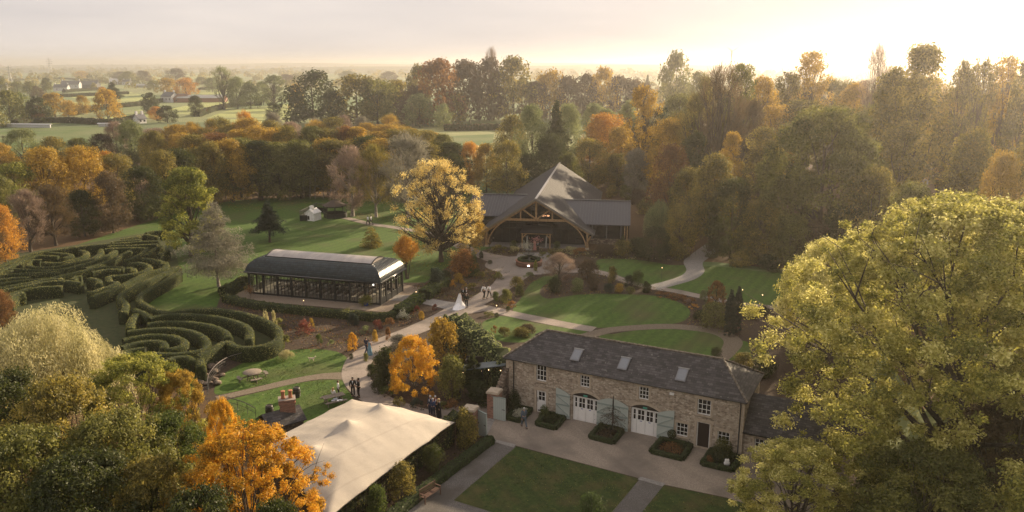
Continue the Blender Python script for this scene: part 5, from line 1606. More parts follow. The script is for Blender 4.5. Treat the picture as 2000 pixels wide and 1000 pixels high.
m.face([(-w_, -1, 0), (w_, -1, 0), (w_, -1, 1.5), (0, -1, 2.15), (-w_, -1, 1.5)]); m.face([(w_, 1.3, 0), (-w_, 1.3, 0), (-w_, 1.3, 1.5), (0, 1.3, 2.15), (w_, 1.3, 1.5)])
m.face([(w_, -1, 0), (w_, 1.3, 0), (w_, 1.3, 1.5), (w_, -1, 1.5)]); m.face([(-w_, 1.3, 0), (-w_, -1, 0), (-w_, -1, 1.5), (-w_, 1.3, 1.5)]); m.build('wall', WW, ov_)
m = MB(); thick(m, [(-1.1, -1.1, 1.46), (0, -1.1, 2.2), (0, 1.4, 2.2), (-1.1, 1.4, 1.46)], .06); thick(m, [(0, -1.1, 2.201), (1.1, -1.1, 1.46), (1.1, 1.4, 1.46), (0, 1.4, 2.201)], .06); m.build('roof', WW, ov_)
m = MB(); m.box(-.28, .28, -.4, .2, 1.9, 2.75); m.build('chimney', WW, ov_)
m = MB(); m.box(-.42, -.02, -1.02, -.98, .25, .95); m.build('oven_mouth', BLACKM, ov_)

# fountain
ft = empty('fountain', (fx, fy, .06), 0, 'tiered stone fountain in a round brick planter before the barn', 'fountain')
m = MB(); m.lathe([(1.9, 0), (1.9, .62), (1.98, .66), (1.98, .74), (1.62, .74), (1.60, .55)], (0, 0, 0), 28); m.build('planter_wall', BRICK, ft)
m = MB(); m.lathe([(.01, .60), (1.6, .60)], (0, 0, 0), 20); m.build('soil', SOIL, ft)
ringp = [(math.cos(a) * 1.45, math.sin(a) * 1.45) for a in np.linspace(0, 6.283, 20)]
hedge('box_ring', ringp, .42, .40, 'boxhedge', .11, 50, parent=ft, z0=.60)
FST = noise_mat('fountain_stone', [(.05, .05, .045), (.09, .09, .08), (.14, .135, .12)], 5, .8)
m = MB(); m.lathe([(.35, .6), (.30, .75), (.14, .9), (.12, 1.25), (.30, 1.34), (.80, 1.62), (.84, 1.70), (.74, 1.68), (.10, 1.55), (.09, 1.95), (.2, 2.0), (.48, 2.2), (.50, 2.27), (.42, 2.25), (.08, 2.15), (.07, 2.5), (.14, 2.6), (.04, 2.8)], (0, 0, 0), 18); m.build('basins', FST, ft)
m = MB(); m.box(-.25, .05, -1.93, -1.90, .25, .42); m.build('spotlight', plain('spot_lens', (1, .9, .8), .3, emit=(1, .85, .7), estr=3), ft)
"""urn with white stems beside the porch"""
# marker lights in the beds
def path_light(px, py, top, label, group='small lit garden lamps'):
    x, y = G(px, py); h = max(zat(top, y), .3); e = empty('garden_light', (x, y, 0), 0, label, 'garden lamp', group)
    m = MB(); m.tube([(0, 0, 0), (0, 0, h)], [.02, .02], 5); m.build('stake', BLACKM, e)
    m = MB(); m.lathe([(.02, h - .05), (.05, h), (.02, h + .05)], (0, 0, 0), 8); m.build('lamp', BULB, e)
for px, py, tp_, lb in ((593.5, 597, 587, 'lit stake lamp on the hedge before the glass pavilion'), (813, 578, 570, 'lit stake lamp beside the hedge right of the pavilion'),
                        (970, 604, 597, 'lit stake lamp in the bed beside the path junction'), (1292, 548, 523, 'lit lamp on thin post on the lawn behind the shrub island'),
                        (1358, 498, 470, 'lit lamp on thin post at the back of the curving path'), (1337, 503, 478, 'thin lamp post before the dark wood edge'),
                        (1449, 586, 566, 'lit lamp on thin post behind the two cypresses'), (1488, 596, 576, 'lit lamp on thin post at the right of the side lawn')):
    path_light(px, py, tp_, lb)

# tent-side trellis fence with climbers
fp = [G(*p) for p in ((903, 858), (860, 888), (800, 930), (740, 972), (690, 1012), (640, 1055))]
P = resample(spline(fp, sub=6), 1.9); tr = empty('trellis_fence', (*P[0], 0), 0, 'dark wooden trellis fence with climbers along the front edge of the tent', 'fence')
for i in range(len(P) - 1):
    a, b = Vector((*(P[i] - P[0]), 0)), Vector((*(P[i + 1] - P[0]), 0))
    m = MB(); m.box(-.05, .05, -.05, .05, 0, 2.0); o = m.build('post', DARKWOOD, tr, tuple(a))
    m = MB()
    for z in (.15, .55, .95, 1.15, 1.35, 1.55, 1.75, 1.95): m.bar(a + Vector((0, 0, z)), b + Vector((0, 0, z)), .03, .05)
    for q in range(1, 7): m.bar(a.lerp(b, q / 7), a.lerp(b, q / 7) + Vector((0, 0, 1.95)), .03, .03)
    m.build('trellis_panel', WOODB, tr)
hedge('climber_hedge', [p + np.array([-.25, .35]) for p in map(np.array, fp)], .75, 2.15, 'hedge', .16, 26, 'leafy climber hedge on the trellis under the tent edge', 'hedge', wob=.2)
hedge('box_hedge', [G(*p, .55) for p in ((958, 852), (915, 884), (860, 925), (800, 972), (750, 1012), (690, 1062))], .75, .6, 'boxhedge', .11, 60, 'low clipped box hedge along the grey gravel walk', 'hedge', wob=.07)
hedge('pavilion_hedge', [G(*p, .6) for p in ((438, 580), (500, 593), (590, 604), (680, 612), (745, 617), (772, 610))], 1.0, .9, 'hedge', .16, 30, 'low loose hedge along the front of the glass pavilion terrace', 'hedge', wob=.2)
hedge('laurel_hedge', [G(*p, .7) for p in ((775, 610), (795, 597), (818, 578))], 1.5, 1.1, 'green', .20, 34, 'glossy green laurel hedge right of the pavilion terrace', 'hedge', wob=.25)
hedge('laurel_hedge', [G(*p, .7) for p in ((828, 575), (846, 562), (868, 548))], 1.6, 1.2, 'green', .20, 34, 'glossy green laurel hedge beyond the pavilion path', 'hedge', wob=.25)
hedge('pavilion_hedge', [G(*p, .6) for p in ((436, 572), (462, 560), (486, 548))], 1.4, 1.3, 'hedge', .16, 30, 'dark leafy hedge at the left end of the pavilion', 'hedge', wob=.25)
hedge('creeper_hedge', [G(*p, 3.1) for p in ((884, 620), (910, 636), (940, 660), (972, 690), (990, 712))], 2.0, 3.4, 'palegreen', .24, 30, 'tall creeper covered screen behind the coach house', 'hedge', wob=.3)
hedge('creeper_hedge', [G(*p, 3.0) for p in ((976, 712), (1000, 690), (1030, 668), (1060, 652))], 1.0, 2.5, 'gold', .20, 26, 'yellowing creeper climbing behind the coach house left hip', 'hedge', wob=.3)

# ================================================================ HEDGE MAZE
def zm(x, y): return x / 3.124, 420 + y / 3.124
MAZE = {
 'lobe': [
  ([(1090, 340), (1020, 388), (940, 430), (862, 482), (852, 520), (900, 552), (960, 578), (1030, 592), (1150, 577), (1300, 573), (1430, 586), (1540, 610), (1640, 650), (1700, 700), (1690, 755), (1620, 790), (1500, 806), (1420, 790), (1390, 768), (1340, 787), (1260, 830), (1200, 862)], 'outer hedge of the round lobe sweeping from the silver tree to the railing'),
  ([(910, 625), (1020, 606), (1180, 605), (1340, 622), (1450, 652), (1518, 692), (1516, 760)], 'second hedge ring inside the outer hedge of the lobe'),
  ([(900, 660), (1000, 650), (1150, 651), (1280, 670), (1368, 705), (1394, 748)], 'third hedge ring of the lobe ending in a blunt stub'),
  ([(780, 707), (880, 696), (1000, 688), (1120, 696), (1220, 727), (1262, 775), (1240, 815), (1160, 835), (1050, 845), (920, 840)], 'fourth hedge ring of the lobe curling round like a hook'),
  ([(750, 757), (830, 740), (940, 729), (1050, 736), (1118, 762), (1118, 790), (1060, 810), (1010, 815)], 'fifth hedge ring of the lobe, a tight curl'),
  ([(740, 802), (830, 777), (920, 766), (995, 776), (1000, 812)], 'innermost hedge ring of the lobe'),
  ([(890, 812), (820, 816), (765, 836), (775, 872), (830, 886), (940, 890), (1020, 886)], 'front hedge curl of the lobe behind the golden tree'),
  ([(1030, 880), (1085, 864), (1150, 866), (1180, 890)], 'rounded hedge end at the front corner of the maze'),
  ([(1215, 872), (1222, 905), (1225, 925)], 'square hedge block beside the railing bank'),
  ([(820, 572), (870, 592), (920, 622)], 'short entrance hedge left of the lobe'),
 ],
 'middle': [
  ([(1090, 310), (1000, 352), (900, 397), (800, 446), (745, 477), (732, 502), (765, 538), (758, 575), (740, 592)], 'long S shaped hedge running from silver tree to willow'),
  ([(1010, 285), (1005, 318), (900, 352), (820, 386), (740, 427), (680, 452), (600, 482), (555, 502)], 'wavy hedge second from the lawn in the middle of the maze'),
  ([(860, 262), (930, 269), (985, 283), (1000, 300)], 'short hedge cap near the lime tree foot'),
  ([(775, 292), (850, 290), (905, 306), (900, 330), (830, 352), (740, 366), (664, 374), (672, 402), (712, 412), (640, 442), (540, 472)], 'hooked hedge winding through the middle of the maze'),
  ([(560, 347), (650, 331), (730, 331)], 'short straight hedge in the middle of the maze'),
  ([(440, 392), (470, 372), (495, 371)], 'stubby hedge wedge in the middle of the maze'),
  ([(540, 382), (600, 396), (603, 420)], 'small bent hedge in the middle of the maze'),
  ([(770, 322), (815, 325), (808, 345)], 'tiny hedge nib beside the hooked hedge'),
  ([(830, 600), (800, 640), (790, 690)], 'hedge end emerging right of the willow'),
 ],
 'upper': [
  ([(-160, 420), (-80, 362), (0, 312), (60, 282), (150, 250), (250, 226), (380, 206), (500, 190), (650, 176), (750, 170), (850, 161), (970, 157)], 'outermost back hedge of the maze by the wood'),
  ([(255, 275), (200, 273), (172, 290), (200, 314), (330, 315), (450, 291), (560, 265), (610, 235), (615, 206)], 'back hedge forming a long teardrop'),
  ([(262, 287), (350, 291), (450, 270), (512, 250), (528, 226), (490, 213)], 'hedge inside the long teardrop'),
  ([(-70, 400), (0, 342), (60, 306), (140, 271), (240, 246), (350, 252)], 'second hedge from the back edge of the maze'),
  ([(300, 229), (400, 234), (436, 246), (380, 262)], 'small hedge crook near the back edge'),
  ([(60, 326), (170, 331), (330, 335), (480, 306), (600, 271), (678, 232), (702, 214)], 'long diagonal hedge below the teardrop'),
  ([(520, 322), (640, 287), (722, 251), (790, 217)], 'diagonal hedge fourth from the lime tree'),
  ([(640, 206), (760, 200), (880, 201), (884, 218), (830, 251), (760, 276)], 'bracket shaped hedge near the lime tree'),
  ([(660, 188), (800, 184), (960, 176)], 'straight hedge behind the bracket shaped hedge'),
  ([(890, 246), (940, 206), (985, 184)], 'short slanting hedge left of the lime tree'),
  ([(960, 242), (1025, 214)], 'short slanting hedge at the foot of the lime tree'),
  ([(740, 147), (830, 132), (880, 117), (960, 132)], 'arched hedge at the far corner of the maze'),
  ([(680, 166), (745, 156), (860, 151)], 'low hedge strip near the far corner of the maze'),
  ([(890, 107), (950, 96), (1025, 95)], 'farthest little hedge behind the lime tree'),
  ([(-120, 470), (-40, 405), (30, 352), (70, 334)], 'hedge leaving the left edge of the picture'),
  ([(-100, 392), (0, 367), (130, 356), (260, 351), (380, 346)], 'flat hedge in the left third of the maze'),
  ([(-100, 415), (0, 391), (110, 381), (180, 379)], 'short flat hedge near the left edge of the maze'),
  ([(-120, 450), (0, 416), (150, 396), (300, 384), (390, 364), (500, 340), (620, 316), (750, 316)], 'longest straight hedge across the left of the maze'),
  ([(-120, 480), (0, 441), (150, 416), (300, 390), (380, 388)], 'straight hedge nearer than the longest hedge'),
  ([(-100, 500), (20, 455), (150, 431), (280, 405), (400, 400), (492, 412)], 'hedge with a rounded end left of the small bent hedge'),
  ([(20, 500), (130, 457), (250, 439), (375, 431)], 'nearest straight hedge behind the willow top'),
  ([(50, 520), (90, 486), (150, 472)], 'hedge nub showing above the willow'),
 ]}
for k_, lst in MAZE.items():
    for pts, lb in lst:
        hz = 1.5
        w_ = .80 if k_ == 'lobe' else .78
        hedge('maze_hedge', [G(*zm(*p), hz) for p in pts], w_, hz, 'hedge' if k_ == 'lobe' else 'sunlit_mazeleaf', .11 if k_ == 'lobe' else .13, 60 if k_ == 'lobe' else 40, 'clipped maze: ' + lb, 'hedge', 'maze hedges', wob=.025)
mz = [(-260, 640), (-140, 520), (0, 500), (140, 480), (330, 448), (345, 500), (352, 530), (300, 552), (270, 590), (320, 610), (420, 600), (520, 620), (545, 650), (530, 672), (440, 684), (400, 720), (200, 740)]
sheet('maze_floor', mz, .026, noise_mat('maze_grass_floor', [(.026, .036, .012), (.045, .055, .018), (.07, .06, .03)], 1.5, 1, .3), smooth=False)

# ================================================================ TREE KINDS
variant('round', 14, 15, crown_mesh, 7, n=16000, leaf=.38, nc=120, rc=(.07, .08), hb=.07)
variant('spread', 15, 13, crown_mesh, 2, n=13000, leaf=.40, nc=85, prof='spread', rc=(.06, .07), hb=.28, trunk=dict(limbs=26))
variant('tall', 10, 20, crown_mesh, 4, n=14000, leaf=.38, nc=90, prof='tall', rc=(.09, .10), hb=.12)
variant('sparse', 12, 20, crown_mesh, 3, n=9000, leaf=.38, nc=80, prof='tall', rc=(.05, .08), hb=.2, gap=.2, trunk=dict(limbs=46, twigs=3, r=.38))
variant('dome', 22, 22, crown_mesh, 1, n=60000, leaf=.40, nc=260, prof='round', rc=(.04, .05), hb=.04, gap=.7)
variant('bush', 4, 3.2, crown_mesh, 4, n=4200, leaf=.20, nc=40, prof='spread', rc=(.11, .10), hb=.05, trunk=dict(r=.08, limbs=6))
variant('ball', 3, 2.6, crown_mesh, 2, n=4200, leaf=.13, nc=60, prof='round', rc=(.16, .06), hb=.10, gap=.5, trunk=dict(r=.07, limbs=3))
variant('perennial', 2, 1.0, crown_mesh, 4, n=700, leaf=.14, nc=16, prof='spread', rc=(.09, .09), hb=.06, trunk=dict(r=.02, limbs=6))
variant('conifer', 7, 12, conifer_mesh, 3, n=9000, leaf=.45, hb=.30, trunk=dict(limbs=0, top=.95))
variant('cedar', 11, 15, conifer_mesh, 2, n=9500, leaf=.42, levels=11, ragged=.3, power=.55, droop=.08, trunk=dict(limbs=0, top=.9))
variant('cone', 3.4, 3.6, conifer_mesh, 1, n=5200, leaf=.20, levels=14, ragged=.05, power=.55, hb=.04, trunk=dict(limbs=0, r=.1))
variant('column', 1.3, 6, crown_mesh, 2, n=14000, leaf=.14, nc=300, prof='column', rc=(.10, .03), hb=.03, gap=.75, lump=.03, trunk=dict(limbs=0, r=.08))
variant('twig', 10, 15, twig_mesh, 3, n=9000, ln=.95, wd=.06, leafn=3000, leaf=.24, nc=80, trunk=dict(limbs=24, twigs=2))
variant('twigtall', 9, 18, twig_mesh, 2, n=9000, ln=1.0, wd=.06, prof='tall', leafn=1800, leaf=.3, hb=.25, trunk=dict(limbs=30, twigs=3))
variant('bare', 10, 20, twig_mesh, 2, n=2600, ln=1.5, wd=.06, prof='tall', leafn=300, leaf=.3, hb=.3, trunk=dict(limbs=40, twigs=5, r=.4))
variant('vasebush', 3.4, 4, twig_mesh, 1, n=2600, ln=.5, wd=.03, prof='vase', leafn=3600, leaf=.16, hb=.5, trunk=dict(r=.08, stems=6, limbs=10))
variant('far', 16, 14, crown_mesh, 5, n=3400, leaf=.85, nc=70, rc=(.07, .09), hb=.01, prof='spread', trunk=dict(limbs=8))
variant('weep', 8, 7, willow_mesh, 1, ns=1300, seg=.30)
variant('cloudshrub', 3.4, 4.4, crown_mesh, 1, n=3800, leaf=.17, nc=50, prof='spread', rc=(.09, .09), hb=.3, trunk=dict(stems=5, r=.06, limbs=12))

# ---- unique big trees near the camera
variant('big_ash', 20, 19, crown_mesh, 1, n=280000, leaf=.17, nc=950, prof='round', rc=(.014, .034), hb=.03, gap=.35, fill=.2, lump=.22, trunk=dict(r=.42, limbs=34, twigs=3))
variant('near_orange', 10, 10, crown_mesh, 1, n=80000, leaf=.13, nc=420, prof='spread', rc=(.016, .036), hb=.12, gap=.5, up=1.3, fill=.3, asp=.5, trunk=dict(r=.16, stems=4, limbs=40, twigs=3))
variant('near_gold', 8, 10, crown_mesh, 1, n=52000, leaf=.13, nc=190, prof='round', rc=(.03, .05), hb=.12, gap=.45, fill=.3, trunk=dict(r=.12, stems=4, limbs=40, twigs=3))
variant('near_dark', 9, 9, crown_mesh, 2, n=42000, leaf=.16, nc=170, prof='round', rc=(.04, .06), hb=.04, gap=.5, fill=.4, trunk=dict(r=.16, limbs=20))
variant('near_willow', 14, 12, willow_mesh, 1, ns=5600, seg=.26, drop=.5, trunk=dict(r=.4, limbs=14))
variant('lime', 9, 14, crown_mesh, 1, n=34000, leaf=.24, nc=120, prof='tall', rc=(.055, .08), hb=.10, gap=.5, trunk=dict(limbs=20))
variant('silver', 9, 11, conifer_mesh, 1, n=34000, leaf=.22, hb=.17, levels=17, ragged=.28, power=.62, droop=.02, trunk=dict(limbs=0, r=.2))
variant('amber', 17, 16, crown_mesh, 1, n=30000, leaf=.22, nc=210, prof='round', rc=(.025, .045), hb=.10, gap=.15, fill=.0, trunk=dict(r=.34, limbs=120, twigs=5))
variant('maple', 7, 6, crown_mesh, 1, n=30000, leaf=.15, nc=130, prof='spread', rc=(.04, .05), hb=.07, gap=.6, up=1.4, fill=.5, trunk=dict(r=.12, limbs=20))

# ================================================================ NAMED TREES
T('big_ash', 'ashleaf', 1842, 985, 394, 715, 'huge green and gold ash tree filling the right foreground beside the coach house', 'ash_tree')
T('big_ash', 'ashleaf', 2010, 830, 392, 420, 'golden crowned tree at the right edge behind the huge ash', 'ash_tree', rz=2.0)
T('near_gold', 'ashleaf', 1540, 1055, 870, 260, 'low green branches of a young tree over the courtyard corner', 'young_tree')
T('near_dark', 'brown', 1930, 1060, 800, 300, 'dark brown shaded thicket tree in the bottom right corner', 'thicket_tree')
T('near_dark', 'olive', 1790, 1130, 880, 330, 'olive shaded thicket tree at the bottom edge beneath the huge ash', 'thicket_tree')
T('near_willow', 'palestraw', 100, 850, 572, 300, 'pale straw coloured weeping willow in front of the maze', 'willow_tree')
T('near_gold', 'limegold', 290, 960, 695, 240, 'golden green tree with pale stems right of the willow', 'thicket_tree')
T('near_gold', 'gold', 375, 960, 725, 120, 'silvery bronze tree between golden tree and railing', 'thicket_tree', rz=1.0)
T('near_orange', 'autumn', 505, 1170, 838, 330, 'spreading orange autumn tree overhanging the tent corner', 'beech_tree')
T('near_orange', 'autumn', 462, 1130, 782, 100, 'bright orange upright spray above the spreading orange tree', 'beech_tree', rz=2.2)
for i, (mt, px, b, t_, w_, lb) in enumerate((
    ('dkgreen', 30, 1030, 735, 280, 'dark green thicket tree below the willow at the left edge'), ('bronze', 150, 1060, 745, 260, 'bronze leaved thicket tree under the willow'),
    ('olive', 255, 1110, 815, 280, 'olive green thicket tree under the golden tree'), ('olive', 70, 1180, 850, 330, 'olive green thicket tree in the bottom left corner'),
    ('dkgreen', 200, 1220, 900, 330, 'dark green thicket tree at the bottom edge left of centre thicket'), ('bronze', 330, 1190, 900, 220, 'bronze green thicket tree at the bottom under the orange tree'),
    ('dkgreen', 420, 1290, 965, 240, 'dark green bush at the bottom edge below the orange tree'), ('dkgreen', 560, 1330, 985, 170, 'dark green bush below the tent corner at the bottom edge'),
    ('bronze', -60, 960, 700, 220, 'bronze thicket tree cut by the left edge below the willow'), ('green', 350, 1040, 810, 180, 'green thicket tree between the golden and orange trees'))):
    T('near_dark', mt, px, b, t_, w_, lb, 'thicket_tree')
for i, (px, b, t_, w_, mt, lb) in enumerate(((1612, 713, 470, 200, 'ashleaf', 'lime green tree added unseen behind the huge ash to shade the coach house'), (2040, 700, 380, 260, 'ashleaf', 'tall lime green tree cut by the right edge of the picture'))):  # first tree is an added, hidden sun blocker for the coach house hip
    T('dome', mt, px, b, t_, w_, lb, 'woodland_tree')
T('round', 'rust', 5, 640, 568, 60, 'rust red tree at the left edge above the willow', 'beech_tree')
T('lime', 'limegold', 378, 500, 328, 128, 'tall lime and gold leaved tree between maze and lawn', 'lime_tree')
T('silver', 'grey', 428, 560, 395, 118, 'silvery grey leaved spreading tree beside the glass pavilion', 'cedar_tree', bark=BARKP)
T('conifer', 'bluegreen', 527, 473, 393, 56, 'small dark spruce on a bare stem in the open lawn', 'spruce_tree')
T('cone', 'bronze', 726, 482, 442, 44, 'dense bronze green conical bush on the lawn', 'yew_bush', 'bush')
T('amber', 'amber', 862, 511, 312, 200, 'large amber yellow tree with open branches before the barn', 'maple_tree')
T('round', 'gold', 918, 497, 400, 70, 'smaller golden tree between the amber tree and barn foot', 'maple_tree')
T('vasebush', 'orange', 795, 545, 468, 50, 'multi-stemmed shrub with rounded orange top behind the pavilion', 'shrub', 'shrub')
T('bush', 'rust', 905, 538, 488, 62, 'rust and green rounded shrub above the bride', 'shrub', 'shrub')
T('cone', 'green', 925, 538, 488, 26, 'fresh green conical shrub against the rust shrub', 'shrub', 'shrub')
T('bush', 'bluegreen', 852, 566, 524, 40, 'blue green leafy shrub right of the pavilion roof', 'shrub', 'shrub')
T('maple', 'yellow', 808, 770, 658, 104, 'bright yellow orange maple beside the curved path', 'maple_tree')
T('bush', 'gold', 868, 715, 625, 84, 'yellow green loose tree behind the bright maple', 'tree')
T('bush', 'olive', 884, 780, 697, 66, 'olive speckled shrub right of the bright maple', 'shrub', 'shrub')
T('bush', 'dkgreen', 752, 752, 680, 56, 'dark green shrub left of the bright maple', 'shrub', 'shrub')
T('conifer', 'dkgreen', 925, 775, 690, 52, 'dark evergreen beside the lean-to bar', 'evergreen_tree')
T('bush', 'dkgreen', 935, 790, 745, 60, 'low dark evergreen at the gate court', 'shrub', 'shrub')
T('bush', 'grey', 778, 680, 655, 44, 'grey green shrub touching the path edge', 'shrub', 'shrub')
T('twig', 'pinkgrey', 690, 423, 290, 96, 'pinkish brown bare birch behind the gazebo', 'birch_tree', bark=BARKP)
T('twig', 'bronze', 735, 424, 288, 84, 'brown birch with some leaves right of the pinkish birch', 'birch_tree', bark=BARKP)
T('twig', 'grey', 795, 425, 268, 116, 'pale greyish birch with drooping twigs behind the amber tree', 'birch_tree', bark=BARKP)
T('column', 'bluegreen', 1424, 657, 566, 22, 'dark columnar cypress, the front one of the pair', 'cypress_tree')
T('column', 'bluegreen', 1438, 650, 559, 19, 'dark columnar cypress, the rear one of the pair', 'cypress_tree')
T('maple', 'rust', 1398, 600, 549, 40, 'rust red conical maple beyond the side lawn', 'maple_tree')
T('ball', 'olive', 1395, 642, 592, 66, 'big rounded olive shrub before the cypress pair', 'shrub', 'shrub')
T('twig', 'pinkgrey', 1092, 552, 496, 66, 'spreading leafless magnolia like shrub beside the fountain court', 'shrub', 'shrub')
T('bush', 'brown', 1148, 546, 508, 50, 'brown rounded bush behind the shrub island', 'shrub', 'shrub')
T('weep', 'palegreen', 1284, 478, 385, 60, 'small grey green weeping tree right of the barn wing', 'willow_tree')
T('round', 'dkgreen', 1278, 510, 443, 66, 'dense dark rounded evergreen at the wood edge', 'evergreen_tree')
T('round', 'rust', 1306, 455, 285, 92, 'rust orange maple glowing at the edge of the right wood', 'maple_tree')
T('weep', 'palestraw', 559, 702, 683, 30, 'tiny pale variegated tree on the upper lawn', 'young_tree', bark=BARKP)
T('maple', 'yellow', 689, 686, 650, 22, 'very small round yellow tree in the brown bed', 'young_tree')
T('bush', 'bronze', 910, 868, 800, 60, 'bronze shrub against the brick gate pillar', 'shrub', 'shrub')
T('ball', 'dkgreen', 848, 928, 868, 48, 'dark clipped round bush before the trellis', 'shrub', 'shrub')
T('bush', 'bronze', 786, 975, 905, 66, 'bronze loose shrub before the trellis', 'shrub', 'shrub')
T('bush', 'green', 735, 1020, 950, 56, 'green shrub at the lower end of the trellis', 'shrub', 'shrub')
T('ball', 'boxhedge', 1155, 1020, 966, 62, 'clipped box ball at the lower edge of the courtyard lawn', 'shrub', 'shrub')
T('column', 'green', 585, 905, 842, 22, 'slender green sapling growing through the tent gap', 'young_tree')
T('ball', 'dkgreen', 1399, 702, 678, 26, 'small clipped ball by the curved earth path', 'shrub', 'shrub')
T('bush', 'bronze', 1452, 715, 690, 50, 'low bronze shrub behind the coach house right hip', 'shrub', 'shrub')
T('bush', 'dkgreen', 1490, 735, 690, 60, 'dark shrub behind the coach house right end', 'shrub', 'shrub')

# shrub island and garden shrubs
row([('ball', 'dkgreen', 1083, 572, 542, 34), ('ball', 'palegreen', 1127, 573, 543, 28), ('ball', 'brown', 1158, 566, 538, 32), ('bush', 'bronze', 1195, 553, 521, 24), ('ball', 'bluegreen', 1190, 573, 554, 26),
     ('ball', 'gold', 1209, 572, 554, 22), ('bush', 'dkgreen', 1228, 560, 538, 24), ('ball', 'green', 1246, 562, 528, 28), ('bush', 'olive', 1231, 573, 560, 22), ('bush', 'dkgreen', 1262, 570, 550, 24)],
    "on the oval lawn's shrub island", 'shrubs on the island bed', 'shrub', 'shrub', 'shrub')
row([('perennial', 'rust', 1290, 578, 571, 44), ('perennial', 'rust', 1322, 582, 573, 46), ('perennial', 'rust', 1350, 592, 582, 40), ('perennial', 'orange', 1356, 603, 594, 24), ('perennial', 'pinkgrey', 1346, 597, 584, 22),
     ('bush', 'palegreen', 1376, 590, 567, 26), ('bush', 'dkgreen', 1368, 625, 606, 36), ('bush', 'bronze', 1462, 620, 598, 46), ('bush', 'dkgreen', 1490, 615, 596, 28)],
    "right of the oval lawn", 'shrubs at the right end of the oval lawn', 'shrub', 'shrub', 'shrub')
row([('bush', 'bronze', 1010, 562, 540, 30), ('bush', 'olive', 988, 592, 565, 26), ('bush', 'green', 968, 588, 570, 18), ('perennial', 'rust', 1000, 600, 588, 26), ('perennial', 'palegreen', 1035, 545, 532, 26), ('bush', 'olive', 1015, 578, 556, 22),
     ('ball', 'dkgreen', 992, 609, 598, 10), ('ball', 'dkgreen', 970, 621, 611, 12), ('perennial', 'olive', 955, 618, 608, 26), ('bush', 'bronze', 1018, 658, 640, 46), ('bush', 'brown', 1030, 652, 634, 40), ('perennial', 'rust', 965, 650, 636, 14), ('bush', 'bronze', 985, 655, 640, 34)],
    "between path junction and coach house", 'shrubs near the path junction', 'shrub', 'shrub', 'shrub')
row([('perennial', 'white', 788, 622, 603, 34), ('perennial', 'red', 815, 610, 597, 16), ('perennial', 'red', 850, 606, 594, 14), ('bush', 'gold', 823, 625, 608, 14), ('perennial', 'rust', 762, 640, 622, 30), ('perennial', 'red', 735, 645, 626, 30),
     ('perennial', 'palegreen', 715, 652, 636, 24), ('bush', 'rust', 758, 665, 640, 14), ('bush', 'gold', 733, 668, 645, 14), ('perennial', 'olive', 680, 618, 602, 34), ('perennial', 'red', 594, 652, 625, 38), ('perennial', 'green', 622, 672, 654, 20),
     ('perennial', 'olive', 560, 678, 655, 22), ('perennial', 'gold', 608, 640, 622, 12), ('perennial', 'palegreen', 648, 676, 664, 18), ('ball', 'dkgreen', 686, 702, 691, 12), ('bush', 'bluegreen', 690, 634, 612, 26), ('perennial', 'olive', 545, 640, 622, 30), ('perennial', 'palestraw', 520, 640, 606, 14), ('perennial', 'palestraw', 536, 645, 608, 14)],
    "below the glass pavilion", 'plants in the bed below the pavilion', 'bed_plant', 'plant', 'plant')
row([('bush', 'gold', 896, 552, 534, 22), ('perennial', 'orange', 885, 560, 546, 14), ('perennial', 'gold', 905, 562, 548, 16), ('perennial', 'bronze', 940, 545, 532, 30), ('perennial', 'olive', 975, 545, 530, 26), ('perennial', 'brown', 870, 575, 562, 30), ('ball', 'dkgreen', 957, 516, 508, 12), ('column', 'dkgreen', 940, 505, 490, 8), ('perennial', 'bronze', 925, 566, 553, 34), ('bush', 'dkgreen', 870, 545, 528, 24)],
    'in the brown bed behind the bride', 'plants in the bed behind the bride', 'bed_plant', 'plant', 'plant')
row([('perennial', 'bronze', 975, 492, 478, 34), ('perennial', 'palestraw', 1005, 494, 482, 36), ('ball', 'green', 1003, 487, 470, 18), ('ball', 'green', 1087, 488, 471, 18), ('perennial', 'palestraw', 1110, 494, 482, 40), ('perennial', 'bronze', 1085, 500, 486, 40), ('perennial', 'rust', 1135, 498, 484, 40), ('bush', 'brown', 1180, 500, 478, 60), ('bush', 'bronze', 1215, 500, 470, 50), ('bush', 'dkgreen', 1216, 490, 460, 16), ('perennial', 'olive', 1060, 505, 492, 26), ('column', 'limegold', 1046, 530, 508, 8)],
    'along the front of the barn', 'plants along the barn front', 'bed_plant', 'plant', 'plant')
row([('bush', 'dkgreen', 740, 768, 740, 34), ('perennial', 'green', 752, 775, 756, 36), ('perennial', 'bronze', 780, 795, 776, 30), ('perennial', 'bluegreen', 815, 800, 778, 30), ('perennial', 'orange', 842, 785, 765, 20), ('perennial', 'rust', 885, 797, 780, 40), ('perennial', 'olive', 865, 800, 785, 24), ('bush', 'dkgreen', 725, 735, 712, 22), ('bush', 'olive', 715, 705, 690, 14)],
    'around the foot of the bright maple', 'plants round the bright maple', 'bed_plant', 'plant', 'plant')

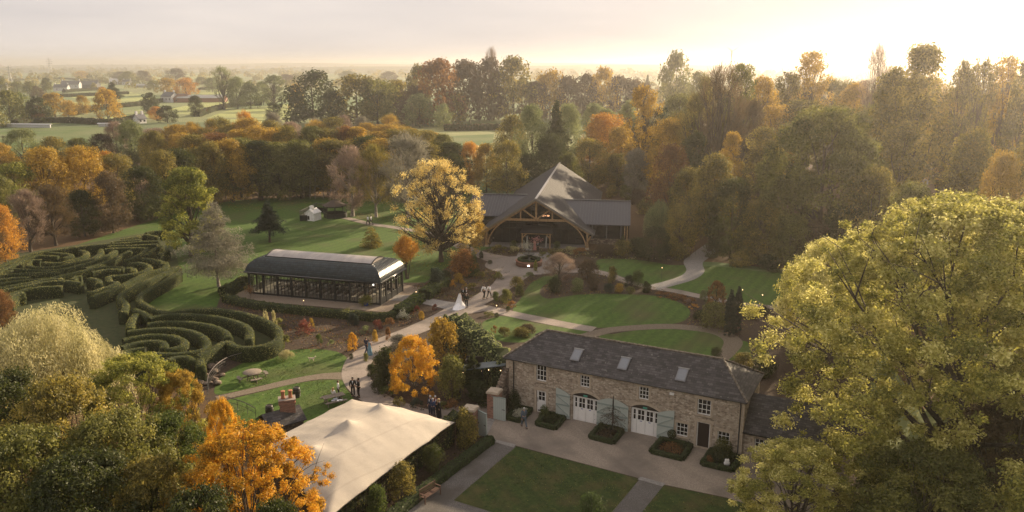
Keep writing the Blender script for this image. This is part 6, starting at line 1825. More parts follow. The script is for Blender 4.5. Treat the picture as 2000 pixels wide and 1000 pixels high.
# ---- woodland belts
def belt(x0, x1, step, base, top, wd, pal, where, group, kinds=('round', 'round', 'tall'), jit=10, name='woodland_tree', seed=1, **kw):
    r2 = random.Random(seed); items = []
    x = x0
    while x < x1:
        b = np.interp(x, *zip(*base)); t_ = np.interp(x, *zip(*top))
        items.append((r2.choice(kinds), r2.choice(pal), x + r2.uniform(-jit, jit), b + r2.uniform(-3, 3), t_ + r2.uniform(-jit, jit) * .8, wd * r2.uniform(.8, 1.25)))
        x += step * r2.uniform(.8, 1.2)
    for k in range(0, len(items), 24):
        row(items[k:k + 24], where + ('' if k == 0 else ', farther right'), group, name, **kw)
PAL_M = ['bronze', 'rust', 'bronze', 'brown', 'dkgreen', 'olive', 'gold', 'bronze']
belt(330, 900, 32, [(330, 420), (450, 392), (600, 384), (760, 386), (900, 372)], [(330, 292), (450, 276), (600, 272), (800, 276), (900, 290)], 92, PAL_M, "in the lawn wood front row", 'front row of the wood behind the lawn', seed=3)
belt(320, 900, 34, [(320, 360), (900, 340)], [(320, 262), (500, 252), (700, 254), (830, 255), (900, 270)], 78, ['gold', 'rust', 'bronze', 'gold', 'olive', 'bronze', 'gold'], "in the lawn wood second row", 'second row of the wood behind the lawn', seed=4)
belt(300, 880, 42, [(300, 320), (880, 305)], [(300, 244), (480, 236), (650, 238), (760, 240), (880, 256)], 72, ['gold', 'bronze', 'pinkgrey', 'olive', 'gold', 'bronze', 'gold'], "in the lawn wood back row", 'third row of the wood behind the lawn', kinds=('round', 'twig', 'round'), seed=5)
row([('round', 'orange', 12, 520, 402, 80), ('twig', 'pinkgrey', 62, 492, 375, 80), ('twig', 'brown', 108, 480, 365, 84), ('round', 'dkgreen', 165, 462, 372, 76), ('round', 'brown', 222, 455, 335, 78), ('round', 'dkgreen', 285, 432, 326, 96), ('bush', 'olive', 312, 415, 368, 46), ('twig', 'brown', -30, 540, 380, 90)],
    "in the front row behind the maze", 'front edge of the wood behind the maze', 'woodland_tree')
row([('round', 'gold', 96, 420, 290, 118), ('round', 'gold', 172, 410, 286, 104), ('round', 'limegold', 40, 430, 318, 96), ('round', 'olive', 10, 450, 345, 80), ('round', 'bronze', 232, 400, 300, 84), ('round', 'orange', 215, 380, 296, 50), ('twig', 'brown', -20, 430, 320, 90)],
    "in the middle row behind the maze", 'middle row of the wood behind the maze', 'woodland_tree')
row([('round', 'palegreen', 50, 330, 252, 80), ('round', 'bronze', 112, 345, 268, 78), ('round', 'olive', 160, 340, 270, 74), ('round', 'brown', 205, 335, 262, 66), ('round', 'palegreen', 262, 330, 235, 70), ('twig', 'pinkgrey', 232, 315, 240, 50), ('round', 'gold', 5, 350, 280, 70), ('round', 'olive', -30, 330, 260, 70), ('round', 'bronze', 300, 340, 262, 60)],
    "in the back row behind the maze", 'back row of the wood behind the maze', 'woodland_tree')
belt(420, 800, 60, [(420, 300), (800, 292)], [(420, 228), (620, 226), (800, 232)], 46, ['pinkgrey', 'olive', 'orange', 'grey', 'gold'], "poking above the lawn wood", 'trees poking above the lawn wood', kinds=('twig', 'round'), seed=9)
# slim bare stems along the shaded edge of the wood
for i in range(26):
    px = 430 + i * 13.5 + random.uniform(-4, 4); x, y = G(px, 388 + random.uniform(-2, 1.5)); hh = random.uniform(4, 6.5)
    m = MB(); ax = random.uniform(-.6, .6); m.tube([(0, 0, 0), (ax * .4, 0, hh * .5), (ax, .2, hh)], [.11, .09, .04], 5)
    e = empty('young_birch', (x, y, 0), 0, 'slim pale birch stem at the shaded edge of the wood behind the lawn', 'tree', 'slim stems along the wood edge'); m.build('trunk', BARKP, e)
    L = Leaves(); P = rng.normal(size=(260, 3)) * np.array([.9, .9, 1.1]) + np.array([ax, .2, hh + .6]); L.add(quads(P, unit(rng.normal(size=P.shape)), .36, .2), .4); link(bpy.data.objects.new('crown', L.mesh('crown', [LEAF['bronze']])), e)

# ---- centre background forest
row([('far', 'dkgreen', 612, 241, 139, 127), ('far', 'dkgreen', 650, 245, 178, 72), ('far', 'bronze', 700, 245, 146, 109), ('far', 'olive', 738, 245, 152, 104), ('far', 'bronze', 775, 241, 158, 83), ('far', 'brown', 806, 245, 168, 78), ('far', 'rust', 858, 245, 115, 109),
     ('far', 'brown', 908, 237, 120, 109), ('far', 'brown', 955, 235, 113, 104), ('far', 'bronze', 1003, 235, 113, 109), ('far', 'brown', 1045, 235, 160, 72), ('far', 'gold', 1074, 233, 134, 83), ('far', 'brown', 1108, 233, 150, 78), ('far', 'brown', 1145, 233, 145, 80), ('far', 'gold', 1178, 233, 133, 72), ('far', 'brown', 1210, 233, 148, 72), ('far', 'brown', 1243, 233, 152, 67), ('far', 'bronze', 820, 233, 128, 65), ('far', 'bronze', 885, 243, 180, 65)],
    "in the tall hazy forest", 'tall hazy forest behind the pasture', 'forest_tree')
row([('bush', 'bronze', 1195, 385, 362, 34), ('bush', 'olive', 1222, 392, 362, 34), ('round', 'bronze', 1205, 372, 300, 70), ('bush', 'brown', 1245, 400, 370, 40), ('round', 'olive', 1240, 378, 310, 60), ('bush', 'bronze', 1262, 420, 385, 44)], 'behind the right wing of the barn', 'bushes behind the barn wing', 'garden_bush', 'bush', 'bush')
T('far', 'palegreen', 820, 249, 184, 70, 'bright pale green rounded tree before the hazy forest', 'willow_tree')
T('far', 'palegreen', 866, 252, 203, 46, 'smaller pale green rounded tree before the hazy forest', 'willow_tree')
T('bare', 'pinkgrey', 960, 226, 94, 32, 'bare tree top sticking above the hazy forest', 'bare_tree')
T('far', 'olive', 1316, 240, 103, 78, 'tall pale olive poplar group standing above the horizon', 'poplar_tree')
T('conifer', 'dkgreen', 1263, 200, 146, 18, 'small pointed dark conifer at the end of the hazy forest', 'fir_tree')
T('far', 'olive', 1362, 250, 140, 60, 'pale olive tree right of the poplar group', 'forest_tree')

# ---- trees behind the barn
row([('round', 'bronze', 1000, 335, 226, 80), ('round', 'palegreen', 1040, 345, 206, 84), ('conifer', 'dkgreen', 1085, 352, 196, 58), ('round', 'palegreen', 1108, 340, 204, 66), ('round', 'palegreen', 1160, 300, 203, 66), ('round', 'dkgreen', 1075, 370, 262, 84), ('round', 'orange', 1180, 345, 222, 112), ('round', 'gold', 1212, 362, 248, 92),
     ('round', 'bronze', 1150, 372, 272, 84), ('round', 'bronze', 990, 385, 276, 84), ('round', 'gold', 950, 375, 282, 60), ('round', 'orange', 918, 372, 278, 56), ('sparse', 'gold', 1255, 380, 166, 96), ('sparse', 'palegreen', 1225, 330, 196, 60), ('cedar', 'bluegreen', 1288, 380, 205, 76), ('round', 'grey', 1240, 390, 290, 62), ('round', 'olive', 1110, 385, 300, 60), ('round', 'dkgreen', 1030, 372, 300, 60), ('round', 'dkgreen', 885, 385, 300, 60)],
    "behind the barn roof", 'mixed trees behind the barn', 'garden_tree')

# ---- right wood
T('dome', 'olive', 1592, 505, 212, 250, 'broad dome shaped olive beech in the middle of the right wood', 'beech_tree')
row([('bare', 'brown', 1395, 430, 135, 110), ('sparse', 'olive', 1430, 400, 122, 96), ('twigtall', 'bronze', 1365, 400, 160, 100), ('sparse', 'gold', 1475, 380, 150, 90), ('sparse', 'gold', 1570, 350, 99, 104), ('bare', 'pinkgrey', 1690, 380, 92, 64), ('sparse', 'bronze', 1520, 360, 140, 90), ('tall', 'gold', 1650, 360, 165, 90),
     ('tall', 'bronze', 1768, 440, 90, 150), ('sparse', 'bronze', 1845, 440, 118, 70), ('sparse', 'bronze', 1880, 430, 112, 84), ('sparse', 'gold', 1925, 430, 106, 90), ('tall', 'bronze', 1965, 450, 118, 84), ('sparse', 'gold', 2010, 430, 110, 100), ('tall', 'bronze', 1715, 430, 130, 96), ('twigtall', 'brown', 1450, 420, 200, 90)],
    "among the right wood's tall trees", 'tall trees of the right wood', 'woodland_tree')
row([('round', 'bronze', 1340, 470, 330, 90), ('tall', 'bronze', 1388, 490, 300, 100), ('round', 'dkgreen', 1425, 505, 350, 100), ('tall', 'dkgreen', 1350, 440, 260, 80), ('round', 'bronze', 1480, 515, 390, 100), ('round', 'olive', 1540, 525, 420, 90), ('tall', 'bronze', 1480, 450, 250, 100), ('round', 'bronze', 1690, 540, 330, 130), ('round', 'olive', 1760, 560, 360, 120),
     ('tall', 'bronze', 1870, 530, 250, 110), ('round', 'gold', 1930, 560, 300, 110), ('tall', 'bronze', 1990, 540, 230, 110), ('round', 'dkgreen', 1640, 530, 400, 100), ('round', 'olive', 1830, 600, 400, 110), ('round', 'bronze', 1325, 500, 400, 70), ('tall', 'gold', 1420, 460, 260, 70), ('tall', 'bronze', 1740, 480, 240, 110), ('round', 'brown', 1590, 525, 430, 90)],
    "in the right wood undergrowth", 'lower growth of the right wood', 'woodland_tree')
row([('bush', 'dkgreen', 1400, 503, 470, 60), ('bush', 'bronze', 1450, 520, 490, 60), ('bush', 'dkgreen', 1500, 528, 498, 60), ('bush', 'olive', 1550, 532, 500, 60), ('bush', 'bronze', 1320, 506, 475, 50), ('bush', 'dkgreen', 1245, 500, 465, 50), ('bush', 'brown', 1600, 545, 505, 70)],
    "at the foot of the right wood", 'bushes at the foot of the right wood', 'woodland_bush', 'bush', 'bush')

belt(1300, 2160, 62, [(1300, 390), (2160, 400)], [(1300, 232), (1500, 205), (2160, 190)], 120, ['bronze', 'olive', 'bronze', 'gold', 'dkgreen'], 'in the right wood middle row', 'middle row of the right wood', kinds=('round', 'tall', 'sparse'), seed=21)
belt(1330, 2160, 66, [(1330, 330), (2160, 330)], [(1330, 190), (1500, 165), (2160, 150)], 110, ['bronze', 'olive', 'gold', 'bronze', 'brown'], 'in the right wood back row', 'back row of the right wood', kinds=('round', 'tall', 'twigtall'), seed=22)
belt(1190, 1340, 40, [(1190, 320), (1340, 330)], [(1190, 215), (1340, 215)], 80, ['palegreen', 'olive', 'gold', 'bronze'], 'right of the orange tree behind the barn', 'trees right of the orange barn tree', kinds=('round', 'tall', 'sparse'), seed=23)
# ---- farmland trees on the left
row([('far', 'olive', 22, 242, 178, 70), ('far', 'palegreen', 48, 238, 182, 60), ('far', 'dkgreen', 78, 240, 190, 52), ('far', 'gold', 108, 230, 181, 58), ('far', 'olive', -20, 250, 190, 80), ('far', 'gold', 135, 228, 195, 36)],
    'in the hedgerow clump at the far left', 'hedgerow clump at the far left', 'hedgerow_tree')
row([('round', 'rust', 75, 240, 206, 28), ('round', 'gold', 163, 224, 187, 30), ('far', 'gold', 212, 240, 175, 62), ('conifer', 'dkgreen', 222, 205, 160, 36), ('round', 'orange', 203, 205, 170, 24), ('far', 'dkgreen', 296, 222, 181, 46), ('round', 'orange', 306, 236, 208, 34), ('far', 'dkgreen', 328, 240, 207, 48), ('round', 'dkgreen', 383, 227, 187, 32),
     ('far', 'gold', 328, 186, 152, 48), ('far', 'orange', 364, 187, 151, 52), ('bare', 'palegreen', 438, 214, 132, 46), ('round', 'palegreen', 465, 213, 150, 46), ('far', 'palegreen', 490, 212, 160, 44), ('sparse', 'palegreen', 537, 210, 146, 60), ('round', 'dkgreen', 535, 234, 200, 36), ('far', 'palegreen', 515, 205, 160, 40), ('far', 'gold', 580, 215, 165, 40)],
    "on the left farm fields", 'scattered farm field trees', 'field_tree')
row([('far', 'olive', 60, 190, 160, 34), ('far', 'olive', 90, 186, 156, 26), ('far', 'brown', 75, 196, 168, 30), ('far', 'dkgreen', 92, 176, 152, 22), ('far', 'olive', 35, 184, 158, 34), ('far', 'olive', 5, 190, 152, 34), ('far', 'gold', 160, 154, 138, 30), ('far', 'brown', 235, 158, 140, 40), ('far', 'olive', 250, 165, 140, 40), ('far', 'brown', 280, 160, 138, 34), ('far', 'olive', 395, 166, 150, 34),
     ('far', 'dkgreen', 201, 133, 124, 14), ('far', 'olive', 300, 176, 156, 30), ('far', 'brown', 345, 160, 134, 50), ('far', 'palegreen', 415, 180, 152, 36), ('far', 'brown', 560, 165, 145, 40), ('far', 'olive', 680, 158, 138, 40), ('far', 'brown', 760, 160, 140, 40)],
    'in the hazy distance on the left', 'hazy distant trees on the left', 'distant_tree')

# hedgerows, far wood as one mass
for i, (pts, lb) in enumerate((([(30, 247), (62, 241), (130, 240), (210, 243), (275, 235)], 'dark hedgerow along the near edge of the pale field'), ([(140, 226), (200, 214), (275, 206), (330, 197)], 'dark hedgerow across the middle field'),
    ([(120, 190), (190, 187), (250, 184)], 'short hedgerow beyond the orange field tree'), ([(20, 158), (60, 156), (110, 154), (160, 157), (215, 161)], 'long hedgerow in the hazy distance'), ([(125, 181), (160, 178), (195, 176)], 'thin hedgerow before the far farm'),
    ([(385, 228), (420, 216), (456, 209), (510, 206)], 'hedgerow right of the white farmhouse'), ([(868, 255), (920, 255), (965, 254), (1010, 256)], 'low hedge across the pasture above the barn'), ([(390, 176), (430, 173), (455, 172)], 'hedgerow beyond the ivy clad tree'), ([(560, 167), (610, 166), (665, 165)], 'hedgerow beyond the dark oak'))):
    hedge('hedgerow', [G(*p) for p in pts], 3.2, 2.6, 'brown', .9, 1.0, lb, 'hedge', 'field hedgerows', wob=.3)
L = Leaves()
def mass(px0, px1, py, hpx, dens, cl=None):
    """scattered clumps of far woodland"""
    for i in range(dens):
        px = random.uniform(px0, px1); y_ = py + random.uniform(-2, 2)
        if y_ < 128.5: y_ = 128.5
        x, y = G(px, y_); s = mpp(y); hh = hpx * s * random.uniform(.5, 1.1); ww = hh * random.uniform(.8, 2.0)
        k = 70
        dd = unit(rng.normal(size=(k, 3))); dd[:, 2] = abs(dd[:, 2])
        P = dd * np.array([ww / 2, ww / 2, hh]) + np.array([x, y, 0])
        sz = hh * .34
        L.add(quads(P, unit(dd + rng.normal(size=dd.shape) * .5), sz, sz * .7), random.random())
for row_ in ((131, 6, 420), (134, 7, 420), (138, 8, 360), (143, 9, 300), (149, 10, 210), (156, 12, 130)):
    mass(-150, 2150, row_[0], row_[1], row_[2])
for row_ in ((164, 14, 26), (172, 16, 20)): mass(-80, 620, row_[0], row_[1], row_[2])
mass(1050, 1700, 150, 14, 60); mass(560, 860, 170, 16, 34); mass(1000, 1330, 180, 20, 60); mass(1300, 2100, 200, 30, 70)
o = link(bpy.data.objects.new('distant_woodland', L.mesh('distant_woodland', [LEAF['bronze']]))); tag(o, 'hazy far off woodland and hedges along the horizon', 'woodland', None, 'stuff')

# ---- ground cover and leaves
def cover(polys, dens, sz, mats, label, name='ground_cover', hgt=.3, excl=()):
    L = Leaves()
    for poly in polys:
        X, Y = scatter_pts(poly, dens)
        keep = np.ones(len(X), bool)
        for ex in excl: keep &= ~inpoly(X, Y, np.array([G(*p) for p in ex]))
        X, Y = X[keep], Y[keep]
        nz_ = np.sin(X * 1.3) * np.cos(Y * 1.1) + np.sin(X * .4 + Y * .5)
        kk = rng.random(len(X)) < np.clip(.5 + .35 * nz_, .08, 1)
        X, Y = X[kk], Y[kk]
        Z = .03 + hgt * rng.random(len(X)) * np.clip(.5 + .4 * np.sin(X * 2.1 + Y), .15, 1)
        P = np.stack([X, Y, Z], 1)
        mi = rng.integers(0, len(mats), 1 + int(X.max() * 0 + 400))
        cell = (np.floor(X / .8) * 7 + np.floor(Y / .8) * 13).astype(int) % len(mats)
        L.V.append(quads(P, unit(np.array([0, 0, 1.]) + rng.normal(size=P.shape) * .7), sz * (.5 + rng.random(len(X))), sz * .6)); L.r.append(rng.random(len(X))); L.c.append(rng.random(len(X)) * .5 + .25); L.m.append(cell)
    o = link(bpy.data.objects.new(name, L.mesh(name, [LEAF[q] for q in mats]))); tag(o, label, None, None, 'stuff'); return o
cover([[(545, 620), (560, 690), (670, 690), (700, 680), (760, 650), (850, 612), (800, 588), (760, 614), (600, 606), (450, 590), (430, 600)]], 26, .17, ['brown', 'bronze', 'rust', 'litter'], 'low brown planting and leaf litter in the bed below the pavilion')
cover([[(800, 562), (850, 550), (880, 530), (930, 510), (1000, 528), (955, 560), (915, 590), (840, 585)]], 26, .18, ['brown', 'bronze', 'litter', 'olive'], 'low brown planting in the bed behind the bride')
cover([[(950, 600), (990, 560), (1030, 532), (1075, 528), (1062, 542), (1035, 556), (1018, 582), (1000, 606)], [(1060, 562), (1090, 540), (1170, 532), (1270, 560), (1310, 572), (1350, 590), (1346, 606), (1309, 585), (1219, 575), (1120, 577), (1066, 583)], [(1350, 600), (1440, 595), (1500, 620), (1440, 660), (1340, 640)]], 20, .16, ['brown', 'bronze', 'litter', 'olive'], 'low mixed planting in the island beds round the oval lawn')
cover([[(720, 735), (745, 775), (830, 802), (910, 795), (960, 760), (980, 700), (900, 640), (880, 625), (800, 665), (730, 700)], [(905, 870), (955, 860), (800, 975), (700, 1040), (640, 1060), (700, 1000), (860, 890)]], 26, .14, ['brown', 'olive', 'bronze', 'dkgreen'], 'low planting and leaf litter around the bright maple and along the trellis')
cover([[(940, 484), (1150, 490), (1240, 486), (1340, 505), (1340, 512), (1160, 506), (1080, 512), (1010, 498), (960, 500)]], 24, .2, ['bronze', 'brown', 'olive', 'palestraw'], 'low planting along the front of the barn', hgt=.5)
lf = cover([[(790, 480), (930, 470), (940, 520), (900, 548), (810, 545), (760, 520)], [(440, 398), (760, 388), (760, 400), (450, 412)], [(640, 414), (770, 412), (800, 440), (690, 430)]], 5, .16, ['litter', 'gold', 'litter'], 'fallen autumn leaves scattered on the lawn under the amber tree', 'fallen_leaves', .03)
cover([LAWNA, LAWNB, [(1007, 872), (1249, 936), (1192, 1004), (1150, 1080), (1050, 1030), (959, 1000), (886, 977)], [(1296, 948), (1420, 974), (1640, 1030), (1560, 1130), (1200, 1080), (1254, 1000)], OVAL, LAWN3], .55, .09, ['gold', 'litter', 'palestraw'], 'sparse fallen leaves dotted over the clipped lawns', 'fallen_leaves', .02)
cover([LAWNA, LAWNB], 60, .10, ['green', 'green', 'boxhedge'], 'short grass blades of the small lawns by the picnic table', 'grass', .05)
cover([[(1007, 872), (1249, 936), (1192, 1004), (1150, 1080), (1050, 1030), (959, 1000), (886, 977)], [(1296, 948), (1420, 974), (1640, 1030), (1560, 1130), (1200, 1080), (1254, 1000)]], 70, .09, ['green', 'hedge', 'boxhedge'], 'short grass blades of the courtyard lawns', 'grass', .05)
for a_, b_, w_ in (((1003, 872), (1249, 935), .0),):
    pass

# ================================================================ FAR BUILDINGS AND MASTS
def gable_house(px, py, w, d, h, rh, rz, wallm, roofm, label, wins_=3, name='farmhouse', chim=True, cat='house'):
    x, y = G(px, py); e = empty(name, (x, y, 0), rz, label, cat)
    m = MB(); m.face([(-w / 2, 0, 0), (w / 2, 0, 0), (w / 2, 0, h), (-w / 2, 0, h)]); m.face([(w / 2, 0, 0), (w / 2, d, 0), (w / 2, d, h), (w / 2, d / 2, h + rh), (w / 2, 0, h)])
    m.face([(w / 2, d, 0), (-w / 2, d, 0), (-w / 2, d, h), (w / 2, d, h)]); m.face([(-w / 2, d, 0), (-w / 2, 0, 0), (-w / 2, 0, h), (-w / 2, d / 2, h + rh), (-w / 2, d, h)]); m.build('wall', wallm, e)
    m = MB(); o_ = .4; thick(m, [(-w / 2 - o_, -o_, h - .1), (w / 2 + o_, -o_, h - .1), (w / 2 + o_, d / 2, h + rh + .15), (-w / 2 - o_, d / 2, h + rh + .15)], .2); thick(m, [(w / 2 + o_, d + o_, h - .1), (-w / 2 - o_, d + o_, h - .1), (-w / 2 - o_, d / 2, h + rh + .16), (w / 2 + o_, d / 2, h + rh + .16)], .2)
    r_ = m.build('roof', roofm, e)
    if chim:
        for xx in (-w / 2 + .6, w / 2 - .6): m = MB(); m.box(xx - .5, xx + .5, d / 2 - .4, d / 2 + .4, h + rh - .6, h + rh + 1.5); m.build('chimney', wallm, r_)
    for i in range(wins_):
        xx = -w / 2 + w * (i + .5) / wins_
        m = MB(); m.box(xx - .5, xx + .5, -.06, .02, h * .35, h * .7); m.build('window', GLASSD, e)
    return e
FW = plain('farm_white', (.55, .54, .55), .9); FG = plain('farm_roof', (.10, .10, .115), .8); FB = plain('barn_tin', (.30, .30, .29), .6); FR = plain('farm_brick', (.26, .13, .09), .9); FBR = plain('farm_brown_roof', (.20, .12, .09), .8)
gable_house(325, 200, 11, 7, 4.5, 3, -.5, FW, FG, 'white farmhouse with grey slate roof below the orange trees')
gable_house(352, 200, 10, 7, 3, 3.2, .2, FR, FBR, 'brick farm cottage right of the white farmhouse', 2)
gable_house(392, 200, 34, 12, 3.4, 1.8, .10, FR, FB, 'long low farm shed with pale tin roof', 0, 'farm_shed', False, 'shed')
gable_house(279, 241, 4.5, 4, 2.4, 2, 1.1, FW, FG, 'small white gabled cottage half hidden by the wood', 2)
gable_house(137, 173, 20, 9, 5, 4, .1, FW, FG, 'distant farmhouse at the left of the hazy farm')
gable_house(165, 172, 30, 9, 4, 4, -.05, FG, FG, 'long dark distant farm range with slate roof', 4)
gable_house(118, 178, 14, 8, 4, 3, .1, FW, FG, 'little distant white cottage among trees', 2)
gable_house(232, 165, 24, 10, 4, 4, .2, FW, FW, 'very far white house right of the hazy farm')
gable_house(245, 166, 12, 8, 4, 3, -.3, FW, FG, 'very far white cottage beside the far white house', 2)
gable_house(287, 171, 30, 12, 2.6, 1.6, 0, FB, FB, 'distant pale polytunnel like shed', 0, 'farm_shed', False, 'shed')
gable_house(4, 182, 9, 8, 6, 3, .4, FW, FG, 'white house cut by the left edge of the picture', 2)
gable_house(48, 249, 26, .6, 1.6, .1, -.15, FW, FW, 'pale farmyard wall by the left hedgerow', 0, 'yard_wall', False, 'wall')
gable_house(213, 247, 10, .6, 1.4, .1, -.05, FW, FW, 'short pale wall beside the field gate', 0, 'yard_wall', False, 'wall')

STEEL = plain('galvanised', (.30, .30, .31), .5, .5)
def pylon(px, py, top, label):
    x, y = G(px, py); h = zat(top, y); e = empty('pylon', (x, y, 0), .3, label, 'pylon', 'electricity pylons')
    m = MB(); b, t_ = h * .11, h * .02; r_ = h * .006
    for sx, sy in ((-1, -1), (1, -1), (1, 1), (-1, 1)): m.tube([(sx * b, sy * b, 0), (sx * t_, sy * t_, h * .72), (0, 0, h)], [r_, r_, r_ * .7], 4)
    for k in range(9):
        f0, f1 = k / 9 * .72, (k + 1) / 9 * .72; r0, r1 = b + (t_ - b) * f0 / .72, b + (t_ - b) * f1 / .72
        for s_ in (-1, 1): m.tube([(-r0, s_ * r0, f0 * h), (r1, s_ * r1, f1 * h)], [r_ * .5] * 2, 3, False); m.tube([(r0, s_ * r0, f0 * h), (-r1, s_ * r1, f1 * h)], [r_ * .5] * 2, 3, False)
    m.build('tower', STEEL, e)
    for z in (.70, .80, .90):
        m = MB(); w_ = h * (.17 if z == .8 else .13); m.tube([(-w_, 0, z * h), (0, 0, z * h + h * .025), (w_, 0, z * h)], [r_ * .6] * 3, 4); m.tube([(-w_, 0, z * h), (w_, 0, z * h)], [r_ * .6] * 2, 4); m.build('cross_arm', STEEL, e)
pylon(100, 152, 112, 'lattice electricity pylon on the hazy left horizon')
pylon(22, 172, 128, 'lattice electricity pylon at the far left')
def upole(px, py, top, label, arm=1.3):
    x, y = G(px, py); h = zat(top, y); e = empty('utility_pole', (x, y, 0), .2, label, 'utility pole', 'wooden utility poles')
    m = MB(); m.tube([(0, 0, 0), (0, 0, h)], [.17, .12], 6); m.build('pole', WOODG, e)
    m = MB(); m.box(-arm, arm, -.07, .07, h - .5, h - .32)
    for xx in (-arm + .1, 0, arm - .1): m.tube([(xx, 0, h - .32), (xx, 0, h - .12)], [.07, .05], 5)
    m.build('cross_arm', WOODG, e)
upole(10, 300, 265, 'wooden pole with cross arm at the left edge'); upole(430, 213, 176, 'wooden pole in the field right of the farm'); upole(338, 372, 318, 'wooden pole standing in the wood behind the maze', 1.6)
upole(54, 228, 190, 'thin pole in the left hedgerow clump'); upole(191, 240, 205, 'thin pole left of the big field tree'); upole(919, 250, 222, 'pole in the pasture above the barn', .5)
# wind turbine
x, y = G(1424, 178); hb_ = zat(101, y); wt_ = empty('wind_turbine', (x, y, 0), .4, 'three bladed wind turbine on the right horizon', 'wind turbine')
WT = plain('turbine_white', (.42, .40, .38), .6); sz_ = mpp(y)
m = MB(); m.tube([(0, 0, 0), (0, 0, hb_)], [sz_ * 1.3, sz_ * .7], 8); m.build('tower', WT, wt_)
m = MB(); m.box(-sz_, sz_, -sz_ * 2, sz_ * 1.5, hb_, hb_ + sz_ * 1.6); m.build('nacelle', WT, wt_)
for a in (rad(150), rad(28), rad(268)):
    m = MB(); Lb = sz_ * 17; m.tube([(0, -sz_ * 2.3, hb_ + sz_), (math.cos(a) * Lb * .3, -sz_ * 2.3, hb_ + sz_ + math.sin(a) * Lb * .3), (math.cos(a) * Lb, -sz_ * 2.3, hb_ + sz_ + math.sin(a) * Lb)], [sz_ * .5, sz_ * .8, sz_ * .12], 5); m.build('blade', WT, wt_)
x, y = G(1156, 133); m = MB(); m.tube([(0, 0, 0), (0, 0, zat(112, y))], [mpp(y) * .5, mpp(y) * .25], 4); e = empty('radio_mast', (x, y, 0), 0, 'thin radio mast above the hazy forest', 'mast'); m.build('mast', STEEL, e)

# parked cars behind the right wood
def car(px, py, rz, col, label):
    x, y = G(px, py); e = empty('parked_car', (x, y, .02), rz, label, 'car', 'cars parked behind the right wood')
    paint = plain('car_paint', col, .25, .1, spec=.7)
    prof = [(-2.1, .35), (-2.15, .75), (-1.9, .95), (-1.35, 1.0), (-.8, 1.42), (.7, 1.45), (1.35, 1.0), (1.95, .85), (2.15, .6), (2.1, .35)]
    m = MB()
    for s_ in (-1, 1): pts = [(a, s_ * .85, b) for a, b in prof]; m.face(pts if s_ < 0 else pts[::-1])
    for i in range(len(prof) - 1): (a, b), (c_, d_) = prof[i], prof[i + 1]; m.face([(a, -.85, b), (a, .85, b), (c_, .85, d_), (c_, -.85, d_)])
    m.build('body', paint, e)
    m = MB()
    for s_ in (-1, 1): m.face([(-1.2, s_ * .86, 1.02), (-.75, s_ * .86, 1.36), (.65, s_ * .86, 1.38), (1.15, s_ * .86, 1.02)])
    m.face([(.78, -.75, 1.40), (.78, .75, 1.40), (1.34, .75, 1.03), (1.34, -.75, 1.03)]); m.build('window', GLASSD, e)
    for xx in (-1.35, 1.35):
        for yy in (-.82, .82): m = MB(); m.tube([(xx, yy - .1, .32), (xx, yy + .1, .32)], [.32, .32], 12); m.build('wheel', BLACKM, e)
car(1352, 388, .3, (.55, .55, .56), 'pale parked car glimpsed through the rust maple')
car(1428, 398, .3, (.30, .32, .36), 'grey parked car glimpsed between trunks of the right wood')
car(1960, 604, .2, (.60, .60, .62), 'white car glimpsed through the golden tree on the right')

# ================================================================ PEOPLE
SKIN = plain('skin', (.42, .24, .16), .6, var=.05)
HAIRS = dict(dark=plain('dark_hair', (.02, .014, .010), .7), grey=plain('grey_hair', (.42, .41, .40), .7), blonde=plain('blonde_hair', (.50, .36, .18), .7), brown=plain('brown_hair', (.09, .05, .03), .7), bald=plain('thin_grey_hair', (.38, .32, .28), .7))
_cl = {}
def cloth(c):
    if c not in _cl: _cl[c] = noise_mat('cloth_%d' % len(_cl), [tuple(v * .75 for v in c), c, tuple(min(v * 1.15, .95) for v in c)], 14, .9)
    return _cl[c]
def skin_obj(name, pts, edges, mat, parent, sub=1):
    """one continuous surface grown over a skeleton; pts (x, y, z, r)"""
    me = bpy.data.meshes.new(name); me.from_pydata([p[:3] for p in pts], edges, []); me.update()
    o = link(bpy.data.objects.new(name, me), parent)
    md = o.modifiers.new('skin', 'SKIN'); md.use_smooth_shade = True
    for i, v in enumerate(me.skin_vertices[0].data):
        r_ = pts[i][3]; v.radius = r_ if isinstance(r_, tuple) else (r_, r_)
        v.use_root = (i == 0)
    sb = o.modifiers.new('smooth', 'SUBSURF'); sb.levels = sub; sb.render_levels = sub
    me.materials.append(mat)
    return o
